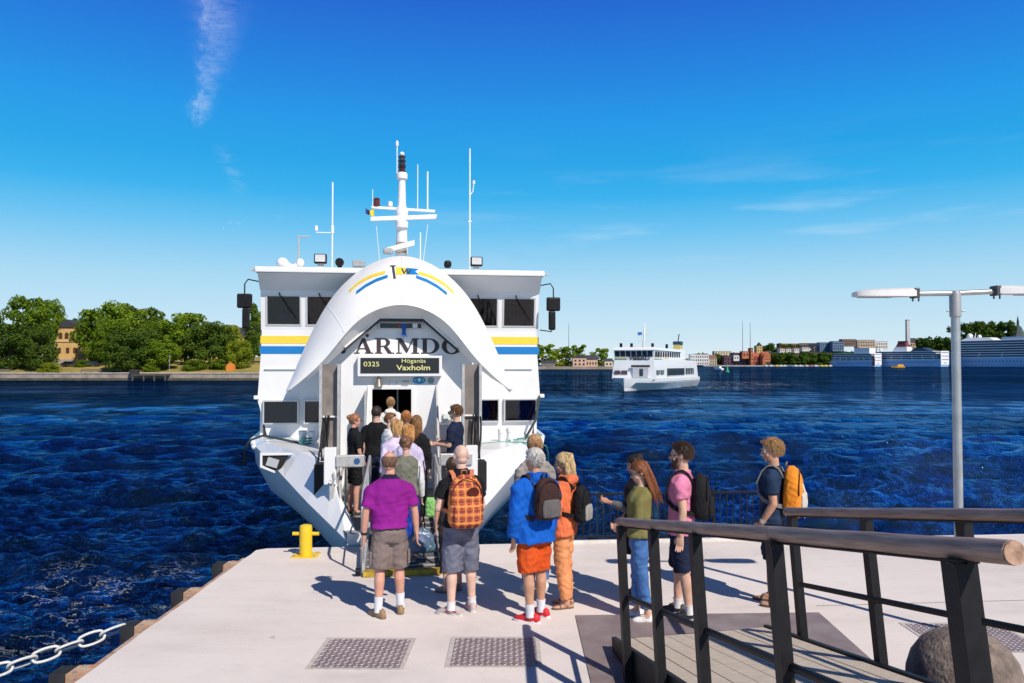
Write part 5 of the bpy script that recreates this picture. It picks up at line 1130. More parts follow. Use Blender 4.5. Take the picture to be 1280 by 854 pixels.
    for sg in (1, -1):
        if sl <= 0: continue
        pts, rad = [sh[sg] + V3(-sg * .03, 0, .0) * S], [(.054 + ti_ * .7) * S * k]
        for q in np.linspace(.15, min(sl, 1), 4): pts.append(sh[sg].lerp(EL[sg], q)); rad.append((.058 - .010 * q + ti_ * .9 + (.008 if sl < 1 else 0)) * S * k)
        if sl > 1:
            for q in np.linspace(.2, sl - 1, 4): pts.append(EL[sg].lerp(WR[sg], q)); rad.append((.046 - .012 * q + ti_ * .9) * S * k)
        g.tube(pts, rad, n=14)
        for p_, r2 in list(zip(pts, rad))[:-1]: g.ball(p_, r2, n=10, m=6)
    if tk == 'polo' or tk == 'jacket': g.loft([ring(P(0, -.020, 1.45), .088 * S, .080 * S, 20), ring(P(0, -.022, 1.522), (.076 if tk == 'polo' else .085) * S, (.074 if tk == 'polo' else .08) * S, 20)])
    if tk == 'hood': g.ball(P(0, -.10, 1.455), (.125 * S, .080 * S, .075 * S), n=16, m=10); g.loft([ring(P(0, -.03, 1.45), .10 * S, .085 * S, 20), ring(P(0, -.025, 1.515), .088 * S, .085 * S, 20)])
    gm = remeshed(g, vox, 3, fold=(.0095 if tk in ('hood', 'jacket') else .006, 26), seed=seed + 5); gm.materials.append(tm)
    if len(top) > 5:                                        # second colour for the collar
        gm.materials.append(top[5])
        for pl in gm.polygons:
            if pl.center.z > 1.468 * S and abs(pl.center.x) < .10 * S: pl.material_index = 1
    mesh_obj({'tee': 't_shirt', 'polo': 'polo_shirt', 'jacket': 'jacket', 'hood': 'hooded_jacket', 'shirt': 'shirt', 'vest': 'vest'}[tk], gm, t)
    # --- shoes
    for sg, (fx, fy, fyaw) in zip((1, -1), feet):
        M = Matrix.Translation(V3(fx, fy, 0) * S) @ Matrix.Rotation(R(fyaw), 4, 'Z') @ Matrix.Scale(S * (.9 if f else 1.02), 4); sb = MB(); rs_ = []
        prof = [(-.118, .024, .052), (-.10, .034, .078), (-.05, .038, .092), (.0, .040, .082), (.05, .046, .064), (.10, .046, .052), (.135, .036, .042), (.155, .020, .030)]
        for (y, w_, hh) in prof: rs_.append([(w_ * .98, y, .016), (w_, y, .03), (w_ * .72, y, hh), (0, y, hh + .008), (-w_ * .72, y, hh), (-w_, y, .03), (-w_ * .98, y, .016)])
        if shoes[0] is not None:
            if len(shoes) > 2 and shoes[2] == 'sandal':
                sb.tube([(-.045, .06, .02), (-.03, .06, .055), (.03, .06, .055), (.045, .06, .02)], .012, n=6).tube([(-.04, -.03, .02), (-.03, -.03, .075), (.03, -.03, .075), (.04, -.03, .02)], .012, n=6).tube([(-.038, -.03, .06), (-.03, -.10, .07), (.03, -.10, .07), (.038, -.03, .06)], .010, n=6)
                skb = MB(); skb.loft([[(x * .9, y, z * .75) for x, y, z in r2] for r2 in rs_]); q = skb.build('foot', skin_m, t, smooth=50); q.matrix_local = M
            else: sb.loft(rs_); sb.ribbon([(0, .02, .090), (0, .06, .073)], .05, .006)
            so = sb.build('shoe', mat('shoe_%d_%d_%d' % tuple(int(c * 999) for c in shoes[0]), shoes[0], .6, var=.2, vscale=20, bump=.1), t, smooth=45); so.matrix_local = M
            sl_ = MB(); pl = [(.0, -.125), (.028, -.115), (.038, -.06), (.036, 0), (.046, .05), (.048, .10), (.036, .14), (.014, .163), (-.014, .163), (-.036, .14), (-.048, .10), (-.046, .05), (-.036, 0), (-.038, -.06), (-.028, -.115)]
            sl_.prism(pl, .001, .024, axis='z'); sl_.build('sole', mat('sole_%d_%d_%d' % tuple(int(c * 999) for c in shoes[1]), shoes[1], .7), so)
            if len(shoes) > 3:                              # side flash
                fl_ = MB()
                for sx in (1, -1): fl_.ribbon([(sx * .040, -.08, .045), (sx * .043, -.01, .05), (sx * .047, .05, .036)], .014, .006, up=(1, 0, 0.3))
                fl_.build('side_flash', mat('flash_%d' % int(shoes[3][0] * 999), shoes[3], .6), so)['kind'] = 'stuff'
        if socks:
            c_ = MB(); a_ = AN[sg]; u = (KN[sg] - a_).normalized(); c_.tube([a_ + V3(0, 0, -.03), a_ + u * .04, a_ + u * socks[1]], [.047 * S, .043 * S, .050 * S], n=14); c_.build('sock', socks[0], t, smooth=60)
    # --- hair, glasses, beard
    if hair: hair_obj(hair[0], hair_mat('%d_%d' % (int(hair[1][0] * 999), int(hair[1][2] * 999)), hair[1]), HM, t, rng, length=hair[2], up=hair[3] if len(hair) > 3 else .0)
    if beard:
        bb = MB()
        for i in range(340):
            a = rng.uniform(-1.5, 1.5); z = rng.uniform(-.108, -.030); yy = .030 + .058 * math.cos(a); xx = .063 * math.sin(a)
            if abs(xx) < .034 and z > -.052: continue
            if abs(xx) < .02 and -.072 < z < -.052: continue
            if z < -.085: xx *= .75
            p = V3(xx, yy if abs(xx) < .05 else yy - .01, z); d = V3(xx * 4, .35, -.8).normalized(); bb.tube([p - d * .004, p + d * .012, p + d * .022 + V3(0, 0, -.004)], [.006, .005, .001], n=4, caps=False)
        q = bb.build('beard', hair_mat('%d_%d' % (int(beard[0] * 999), int(beard[2] * 999)), beard), t, fix=False, smooth=True); q.matrix_local = HM
    if glasses:
        gb = MB()
        for sx in (-1, 1):
            gb.prism([(sx * .034 + .026 * math.cos(a_ * .524), .003 + .020 * math.sin(a_ * .524)) for a_ in range(12)], .101, .106, axis='y'); gb.box((sx * .074, .045, .008), (.004, .105, .006))
        gb.box((0, .106, .008), (.022, .005, .005)); q = gb.build('glasses', mat('glasses_black', (.006, .006, .007), .35, spec=.25), t); q.matrix_local = HM
    return dict(o=t, S=S, P=P, sh=sh, EL=EL, WR=WR, HC=HC, HM=HM, AN=AN, KN=KN, sw=sw, loc=Vector(loc), hd=heading)
def bag_rings(prof, n=24, e=3.0): return [ring((0, cy, z), rx, ry, n, e) for (z, cy, rx, ry) in prof]
def backpack(pr, label, cmat, strap_mat, size=1.0, yoff=-.115, z0=1.02, kind='round', pocket=None, trim=None, tilt=0.0):
    """rucksack on the back: a thing of its own, worn on the person's transform"""
    S = pr['S']; t = empty('backpack', pr['loc'], pr['hd']); tag(t, label, 'backpack', 'backpacks')
    d = .085 * size; w_ = .155 * size; h = .46 * size
    prof = [(0, -d, w_ * .72, d * .72), (.015 * size, -d, w_ * .90, d * .92), (.06 * size, -d, w_, d * 1.08), (h * .35, -d, w_ * 1.02, d * 1.12), (h * .6, -d, w_ * .98, d * 1.02), (h * .8, -d * .95, w_ * .88, d * .85), (h * .93, -d * .85, w_ * .66, d * .62), (h, -d * .75, w_ * .30, d * .30)]
    M = Matrix.Translation(V3(0, yoff, z0) * S) @ Matrix.Rotation(tilt, 4, 'X') @ Matrix.Scale(S, 4)
    mb = MB(); mb.loft(bag_rings(prof)); me = remeshed(mb, .011, 2, fold=(.005, 60), seed=int(size * 100)); me.materials.append(cmat); body = mesh_obj('main_compartment', me, t); body.matrix_local = M
    pb = MB(); pb.loft([ring((0, -2 * d - .002, z), w_ * k_, d * .30 * q_, 20, 3.0) for z, k_, q_ in ((h * .06, .62, .4), (h * .09, .76, .9), (h * .28, .80, 1.15), (h * .45, .74, .9), (h * .50, .60, .35))]); me = remeshed(pb, .010, 2, fold=(.003, 70), seed=3); me.materials.append(pocket or cmat); mesh_obj('front_pocket', me, t).matrix_local = M
    tm_ = trim or strap_mat
    zb = MB(); zb.tube([(w_ * .93 * math.cos(a), -d * 1.72, h * .50 + h * .44 * math.sin(a)) for a in np.linspace(-.1, math.pi + .1, 18)], .006, n=5); q = zb.build('zip', tm_, t, smooth=True); q.matrix_local = M
    hb = MB(); hb.tube([(-.03, -.02, h * .97), (-.025, -.03, h + .035), (.025, -.03, h + .035), (.03, -.02, h * .97)], .008, n=6); q = hb.build('top_handle', strap_mat, t, smooth=True); q.matrix_local = M
    for sx in (-1, 1):
        sp_ = MB(); w2 = .112; sw = pr['sw']
        pts = [(sx * .085, yoff - .01, 1.36), (sx * (w2 - .012), -.085, 1.455), (sx * w2, -.03, 1.492), (sx * w2, .03, 1.480), (sx * (w2 + .004), .088, 1.415), (sx * (w2 + .01), .134, 1.30), (sx * (w2 + .03), .128, 1.20), (sx * (sw * .92 + .012), .06, 1.13), (sx * (sw * .90 + .02), -.03, 1.09), (sx * .12, yoff - .02, 1.06)]
        ups = [(0, -1, .3), (0, -.7, .7), (0, -.2, 1), (0, .3, 1), (0, .8, .5), (0, 1, 0), (sx * .3, 1, 0), (sx, .4, 0), (sx, -.3, 0), (sx * .4, -1, 0)]
        sp_.ribbon([pr['P'](*p) for p in pts], .044 * S, .014, up=[Vector(u) for u in ups]); sp_.build('shoulder_strap', strap_mat, t, smooth=40)
    return t
def FWp(px, Y): return (far(px, Y), Y)
DENIM = mat('denim_blue', (.035, .115, .33), .8, var=.35, vscale=9, bump=.3, bscale=200, col2=(.075, .20, .45)); DENIM_G = mat('denim_grey', (.135, .145, .205), .8, var=.2, vscale=9, bump=.3, bscale=200)
black_c = cloth('black', (.010, .010, .012)); navy_c = cloth('navy', (.012, .018, .045)); white_c = cloth('white', (.72, .70, .70), .06)
sock_w = cloth('sock_white', (.66, .68, .74), .12)
# --- the queue on the pier
A = person('man from behind in a magenta purple polo shirt and grey brown cargo shorts', (-1.33, 8.70, 0), R(14), 1.745, ('polo', cloth('purple', (.235, .012, .225)), .80, .022, .94, cloth('collar_navy', (.02, .012, .05))),
    ('shorts', cloth('taupe', (.20, .155, .145)), .50, .032, .03), SK_R, belly=.06, wide=1.13, feet=((.125, .05, -4), (-.125, -.07, 28)), arms={1: ((.30, -.04, -1), (.10, .10, -1)), -1: ((.26, -.06, -1), (.06, .14, -1))}, head=(R(-16), R(-6)), hair=('balding', (.16, .09, .06), .028), shoes=((.27, .17, .09), (.20, .14, .09)), socks=(sock_w, .13), glasses=True, seed=1)
wb = MB(); wr = A['WR'][-1]; fd = (wr - A['EL'][-1]).normalized(); wb.tube([wr - fd * .035, wr - fd * .012], .035, n=12); wb.build('wristband', mat('band_black', (.01, .01, .01), .5), A['o'])
for sg in (1, -1):                                                        # cargo pockets
    pk = MB(); pk.box(A['P'](sg * .205, -.005, .62), (.03, .13, .15), bev=.012); pk.build('cargo_pocket', cloth('taupe', (0, 0, 0)), A['o'])
B = person('shaven headed man in a black t-shirt and grey denim shorts with a plaid backpack', (-.56, 8.76, 0), R(16), 1.81, ('polo', black_c, .62, .018, .90), ('shorts', DENIM_G, .58, .028, .02), SK_P, wide=1.0,
    feet=((.13, .06, -2), (-.12, -.06, 55)), arms={1: ((.22, .0, -1), (-.1, .7, -.5)), -1: ((.30, -.10, -1), (-.5, .8, .1))}, head=(R(5), R(-14)), hair=None, shoes=((.42, .37, .36), (.62, .60, .58), 'sneaker', (.55, .03, .05)), socks=(white_c, .06), seed=2, hands=('grip', 'grip'))
def plaid():
    m = bpy.data.materials.new('orange_plaid'); m.use_nodes = True; t = m.node_tree; b = t.nodes['Principled BSDF']; b.inputs['Roughness'].default_value = .85
    tcn = t.nodes.new('ShaderNodeTexCoord'); sp = t.nodes.new('ShaderNodeSeparateXYZ'); t.links.new(tcn.outputs['Object'], sp.inputs[0])
    def stripe(i, f, ph, thr):
        a = t.nodes.new('ShaderNodeMath'); a.operation = 'MULTIPLY_ADD'; a.inputs[1].default_value = f; a.inputs[2].default_value = ph; t.links.new(sp.outputs[i], a.inputs[0])
        c = t.nodes.new('ShaderNodeMath'); c.operation = 'SINE'; t.links.new(a.outputs[0], c.inputs[0]); d = t.nodes.new('ShaderNodeMapRange'); d.inputs[1].default_value = thr - .15; d.inputs[2].default_value = thr + .15; t.links.new(c.outputs[0], d.inputs[0]); return d.outputs[0]
    col = None
    def mixn(base, fac, c2):
        q = t.nodes.new('ShaderNodeMix'); q.data_type = 'RGBA'; k = t.nodes.new('ShaderNodeMath'); k.operation = 'MULTIPLY'; k.inputs[1].default_value = .8; t.links.new(fac, k.inputs[0]); t.links.new(k.outputs[0], q.inputs[0])
        if isinstance(base, tuple): q.inputs[6].default_value = (*base, 1)
        else: t.links.new(base, q.inputs[6])
        q.inputs[7].default_value = (*c2, 1); return q.outputs[2]
    c = mixn((.52, .12, .04), stripe(2, 74, 0, .35), (.20, .035, .025)); c = mixn(c, stripe(0, 82, .6, .45), (.19, .035, .025)); c = mixn(c, stripe(2, 190, 1.0, .7), (.50, .11, .05)); c = mixn(c, stripe(2, 74, 2.9, .80), (.74, .30, .08)); c = mixn(c, stripe(0, 82, 3.5, .82), (.72, .28, .07)); t.links.new(c, b.inputs['Base Color']); return m
PL = plaid(); MAROON = cloth('maroon', (.11, .022, .018))
bpk = backpack(B, 'large orange and maroon plaid backpack worn by the man in the black t-shirt', PL, mat('plaid_strap', (.50, .17, .09), .85, var=.3, vscale=40), 1.18, -.125, .93, pocket=PL, trim=MAROON)
lg = MB(); lg.prism([(.062 * math.cos(a * .4), .055 * math.sin(a * .4)) for a in range(16)], -.004, .004, axis='y'); q = lg.build('round_patch', MAROON, bpk); q.matrix_local = Matrix.Translation(V3(.06, -.345, 1.35)) @ Matrix.Rotation(R(18), 4, 'X')
C = person('grey haired man in a bright blue jacket, red orange shorts and red trainers', (.24, 8.52, 0), R(32), 1.80, ('hood', cloth('royal_blue', (.006, .105, .50)), 1.96, .052, .80), ('shorts', cloth('red_orange', (.62, .085, .015)), .50, .030, .03), SK_T, wide=1.10,
    feet=((.10, .06, 20), (-.10, -.04, 34)), arms={1: ((.18, .05, -1), (-.05, .35, -1)), -1: ((.16, -.02, -1), (.0, .20, -1))}, head=(R(8), R(-4)), hair=('short', (.50, .47, .44), .045), shoes=((.55, .012, .025), (.70, .70, .70)), socks=(sock_w, .10), seed=3)
backpack(C, 'dark brown backpack on the blue jacket', cloth('brown_black', (.045, .022, .020)), cloth('brown_strap', (.030, .018, .018)), .92, -.155, 1.06, pocket=cloth('grey_mesh', (.12, .11, .11)))
D = person('blond woman in a coral orange hooded jacket and pale orange trousers', (.58, 8.98, 0), R(66), 1.70, ('hood', cloth('coral', (.72, .175, .07)), 1.96, .034, .82), ('pants', cloth('apricot', (.74, .30, .13)), .97, .024), SK_T, 'f',
    feet=((.10, .03, 20), (-.09, -.04, 40)), arms={1: ((.16, .02, -1), (-.1, .5, -.8)), -1: ((.20, .05, -1), (-.3, .8, -.35))}, head=(R(14), R(-8)), hair=('bob', (.58, .42, .22), .15), shoes=((.22, .13, .07), (.16, .10, .07), 'sandal'), seed=4, hands=('relaxed', 'grip'))
backpack(D, 'black daypack with a grey panel on the coral jacket', cloth('black_nylon', (.012, .012, .013)), black_c, .90, -.15, .98, pocket=cloth('grey_panel', (.32, .31, .30)))
br = MB(); br.box((0, 0, 0), (.20, .012, .13), bev=.003); q = br.build('brochure', mat('brochure_print', (.35, .34, .38), .4, var=.7, vscale=22, col2=(.10, .12, .22))); wr = Matrix.Translation(D['loc']) @ Matrix.Rotation(D['hd'], 4, 'Z') @ (D['WR'][-1] + V3(0, .09, -.05)); q.location = wr; q.rotation_euler = (R(35), R(20), R(40)); tag(q, 'folded brochure in the hand of the woman in coral', 'brochure')
E = person('man with short ginger hair half hidden behind the blue jacket', (.27, 9.60, 0), R(25), 1.85, ('jacket', cloth('stone_grey', (.30, .27, .25)), 1.9, .03, .86), ('pants', DENIM, .97, .024), SK_T, hair=('short', (.42, .24, .12), .05), shoes=((.66, .64, .62), (.7, .7, .7)), head=(R(-10), 0), seed=5)
F = person('woman with long auburn hair and sunglasses in an olive shirt and blue jeans', (1.36, 8.52, 0), R(78), 1.665, ('shirt', cloth('olive', (.17, .155, .055)), 1.35, .032, .92), ('pants', DENIM, .92, .016, -.010), SK_L, 'f',
    feet=((.08, .07, 2), (-.09, -.06, 8)), arms={1: ((.10, .05, -1), (-.35, .7, -.35)), -1: ((.14, .10, -1), (-.5, .85, -.25))}, head=(R(10), R(-22)), hair=('long', (.20, .065, .025), .36), shoes=((.74, .73, .72), (.72, .71, .70)), glasses=True, seed=6, hands=('grip', 'grip'))
G = person('woman in a short black dress holding up a phone behind the olive shirt', (1.44, 9.36, 0), R(76), 1.63, ('shirt', black_c, 1.3, .024, .92), ('dress', black_c, .44), SK_T, 'f', feet=((.08, .02, 0), (-.08, -.05, 8)),
    arms={1: ((.12, .1, -1), (-.1, .6, -.6)), -1: ((.02, .38, -1), (-.12, 1.0, .30))}, head=(R(18), R(-20)), hair=('bob', (.03, .02, .015), .14), shoes=((.08, .05, .035), (.1, .08, .06)), seed=7, hands=('relaxed', 'grip'))
sv_ = MB(); sv_.tube([G['EL'][-1].lerp(G['WR'][-1], q) for q in (-.1, .3, .75)], [.058, .052, .042], n=12); sv_.build('sleeve_cuff', mat('sleeve_grey', (.10, .11, .12), .85, var=.5, vscale=60), G['o'], smooth=60)
ph = MB(); ph.box((0, 0, 0), (.074, .010, .145), bev=.004); q = ph.build('phone', mat('phone_black', (.01, .01, .012), .15)); tag(q, 'black phone held up by the woman in the black dress', 'phone'); wr = Matrix.Translation(G['loc']) @ Matrix.Rotation(G['hd'], 4, 'Z') @ (G['WR'][-1] + V3(.012, .10, .035)); q.location = wr; q.rotation_euler = (R(-30), R(10), G['hd'] + R(20))
Hh = person('bearded man in a pink t-shirt and navy shorts with sunglasses', (1.82, 8.62, 0), R(72), 1.845, ('tee', cloth('pink', (.62, .20, .33)), .58, .020, .84), ('shorts', navy_c, .53, .026, .01), SK_L, feet=((.10, .08, -4), (-.10, -.06, 6)),
    arms={1: ((.14, -.05, -1), (-.02, .2, -1)), -1: ((.12, -.10, -1), (.0, .10, -1))}, head=(R(4), R(-5)), hair=('short', (.045, .022, .012), .055, .35), shoes=((.02, .02, .022), (.55, .52, .48)), socks=(white_c, .07), glasses=True, beard=(.05, .022, .012), seed=8)
backpack(Hh, 'black backpack on the pink t-shirt', cloth('black_pack', (.012, .012, .014)), black_c, 1.0, -.125, 1.0)
I = person('fair haired man in a dark blue t-shirt and navy shorts looking left', (2.94, 9.05, 0), R(64), 1.845, ('tee', cloth('steel_blue', (.016, .034, .075)), .66, .020, .87), ('shorts', navy_c, .50, .03, .02), SK_T, feet=((.10, .06, -2), (-.10, -.05, 6)),
    arms={1: ((.16, -.05, -1), (-.05, .5, -.9)), -1: ((.16, -.12, -1), (-.05, .50, -.85))}, head=(R(24), R(-10)), hair=('short', (.38, .22, .09), .062, .3), shoes=((.06, .045, .035), (.08, .06, .05), 'sandal'), seed=9, hands=('grip', 'grip'))
wb = MB(); wr = I['WR'][-1]; fd = (wr - I['EL'][-1]).normalized(); wb.tube([wr - fd * .04, wr - fd * .02], .036, n=14); wb.lathe([(0, -.006), (.022, -.006), (.022, .008), (0, .008)], wr - fd * .03 + V3(-.036, 0, .0), 12, rot=Matrix.Rotation(R(90), 3, 'Y')); wb.build('wristwatch', mat('watch_steel', (.62, .60, .55), .3, metal=.8), I['o'])['kind'] = 'stuff'
OR = cloth('pack_orange', (.78, .25, .025))
bi = backpack(I, 'bright orange backpack with pale grey panel on the dark blue t-shirt', OR, cloth('pack_strap', (.20, .19, .18)), 1.16, -.125, .95, pocket=cloth('pack_grey', (.55, .52, .47)), trim=black_c)
sp_ = MB(); sp_.ribbon([(.0, -.352, 1.00), (.0, -.362, 1.12), (.0, -.352, 1.28), (.0, -.318, 1.40), (.0, -.262, 1.49)], .10, .010, up=(0, -1, .1)); sp_.build('centre_panel', cloth('pack_grey', (0, 0, 0)), bi)
J = person('dark haired person almost hidden beside the plaid backpack man', (-.72, 9.62, 0), R(10), 1.58, ('tee', cloth('charcoal', (.03, .03, .035)), .7, .02, .90), ('pants', cloth('dark_brown', (.05, .035, .03)), .80, .022), SK_R, 'f', hair=('short', (.06, .035, .02), .05), shoes=((.22, .15, .12), (.12, .09, .08)), seed=10, feet=((.10, .02, -6), (-.10, -.12, 60)))
# --- passengers going up the gangplank and in at the door
def gz(Y): return .04 + .086 * max(0, Y / math.cos(FA) - 10.45) if Y < 12.6 else .24
def boarder(label, px, Y, H, top, bottom, hair, z=None, hd=0.0, **k):
    return person(label, (far(px, Y), Y, gz(Y) if z is None else z), FA + hd, H, top, bottom, hair=hair, group=None, vox=.0145, **k)
K = boarder('woman in a quilted grey green vest over white sleeves, last on the gangplank', 508, 10.72, 1.66, ('vest', cloth('sage_grey', (.165, .170, .130), .2), 0.0, .040, .93), ('pants', cloth('bright_blue', (.02, .07, .42)), .97, .03), ('bun', (.20, .10, .055), .05), sex='f', seed=21, head=(R(-12), R(-10)), arms={1: ((.22, .1, -1), (.05, .4, -.9))})
for sg in (1, -1):
    q = MB(); q.tube([K['sh'][sg] + V3(-sg * .02, 0, .01), K['sh'][sg].lerp(K['EL'][sg], .5), K['EL'][sg], K['EL'][sg].lerp(K['WR'][sg], .9)], [.066, .060, .054, .042], n=12); q.ball(K['EL'][sg], .054); q.build('sleeve', white_c, K['o'], smooth=60)
bgm = MB(); bgm.loft(bag_rings([(0, 0, .15, .08), (.06, 0, .20, .11), (.22, 0, .17, .09), (.34, 0, .07, .03)])); bg_ = empty('carrier_bag', (far(527, 10.55), 10.55, gz(10.55) + .16), FA); me = remeshed(bgm, .012, 2, fold=(.012, 40), seed=5); me.materials.append(mat('bag_petrol', (.035, .11, .13), .35, var=.4, vscale=6, col2=(.12, .15, .28))); mesh_obj('bag_body', me, bg_); MB().tube([(-.05, 0, .33), (-.03, 0, .50), (.03, 0, .50), (.05, 0, .33)], .010, n=6).build('bag_handle', black_c, bg_, smooth=True); tag(bg_, 'blue green plastic carrier bag hanging beside the gangplank rail', 'bag')
bg2 = empty('shoulder_bag', (far(541, 10.5), 10.5, .70), FA); bgm = MB(); bgm.loft(bag_rings([(0, 0, .07, .05), (.03, 0, .095, .07), (.20, 0, .095, .06), (.26, 0, .07, .03)])); me = remeshed(bgm, .010, 2, fold=(.006, 60), seed=6); me.materials.append(mat('bag_lime_print', (.30, .60, .16), .7, var=.5, vscale=24, col2=(.10, .30, .08))); mesh_obj('bag_body', me, bg2); MB().tube([(-.06, .02, .24), (-.10, .10, .60), (-.12, .14, .72)], .009, n=6).build('strap', black_c, bg2); tag(bg2, 'small lime green printed bag between the purple polo and the plaid backpack', 'bag')
boarder('woman with tousled ginger blond hair in a pale lilac top ahead of the grey vest', 511, 11.5, 1.69, ('shirt', cloth('pale_lilac', (.55, .48, .66)), 1.6, .028, .90), ('pants', navy_c, .97, .024), ('bob', (.52, .26, .09), .10), sex='f', seed=22, hd=R(-8))
boarder('woman with curly blond hair in white top and violet cardigan on the gangplank', 495, 12.05, 1.67, ('shirt', cloth('violet_white', (.62, .52, .70), .35), 1.7, .03, .88), ('pants', white_c, .97, .024), ('bob', (.55, .33, .13), .09), sex='f', seed=23, hd=R(14), head=(R(20), 0))
boarder('woman with long brown hair and black jacket on the gangplank', 521, 12.5, 1.67, ('jacket', black_c, 1.9, .03, .88), ('pants', black_c, .97, .022), ('long', (.22, .11, .045), .24), sex='f', seed=24, hd=R(-6))
boarder('ginger haired passenger in a rust shirt squeezed in the middle of the boarding queue', 508, 13.15, 1.69, ('tee', cloth('rust', (.30, .10, .06)), .7, .02, .90), ('pants', navy_c, .97, .022), ('short', (.40, .17, .06), .06), seed=25)
boarder('woman with glasses in a white dotted blouse turning back in the queue', 489, 12.95, 1.67, ('shirt', mat('dotted_blouse', (.74, .71, .69), .85, var=.12, vscale=70), 1.2, .026, .90), ('pants', navy_c, .97, .02), ('short', (.16, .07, .03), .045), sex='f', seed=26, hd=R(-60), head=(R(-50), R(-6)), glasses=True)
boarder('broad man in a black shirt with cropped hair going up to the ferry door', 471, 14.2, 1.80, ('tee', black_c, .8, .022, .90), ('pants', navy_c, .97, .024), ('short', (.03, .02, .015), .018), seed=27, z=.15, wide=1.1, hd=R(-10))
boarder('passenger in a white hooded top stepping through the dark ferry door', 488.5, 16.05, 1.70, ('hood', cloth('cream_white', (.74, .71, .66), .08), 1.9, .034, .88), ('pants', navy_c, .97, .024), ('short', (.33, .20, .10), .05), seed=28, z=.335)
# --- crew
def fw(lx, ly): return (lx * math.cos(FA) - ly * math.sin(FA), lx * math.sin(FA) + ly * math.cos(FA))
cx, cy = fw(-.74, 13.85)
person('crew woman in black polo and black shorts standing on the ferry deck', (cx, cy, .15), R(-62), 1.70, ('polo', black_c, .75, .02, .90), ('shorts', black_c, .46, .026), SK_R, 'f', wide=1.1, belly=.02, head=(R(-12), R(-6)), hair=('bun', (.30, .13, .06), .05), shoes=((.02, .02, .02), (.03, .03, .03)), seed=31, glasses=True, vox=.0145, arms={1: ((.10, .12, -1), (-.2, .5, -.9)), -1: ((.14, .0, -1), (.02, .25, -1))})
cx, cy = fw(.98, 13.95)
N_ = person('crew man in a navy t-shirt with glasses holding papers behind the right bow gate', (cx, cy, .15), R(72), 1.83, ('tee', navy_c, .80, .022, .90), ('pants', navy_c, .97, .024), SK_L, head=(R(2), R(-4)), hair=('short', (.17, .09, .04), .05, .35), shoes=((.02, .02, .02), (.03, .03, .03)), seed=32, glasses=True, vox=.0145, arms={1: ((.14, .2, -1), (-.15, 1, .1)), -1: ((.14, .15, -1), (-.15, 1, .05))}, hands=('grip', 'grip'))
pp = MB(); pp.box((0, 0, 0), (.16, .22, .006)); q = pp.build('paper_sheet', white_paint); tag(q, 'white sheet of paper in the hand of the navy shirted crew man', 'paper'); q.location = Matrix.Translation(N_['loc']) @ Matrix.Rotation(N_['hd'], 4, 'Z') @ (N_['WR'][-1] + V3(.05, .17, .02)); q.rotation_euler = (R(20), 0, N_['hd'])
# ================================================================== FAR SHORES
def grass_mat(name, c1, c2, sc=.12): return mat(name, c1, .95, var=.2, vscale=sc, col2=c2, detail=8, spec=.1)
# ---- leaf and tree makers
def leaf_mat(name, c1, c2):
    m = bpy.data.materials.new(name); m.use_nodes = True; t = m.node_tree; t.nodes.clear(); o_ = t.nodes.new('ShaderNodeOutputMaterial')
    d = t.nodes.new('ShaderNodeBsdfDiffuse'); tr = t.nodes.new('ShaderNodeBsdfTranslucent'); mx = t.nodes.new('ShaderNodeMixShader'); mx.inputs[0].default_value = .28
    g = t.nodes.new('ShaderNodeNewGeometry'); oi = t.nodes.new('ShaderNodeObjectInfo'); rp = t.nodes.new('ShaderNodeValToRGB')
    ad = t.nodes.new('ShaderNodeMath'); ad.operation = 'MULTIPLY_ADD'; ad.inputs[1].default_value = .62; t.links.new(g.outputs['Random Per Island'], ad.inputs[0])
    k = t.nodes.new('ShaderNodeMath'); k.operation = 'MULTIPLY'; k.inputs[1].default_value = .38; t.links.new(oi.outputs['Random'], k.inputs[0]); t.links.new(k.outputs[0], ad.inputs[2])
    t.links.new(ad.outputs[0], rp.inputs[0]); rp.color_ramp.elements[0].color = (*c1, 1); rp.color_ramp.elements[1].color = (*c2, 1)
    t.links.new(rp.outputs[0], d.inputs[0]); t.links.new(rp.outputs[0], tr.inputs[0]); t.links.new(d.outputs[0], mx.inputs[1]); t.links.new(tr.outputs[0], mx.inputs[2]); t.links.new(mx.outputs[0], o_.inputs[0]); return m
LEAF = leaf_mat('broad_leaves', (.055, .115, .010), (.24, .34, .028)); LEAFD = leaf_mat('dark_leaves', (.030, .070, .012), (.125, .19, .028)); LEAFY = leaf_mat('yellow_leaves', (.12, .18, .014), (.34, .38, .035))
BARK = mat('bark', (.07, .055, .045), .95, var=.3, vscale=3)
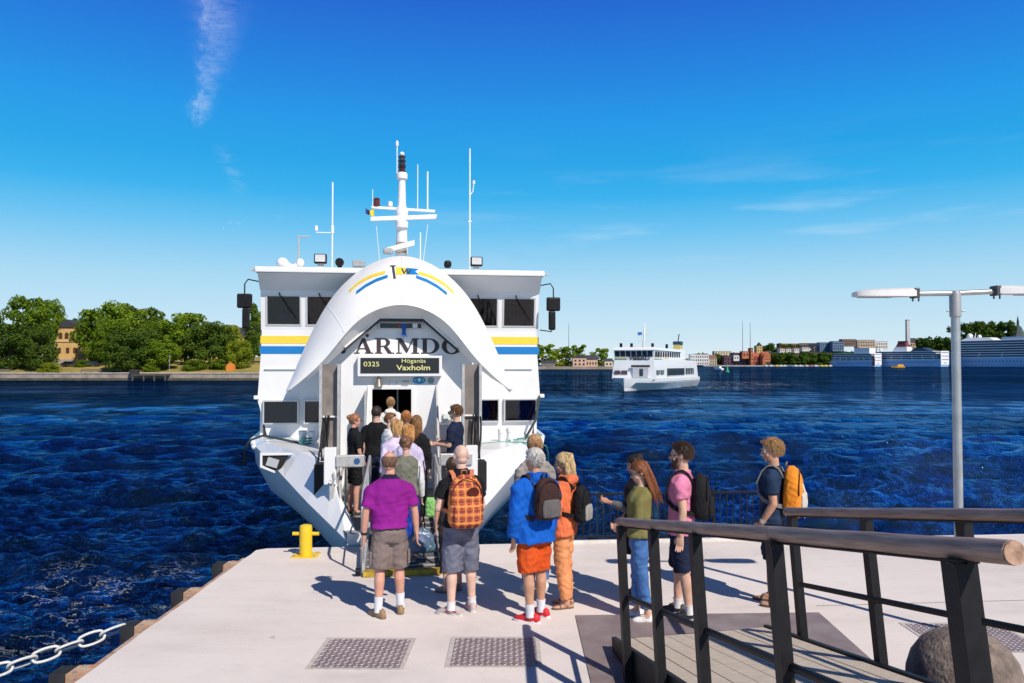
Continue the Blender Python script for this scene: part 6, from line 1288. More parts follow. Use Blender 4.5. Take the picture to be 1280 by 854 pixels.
def crown_mesh(seed, lobes, n_leaf, size, shape='round', droop=0.0):
    """unit tree (height 1): clumps of leaf-sized faces through the outer part of many lobes"""
    rng = np.random.default_rng(seed); C_ = []
    for i in range(lobes):
        if shape == 'poplar': z = rng.uniform(.15, .92); r_ = .09 * (1 - abs(z - .5) * .9); a = rng.uniform(0, 6.28); q = rng.uniform(0, .05); C_.append((q * math.cos(a), q * math.sin(a), z, r_, r_, r_ * 1.6))
        else:
            u = rng.random(); z = .17 + .71 * u; w_ = .36 * math.sqrt(max(0, 1 - ((z - .52) / .46) ** 2)); a = rng.uniform(0, 6.28); q = w_ * math.sqrt(rng.random()); r_ = rng.uniform(.09, .17) * (1.1 - .3 * u)
            C_.append((q * math.cos(a), q * math.sin(a), z - droop * q, r_ * 1.15, r_ * 1.15, r_ * .85))
    C_ = np.array(C_); per = n_leaf // lobes; V = []; 
    for c in C_:
        d = rng.normal(0, 1, (per, 3)); d /= np.linalg.norm(d, axis=1)[:, None]; rad = rng.uniform(.55, 1.05, per) ** .6
        p = c[:3] + d * rad[:, None] * c[3:6]; 
        nrm = d + rng.normal(0, .55, (per, 3)); nrm[:, 2] += .25; nrm /= np.linalg.norm(nrm, axis=1)[:, None]
        up = rng.normal(0, 1, (per, 3)); a = np.cross(nrm, up); a /= np.linalg.norm(a, axis=1)[:, None]; b = np.cross(nrm, a); s_ = size * rng.uniform(.6, 1.35, per)[:, None]
        V.append(np.stack([p - a * s_, p - b * s_ * .62, p + a * s_, p + b * s_ * .62], 1))
    V = np.concatenate(V).reshape(-1, 3); nf = len(V) // 4; me = bpy.data.meshes.new('crown')
    me.vertices.add(len(V)); me.vertices.foreach_set('co', V.astype(np.float32).ravel()); me.loops.add(nf * 4); me.loops.foreach_set('vertex_index', np.arange(nf * 4, dtype=np.int32)); me.polygons.add(nf); me.polygons.foreach_set('loop_start', np.arange(0, nf * 4, 4, dtype=np.int32)); me.polygons.foreach_set('loop_total', np.full(nf, 4, np.int32)); me.update()
    tb = MB(); tb.tube([(0, 0, -.02), (.004, 0, .2), (0, .006, .45), (.01, 0, .72)], [.030, .022, .016, .006], n=7)
    for i in range(7 if shape != 'poplar' else 0):
        c = C_[rng.integers(0, lobes)]; z0 = rng.uniform(.18, .45); tb.tube([(0, 0, z0), (c[0] * .5, c[1] * .5, (z0 + c[2]) / 2 - .02), (c[0], c[1], c[2])], [.012, .008, .003], n=5)
    tm = tb.build('trunk', BARK); tme = tm.data; bpy.data.objects.remove(tm); return me, tme
TP = {}
for k_, (sd, lb, nl, sz, shp, dr_) in {'a': (1, 44, 7600, .023, 'round', 0), 'b': (2, 40, 7200, .024, 'round', .1), 'c': (3, 46, 7800, .022, 'round', .25), 'p': (4, 24, 3600, .017, 'poplar', 0), 'fa': (5, 16, 700, .050, 'round', 0), 'fb': (6, 14, 650, .052, 'round', .1)}.items(): TP[k_] = crown_mesh(sd, lb, nl, sz, shp, dr_)
def tree(label, x, y, z, h, wd, proto='a', leaf=LEAF, rz=None, group='trees on the far shore', cat='tree'):
    t = empty('tree', (x, y, z), random.uniform(0, 6.28) if rz is None else rz); sc = (wd / .74, wd / .74, h) if proto != 'p' else (wd / .2, wd / .2, h); t.scale = sc; tag(t, label, cat, group)
    cm, tm = TP[proto]; key = (proto, leaf.name)
    if key not in TP: m2 = cm.copy(); m2.materials.clear(); m2.materials.append(leaf); TP[key] = m2
    mesh_obj('crown', TP[key], t); mesh_obj('trunk', tm, t); return t
# ---- left island: quay wall, lawn, trees, houses
GX0, GX1, GY0 = -330.0, -33.0, 199.0
def isl_z(x, y): 
    u = max(0, min(1, (y - GY0 - 6) / 26)); return .35 + 2.6 * u * u * (3 - 2 * u) + .3 * math.sin(x * .06) * u + max(0, y - 235) * .03
xs_ = np.linspace(GX0, GX1, 70); ys_ = np.concatenate([np.linspace(GY0, 240, 24), np.linspace(245, 330, 10)]); g_ = MB(); vs = [(x, y, isl_z(x, y)) for y in ys_ for x in xs_]; nx = len(xs_)
g_.add(vs, [(j * nx + i, j * nx + i + 1, (j + 1) * nx + i + 1, (j + 1) * nx + i) for j in range(len(ys_) - 1) for i in range(nx - 1)]); o = g_.build('island_ground', grass_mat('dry_lawn', (.44, .31, .115), (.20, .20, .05), .09), smooth=True); tag(o, kind='structure')
stone_q = mat('quay_stone', (.42, .34, .29), .9, var=.35, vscale=.5, col2=(.24, .19, .165), bump=.3, bscale=3)
m_ = MB(); m_.box(((GX0 + GX1) / 2, GY0 - .6, -.55), (GX1 - GX0, 1.4, 1.9)); m_.box(((GX0 + GX1) / 2, GY0 - 1.36, -1.05), (GX1 - GX0, .25, .7), 1); o = m_.build('quay_wall', [stone_q, mat('algae_stone', (.09, .085, .06), .9, var=.3, vscale=.7)]); tag(o, 'low pale stone quay wall along the tree lined island', 'quay wall')
for i in range(84):
    c_ = bpy.data.objects.get('coping_stone'); 
    if i == 0: cs = MB(); cs.box((0, 0, 0), (3.4, 1.7, .22), bev=.03); c0 = cs.build('coping_stone', mat('coping', (.52, .44, .39), .9, var=.25, vscale=.6), o); q = c0
    else: q = mesh_obj('coping_stone', c0.data, o)
    q.location = (GX0 + 1.75 + i * 3.5, GY0 - .65, .51 + random.uniform(-.02, .02))
IT = [(-28, 375, 40, 232, 'a', LEAFD, 'leftmost dark green tree cut by the picture edge'), (36, 368, 40, 232, 'b', LEAF, 'tallest bright green tree left of the yellow house'), (62, 374, 24, 262, 'a', LEAF, 'leafy tree rising behind the left side of the yellow house'), (14, 402, 46, 216, 'c', LEAFD, 'broad dark tree with low boughs at the far left lawn'), (52, 404, 26, 214, 'c', LEAFD, 'dark drooping tree left of the yellow house corner'), (120, 384, 38, 236, 'b', LEAF, 'round green tree just right of the yellow house'), (150, 378, 50, 240, 'a', LEAF, 'big domed tree in the middle of the island'), (176, 381, 44, 244, 'b', LEAFD, 'tree with darker top behind the middle of the island'), (158, 412, 40, 212, 'c', LEAFD, 'dark spreading tree leaning over the small jetty'), (132, 412, 26, 226, 'a', LEAF, 'small green tree over the white low building'), (198, 400, 34, 232, 'a', LEAF, 'mid green tree behind the lamp post'), (232, 389, 46, 230, 'b', LEAF, 'large rounded tree right of the gap in the island trees'), (262, 402, 40, 222, 'a', LEAFD, 'tree standing before the dark roofed house'), (283, 404, 30, 226, 'b', LEAFY, 'yellowish green tree nearest the ferry mirror'), (300, 424, 24, 216, 'c', LEAFY, 'low yellow green tree by the orange tent'), (316, 378, 12, 226, 'p', LEAFD, 'tall narrow poplar behind the ferry mirror'), (332, 388, 34, 236, 'a', LEAF, 'tree mostly hidden behind the ferry wheelhouse'), (205, 424, 30, 214, 'a', LEAF, 'low shrubby tree beside the lamp post'), (100, 396, 26, 262, 'b', LEAFD, 'dark tree rising behind the right side of the yellow house'), (216, 404, 30, 246, 'a', LEAF, 'tree closing the gap behind the lamp post'), (142, 396, 36, 228, 'c', LEAF, 'full green tree left of the spreading one by the jetty'), (184, 408, 34, 222, 'c', LEAFD, 'dark full tree right of the spreading one by the jetty')]
for (px, py, wpx, Y, pr, lf, lab) in IT:
    x = far(px, Y); z0 = isl_z(x, Y); zt = zat(py, Y); tree(lab, x, Y, z0 - .1, (zt - z0) * (1.06 if pr != 'p' else 1.02), wpx / FPX * Y * 1.28, pr, lf, group='trees on the left island')
for (px, wpx, hp, Y, lab) in ((62, 22, 14, 209, 'round bush on the dry lawn below the yellow house'), (105, 16, 9, 222, 'small dark bush right of the yellow house'), (245, 24, 14, 214, 'bush under the rounded tree'), (275, 26, 13, 216, 'bush in front of the half hidden house'), (190, 20, 10, 212, 'bush right of the jetty')):
    x = far(px, Y); t = tree(lab, x, Y, isl_z(x, Y) - hp / FPX * Y * .45, hp / FPX * Y * 1.5, wpx / FPX * Y * 1.2, 'c', LEAF if px != 62 else LEAFY, group='bushes on the left island', cat='bush'); t.name = 'bush'
def house(name, label, px0, px1, pyt, pyb, Y, depth, wallm, roofm, roof='flat', rz=0.0, rows=0, cols=0, wmat=None, group=None, rh=.22, base=None):
    w_ = (px1 - px0) / FPX * Y; h = (pyb - pyt) / FPX * Y; x = far((px0 + px1) / 2, Y); z0 = zat(pyb, Y) if base is None else base
    t = empty(name, (x, Y, z0), rz); tag(t, label, 'building', group); rhh = h * rh if roof != 'flat' else h * .05; hw = h - rhh
    MB().box((0, depth / 2, hw / 2 - 1), (w_, depth, hw + 2)).build('wall', wallm, t)
    r_ = MB()
    if roof == 'flat': r_.box((0, depth / 2, hw + rhh / 2), (w_ * 1.02, depth * 1.02, rhh))
    elif roof == 'gable': r_.prism([(-w_ * .54, hw), (w_ * .54, hw), (0, h)], -depth * .03, depth * 1.03, axis='y')
    elif roof == 'ridge': r_.prism([(-depth * .04, hw), (depth * 1.04, hw), (depth / 2, h)], -w_ * .53, w_ * .53, axis='x')
    elif roof == 'hip': r_.add([(-w_ * .53, -depth * .03, hw), (w_ * .53, -depth * .03, hw), (w_ * .53, depth * 1.03, hw), (-w_ * .53, depth * 1.03, hw), (-w_ * .28, depth / 2, h), (w_ * .28, depth / 2, h)], [(3, 2, 1, 0), (0, 1, 5, 4), (2, 3, 4, 5), (1, 2, 5), (3, 0, 4)])
    r_.build('roof', roofm, t)
    if rows:
        wm = wmat or glass_d; dw, dh = w_ / (cols + .3), hw / (rows + .3); wme = MB().box((0, 0, 0), (dw * .45, .12, dh * .5)).build('window', wm, t); k0 = True
        for r2 in range(rows):
            for c2 in range(cols):
                q = wme if k0 else mesh_obj('window', wme.data, t); k0 = False; q.location = (-w_ / 2 + dw * (c2 + .65), -.05, dh * (r2 + .6))
    return t
ochre = mat('ochre_plaster', (.60, .40, .16), .9, var=.12, vscale=.3); cream = mat('cream_plaster', (.62, .52, .38), .9, var=.1, vscale=.3); brick = mat('red_brick', (.33, .085, .05), .9, var=.25, vscale=.1); brick_o = mat('orange_brick', (.50, .16, .07), .9, var=.2, vscale=.1)
roof_d = mat('dark_roof', (.045, .045, .055), .8, var=.2, vscale=.2); roof_b = mat('brown_roof', (.20, .10, .07), .8, var=.2, vscale=.2); roof_r = mat('red_roof', (.36, .10, .05), .8, var=.2, vscale=.2); white_pl = mat('white_plaster', (.66, .63, .60), .9, var=.08, vscale=.2); tan_pl = mat('tan_plaster', (.46, .37, .28), .9, var=.15, vscale=.2); blue_g = mat('blue_grey_facade', (.10, .17, .28), .6, var=.2, vscale=.2); brown_f = mat('brown_facade', (.20, .13, .10), .9, var=.2, vscale=.2); purple_d = mat('dark_maroon_facade', (.10, .045, .06), .9, var=.2, vscale=.2)
yh = house('yellow_house', 'yellow plastered house with arched gable windows among the island trees', 68, 98, 399, 458, 246, 12, ochre, roof_d, 'gable', rh=.17, base=2.0)
yw, yy = 30 / FPX * 246, 246
def arch(x, z, w_, h_, nm='window'):
    p = [(x - w_ / 2, z), (x + w_ / 2, z), (x + w_ / 2, z + h_ * .6)] + [(x + w_ / 2 * math.cos(a), z + h_ * .6 + h_ * .4 * math.sin(a)) for a in np.linspace(.3, 2.84, 6)] + [(x - w_ / 2, z + h_ * .6)]
    MB().prism(p, -.08, .05, axis='y').build(nm, mat('old_window', (.10, .05, .035), .3), yh)
for dx in (-1.9, 0, 1.9): arch(dx, 8.6, 1.15, 2.0)
for dx in (-2.2, 0.4, 2.6): MB().box((dx, -.03, 5.0), (1.0, .12, 1.7)).build('window', mat('old_window', (0, 0, 0)), yh)
MB().box((0, -.12, 7.75), (yw * 1.01, .25, .30)).build('cornice', mat('cornice_pale', (.58, .47, .33), .9), yh); MB().box((0, -.10, 1.1), (yw * 1.01, .2, 2.2)).build('plinth', mat('plinth_grey', (.30, .28, .27), .9, var=.2, vscale=.4), yh)
house('white_house', 'low white outbuilding beside the yellow house', 110, 128, 441, 459, 240, 6, white_pl, roof_d, 'flat', rows=1, cols=3, base=2.0)
house('ochre_house', 'ochre house with dark roof half hidden by trees left of the ferry', 252, 300, 408, 458, 262, 14, ochre, roof_d, 'ridge', rows=3, cols=6, rh=.3, base=2.0)
house('ochre_house', 'narrow ochre house end showing between the tree and the ferry', 286, 306, 420, 458, 244, 8, ochre, roof_d, 'flat', rows=3, cols=2, base=2.0)
tn = MB(); tn.prism([(-1.0, 0), (1.0, 0), (.9, 1.5), (0, 2.3), (-.9, 1.5)], 0, 2, axis='y'); q = tn.build('tent', mat('orange_canvas', (.66, .22, .03), .8)); q.location = (far(287, 212), 212, isl_z(far(287, 212), 212)); tag(q, 'small orange tent on the island lawn', 'tent')
pl_ = empty('park_lamp', (far(212, 204), 204, .5)); tag(pl_, 'thin grey lamp post on the island quay', 'street lamp'); MB().tube([(0, 0, 0), (0, 0, 4.2)], .07, n=6).build('post', galv, pl_); MB().box((0, 0, 4.3), (.5, .3, .2)).build('lamp_head', galv, pl_)
jt = empty('jetty', (far(188, 196), 196.4, WATER_Z)); tag(jt, 'small dark wooden jetty with steps below the spreading tree', 'jetty')
MB().box((0, 0, 1.35), (8.6, 2.4, .25)).build('deck', mat('jetty_timber', (.10, .08, .07), .9), jt)
for dx in (-4, -1.3, 1.3, 4): MB().box((dx, -1, .6), (.3, .3, 1.6)).build('pile', mat('jetty_timber', (0, 0, 0)), jt)
MB().box((-4.3, .6, 2.1), (2.0, 1.4, 1.3)).build('cabinet', mat('jetty_cabinet', (.035, .032, .03), .8), jt)
for (px, Y, c, lab) in ((88, 222, (.02, .02, .025), 'dark parked car by the yellow house'), (116, 222, (.025, .03, .04), 'dark parked car by the white outbuilding')):
    ct = empty('parked_car', (far(px, Y), Y, isl_z(far(px, Y), Y)), random.uniform(-.2, .2)); tag(ct, lab, 'car', 'cars parked on the island'); cm_ = mat('car_paint_%d' % px, c, .3, coat=.5)
    b_ = MB(); b_.loft([[(x, y, z) for x, z in ((-2.2, .3), (2.2, .3), (2.25, .75), (1.3, .95), (.8, 1.45), (-1.2, 1.45), (-1.9, .95), (-2.2, .85))] for y in (-.85, .85)]); b_.build('body', cm_, ct); MB().prism([(1.15, .98), (.75, 1.38), (-1.1, 1.38), (-1.6, .98)], -.87, .87, axis='y').build('window_glass', glass_d, ct)
    for dx in (-1.35, 1.35):
        for sy in (-.8, .8): MB().lathe([(0, -.1), (.32, -.1), (.32, .1), (0, .1)], (dx, sy, .32), 12, rot=Matrix.Rotation(R(90), 3, 'X')).build('wheel', rubber, ct)
for (px, lab) in ((5, 'low bench at the far left of the island quay'), (107, 'grey litter bin on the island quay'), (120, 'row bench in the middle of the island quay')):
    bt = empty('park_bench', (far(px, 205), 205, .45)); tag(bt, lab, 'bench', 'benches on the island quay'); MB().box((0, 0, .45), (2.6, .5, .08)).build('seat', mat('bench_wood', (.16, .13, .11), .9), bt); MB().box((0, .25, .8), (2.6, .06, .4)).build('backrest', mat('bench_wood', (0, 0, 0)), bt)
    for dx in (-1.1, 1.1): MB().box((dx, 0, .2), (.1, .4, .42)).build('leg', galv, bt)
# ---- middle shore, seen to the right of the ferry
m_ = MB(); YM = 640; m_.prism([(far(560, YM), YM), (far(775, YM), YM), (far(775, YM), YM + 60), (far(560, YM), YM + 60)], -2, .9, axis='z'); o = m_.build('middle_shore', grass_mat('shore_rock', (.40, .32, .26), (.20, .17, .12), .08)); tag(o, kind='structure')
MT = [(678, 428, 34, 'fa', LEAF, 'round tree next to the ferry stripe on the middle shore'), (692, 436, 22, 'fb', LEAFY, 'pale tree between the two big ones on the middle shore'), (708, 431, 24, 'fa', LEAF, 'dark tree left of the pink house'), (725, 431, 20, 'fb', LEAF, 'tree behind the pink house roof'), (752, 433, 22, 'fa', LEAF, 'rounded tree between the pink house and the white boat'), (663, 430, 30, 'fb', LEAF, 'tree showing behind the ferry side'), (640, 428, 30, 'fa', LEAF, 'tree hidden mostly by the ferry side'), (702, 442, 18, 'fb', LEAFY, 'low yellow green tree by the grey hut')]
for i, (px, py, wpx, pr, lf, lab) in enumerate(MT):
    Y = YM + 25 + 6 * (i % 3); zt = zat(py, Y); tree(lab, far(px, Y), Y, .8, (zt - .8) * 1.08, wpx / FPX * Y * 1.15, pr, lf, group='trees on the middle shore')
house('pink_house', 'pale pink gabled house with dark roof on the middle shore', 716, 733, 444, 459.2, YM + 12, 9, mat('pink_plaster', (.58, .38, .28), .9, var=.1, vscale=.2), roof_d, 'gable', rows=2, cols=3, rh=.3, base=.9)
house('long_house', 'long low house with a dark roof right of the pink gable', 732, 747, 445, 459.2, YM + 14, 9, mat('pink_plaster', (0, 0, 0)), roof_d, 'ridge', rows=1, cols=4, rh=.4, base=.9)
house('grey_hut', 'small grey boathouse on the middle shore', 677, 694, 452, 459.4, YM + 4, 7, mat('weathered_boards', (.17, .16, .16), .9, var=.2, vscale=.3), roof_d, 'ridge', rh=.4, base=.9)
house('cream_hut', 'small cream house peeping out behind the white boat', 756, 766, 449, 459.2, YM + 8, 7, cream, roof_d, 'ridge', rows=1, cols=2, rh=.35, base=.9)
def lattice_mast(label, px, pyt, pyb, Y, wd):
    z0, z1 = zat(pyb, Y), zat(pyt, Y); t = empty('radio_mast', (far(px, Y), Y, z0)); tag(t, label, 'mast', 'thin masts on the skyline'); h = z1 - z0
    MB().tube([(0, 0, 0), (0, 0, h * .97)], [wd, wd * .5], n=5).build('mast_shaft', mat('mast_green_grey', (.16, .26, .27), .7), t); MB().tube([(0, 0, h * .97), (0, 0, h)], wd * .3, n=4).build('mast_tip', mat('mast_green_grey', (0, 0, 0)), t)
lattice_mast('tall thin mast left of the white boat', 711, 404, 436, 900, .45); lattice_mast('left of the two tall radio masts on the skyline', 928.5, 401, 440, 3000, 1.5); lattice_mast('right of the two tall radio masts on the skyline', 938, 403, 440, 3000, 1.5)
# ---- far right shore
YF = 1500
hp = [(700, 452), (780, 450), (860, 448), (895, 444), (915, 446), (930, 442), (970, 440), (985, 438), (1045, 437), (1060, 440), (1090, 442), (1150, 440), (1180, 430), (1210, 420), (1290, 418), (1400, 418), (1600, 430)]
g_ = MB(); vs = []; pxs = np.linspace(700, 1600, 120)
for px in pxs: pt = np.interp(px, *zip(*hp)); vs += [(far(px, YF), YF, -2), (far(px, YF), YF, 1.2), (far(px, YF + 40), YF + 40, 2.0), (far(px, YF + 140), YF + 140, zat(pt, YF + 140) * .8), (far(px, YF + 260), YF + 260, zat(pt, YF + 260)), (far(px, YF + 700), YF + 700, zat(pt, YF + 260) * .5)]
g_.add(vs, [(i * 6 + j, i * 6 + j + 1, (i + 1) * 6 + j + 1, (i + 1) * 6 + j) for i in range(len(pxs) - 1) for j in range(5)]); o = g_.build('far_hills', grass_mat('far_hill_green', (.035, .05, .018), (.085, .085, .05), .02), smooth=True); tag(o, kind='structure')
# wooded hillside: reads as one mass
def wood(name, label, spots, leaf, seed):
    rng = np.random.default_rng(seed); V = []
    for (px0, px1, py0, py1, Y, n, r_) in spots:
        for _ in range(n):
            px = rng.uniform(px0, px1); pt = rng.uniform(py0, py1); cx, cz, cy = far(px, Y), zat(pt, Y) - r_, Y + rng.uniform(-30, 30); k = 60
            d = rng.normal(0, 1, (k, 3)); d /= np.linalg.norm(d, axis=1)[:, None]; p = np.array([cx, cy, cz]) + d * np.array([r_, r_, r_]) * rng.uniform(.6, 1.05, (k, 1)); nrm = d + rng.normal(0, .4, (k, 3)); nrm /= np.linalg.norm(nrm, axis=1)[:, None]; a = np.cross(nrm, rng.normal(0, 1, (k, 3))); a /= np.linalg.norm(a, axis=1)[:, None]; b = np.cross(nrm, a); s_ = r_ * .34
            V.append(np.stack([p - a * s_, p - b * s_ * .7, p + a * s_, p + b * s_ * .7], 1))
    V = np.concatenate(V).reshape(-1, 3); mb = MB(); me = bpy.data.meshes.new(name); nf = len(V) // 4; me.from_pydata([tuple(v) for v in V], [], [(4 * i, 4 * i + 1, 4 * i + 2, 4 * i + 3) for i in range(nf)]); me.materials.append(leaf); tag(mesh_obj(name, me), label, kind='stuff')
wood('far_wood', 'dark wooded hillside along the far shore', [(865, 930, 441, 450, YF + 80, 60, 7), (905, 935, 444, 453, YF + 40, 30, 6), (968, 1048, 440, 452, YF + 60, 110, 7.5), (1046, 1075, 438, 450, YF + 60, 26, 7), (1156, 1186, 420, 448, YF + 20, 70, 9), (975, 1000, 430, 434, YF + 250, 16, 7), (1195, 1232, 402, 418, YF + 150, 34, 8), (1230, 1262, 400, 420, YF + 150, 40, 8), (948, 975, 428, 436, YF + 260, 18, 7), (1262, 1330, 408, 424, YF + 160, 40, 8), (1138, 1162, 434, 444, YF + 120, 18, 7)], LEAFD, 5)
FB = [('apartment_block', 'pale terrace block at the left end of the far shore', 863, 886, 442.5, 457, 0, white_pl, roof_b, 'flat', 3, 8), ('apartment_block', 'tan gabled building right of the pale terrace', 884, 896, 444, 457, 5, tan_pl, roof_b, 'ridge', 3, 4), ('apartment_block', 'cream hillside block above the tan gable', 893, 914, 439, 446, 120, cream, roof_d, 'flat', 2, 6), ('warehouse', 'dark maroon warehouse on the far quay', 905, 916, 445, 457, 0, purple_d, roof_d, 'flat', 2, 3), ('warehouse', 'long dark maroon brewery building on the far quay', 916, 936, 441, 456.8, 4, purple_d, roof_d, 'flat', 3, 6), ('warehouse', 'white fronted box between maroon warehouses', 917, 924, 444, 450, -4, white_pl, roof_d, 'flat', 1, 2), ('brick_building', 'red brick hall with flat roof on the far quay', 928, 940, 439, 447, -6, brick_o, roof_r, 'flat', 1, 3), ('brick_tower', 'slim orange brick tower on the far quay', 938.5, 941.5, 435, 457, -10, brick_o, roof_d, 'flat', 4, 1), ('brick_building', 'lower red brick wing right of the slim tower', 941, 953, 441, 457, 0, brick, roof_r, 'ridge', 2, 5), ('brick_building', 'bright red brick house at the right of the brewery', 952, 963, 439.5, 451, -8, brick_o, roof_r, 'hip', 2, 4), ('brick_building', 'narrow orange brick gable by the quay', 953.5, 956.5, 443, 457, -14, brick_o, roof_r, 'gable', 3, 1), ('yellow_tower', 'yellow stair tower rising above the brewery', 946, 953, 432, 444, 60, ochre, roof_d, 'flat', 3, 2), ('dark_tower', 'thin dark tower with a yellow crown left of the wood', 949, 952, 428, 440, 90, ochre, roof_d, 'hip', 2, 1), ('apartment_block', 'brown slab block on top of the hill', 974, 1010, 429.5, 437, 240, brown_f, roof_b, 'flat', 2, 14), ('apartment_block', 'dark slab block right of the brown one', 1002, 1026, 429, 435, 250, roof_d, roof_d, 'flat', 1, 8), ('gabled_terrace', 'white gabled terrace house left of three on the hillside', 975, 981, 434.5, 440, 150, white_pl, roof_r, 'gable', 1, 2), ('gabled_terrace', 'white gabled terrace house second on the hillside', 983, 989, 434.5, 440, 150, white_pl, roof_b, 'gable', 1, 2), ('gabled_terrace', 'white gabled terrace house third on the hillside', 993, 999, 434, 440, 150, white_pl, roof_b, 'gable', 1, 2), ('apartment_block', 'pale low block among the hillside trees', 1003, 1012, 432.5, 438, 160, white_pl, roof_d, 'ridge', 1, 4), ('apartment_block', 'pinkish block above the hillside wood', 1018, 1030, 433, 439, 170, mat('pink_block', (.48, .32, .28), .9), roof_b, 'flat', 2, 5), ('office_block', 'blue glass office block at the end of the hill', 1025, 1037.5, 428, 440, 160, blue_g, roof_d, 'flat', 4, 4), ('office_block', 'dark blue office block behind the smaller cruise ferry', 1041, 1055, 426.5, 438, 140, blue_g, roof_d, 'flat', 3, 5), ('office_block', 'brown office block behind the smaller cruise ferry', 1053, 1070, 424, 432, 160, brown_f, roof_b, 'flat', 2, 6), ('office_block', 'grey stepped block above the ferries', 1072, 1094, 425, 434, 200, tan_pl, roof_d, 'flat', 2, 7), ('office_block', 'pale block right above the ferries', 1092, 1110, 427, 436, 220, white_pl, roof_b, 'flat', 2, 6), ('silo', 'beige silo house beside the tall chimney', 1137.5, 1150.5, 422.5, 442, 80, mat('beige_silo', (.42, .33, .24), .9, var=.1, vscale=.1), roof_d, 'hip', 3, 4), ('apartment_block', 'ochre house with low roof behind the wood', 1152, 1163, 431, 441, 140, ochre, roof_b, 'hip', 2, 4), ('apartment_block', 'red roofed brick block on the cliff top', 1220, 1245, 407, 421, 170, mat('salmon_block', (.46, .24, .18), .9, var=.1, vscale=.1), roof_b, 'flat', 3, 7)]
for (nm_, lab, a, b, pt, pb, dy, wm, rm, rk, ro_, co_) in FB:
    house(nm_, lab, a, b, pt, pb, YF + dy, 18, wm, rm, rk, rows=ro_, cols=co_, group='buildings on the far shore', rh=.3)
ck = empty('chimney', (far(1135, YF + 60), YF + 60, 2)); tag(ck, 'tall pale square chimney tower above the cruise ferries', 'chimney'); hh = zat(400.5, YF + 60) - 2; MB().box((0, 0, hh / 2), (7.0, 7.0, hh), taper=.85).build('shaft', mat('pale_concrete_far', (.52, .52, .52), .9, var=.08, vscale=.05), ck); MB().box((0, 0, hh + .6), (6.6, 6.6, 1.4)).build('cap', mat('mid_concrete_far', (.36, .36, .37), .9), ck)
chh = empty('church', (far(1273, YF + 120), YF + 120, 40)); tag(chh, 'domed church with a dark spire on the cliff top at the right edge', 'church'); h2 = zat(394, YF + 120) - 40; MB().box((0, 0, 6), (30, 30, 14)).build('wall', tan_pl, chh); MB().lathe([(19, 13), (17, 17), (12, 24), (6, h2 * .62), (3, h2 * .66), (0, h2 * .66)], n=8).build('roof', mat('verdigris_dark', (.05, .075, .075), .7), chh); MB().lathe([(2.6, h2 * .64), (2.2, h2 * .8), (.6, h2 * .95), (0, h2)], n=8).build('spire', mat('verdigris_dark', (0, 0, 0)), chh)
# quay sheds and moored small craft along the far quay
fq = MB(); fq.box(((far(880, YF - 20) + far(1060, YF - 20)) / 2, YF - 20, -.3), (far(1060, YF) - far(880, YF), 8, 2.6)); tag(fq.build('far_quay', mat('far_quay_stone', (.34, .31, .30), .9, var=.2, vscale=.1)), kind='structure')
cols_ = [((.62, .60, .58), 'white'), ((.66, .50, .06), 'yellow'), ((.40, .10, .07), 'red'), ((.10, .16, .30), 'blue')]
for i in range(16):
    px = 958 + i * 6.2 + random.uniform(-1.5, 1.5); c, cn = cols_[[0, 0, 1, 0, 0, 3, 0, 0, 0, 2, 0, 1, 1, 0, 0, 0][i]]; w_ = random.uniform(4.5, 9)
    t = empty('moored_boat', (far(px, YF - 26), YF - 26, WATER_Z), random.uniform(-.15, .15)); tag(t, '%s small boat moored at the far quay, %s from the left in the row' % (cn, 'first second third fourth fifth sixth seventh eighth ninth tenth eleventh twelfth thirteenth fourteenth fifteenth sixteenth'.split()[i]), 'boat', 'boats at the far quay'); bm_ = mat('boat_paint_' + cn, c, .5)
    MB().loft([[(x, y, z) for x, z in ((-w_ / 2, .2), (w_ / 2, .2), (w_ / 2 + .8, 1.6), (-w_ / 2, 1.5))] for y in (-1.3, 1.3)]).build('hull', bm_, t); MB().box((-w_ * .1, 0, 2.3), (w_ * .5, 2, 1.6), taper=.85).build('cabin', bm_, t)
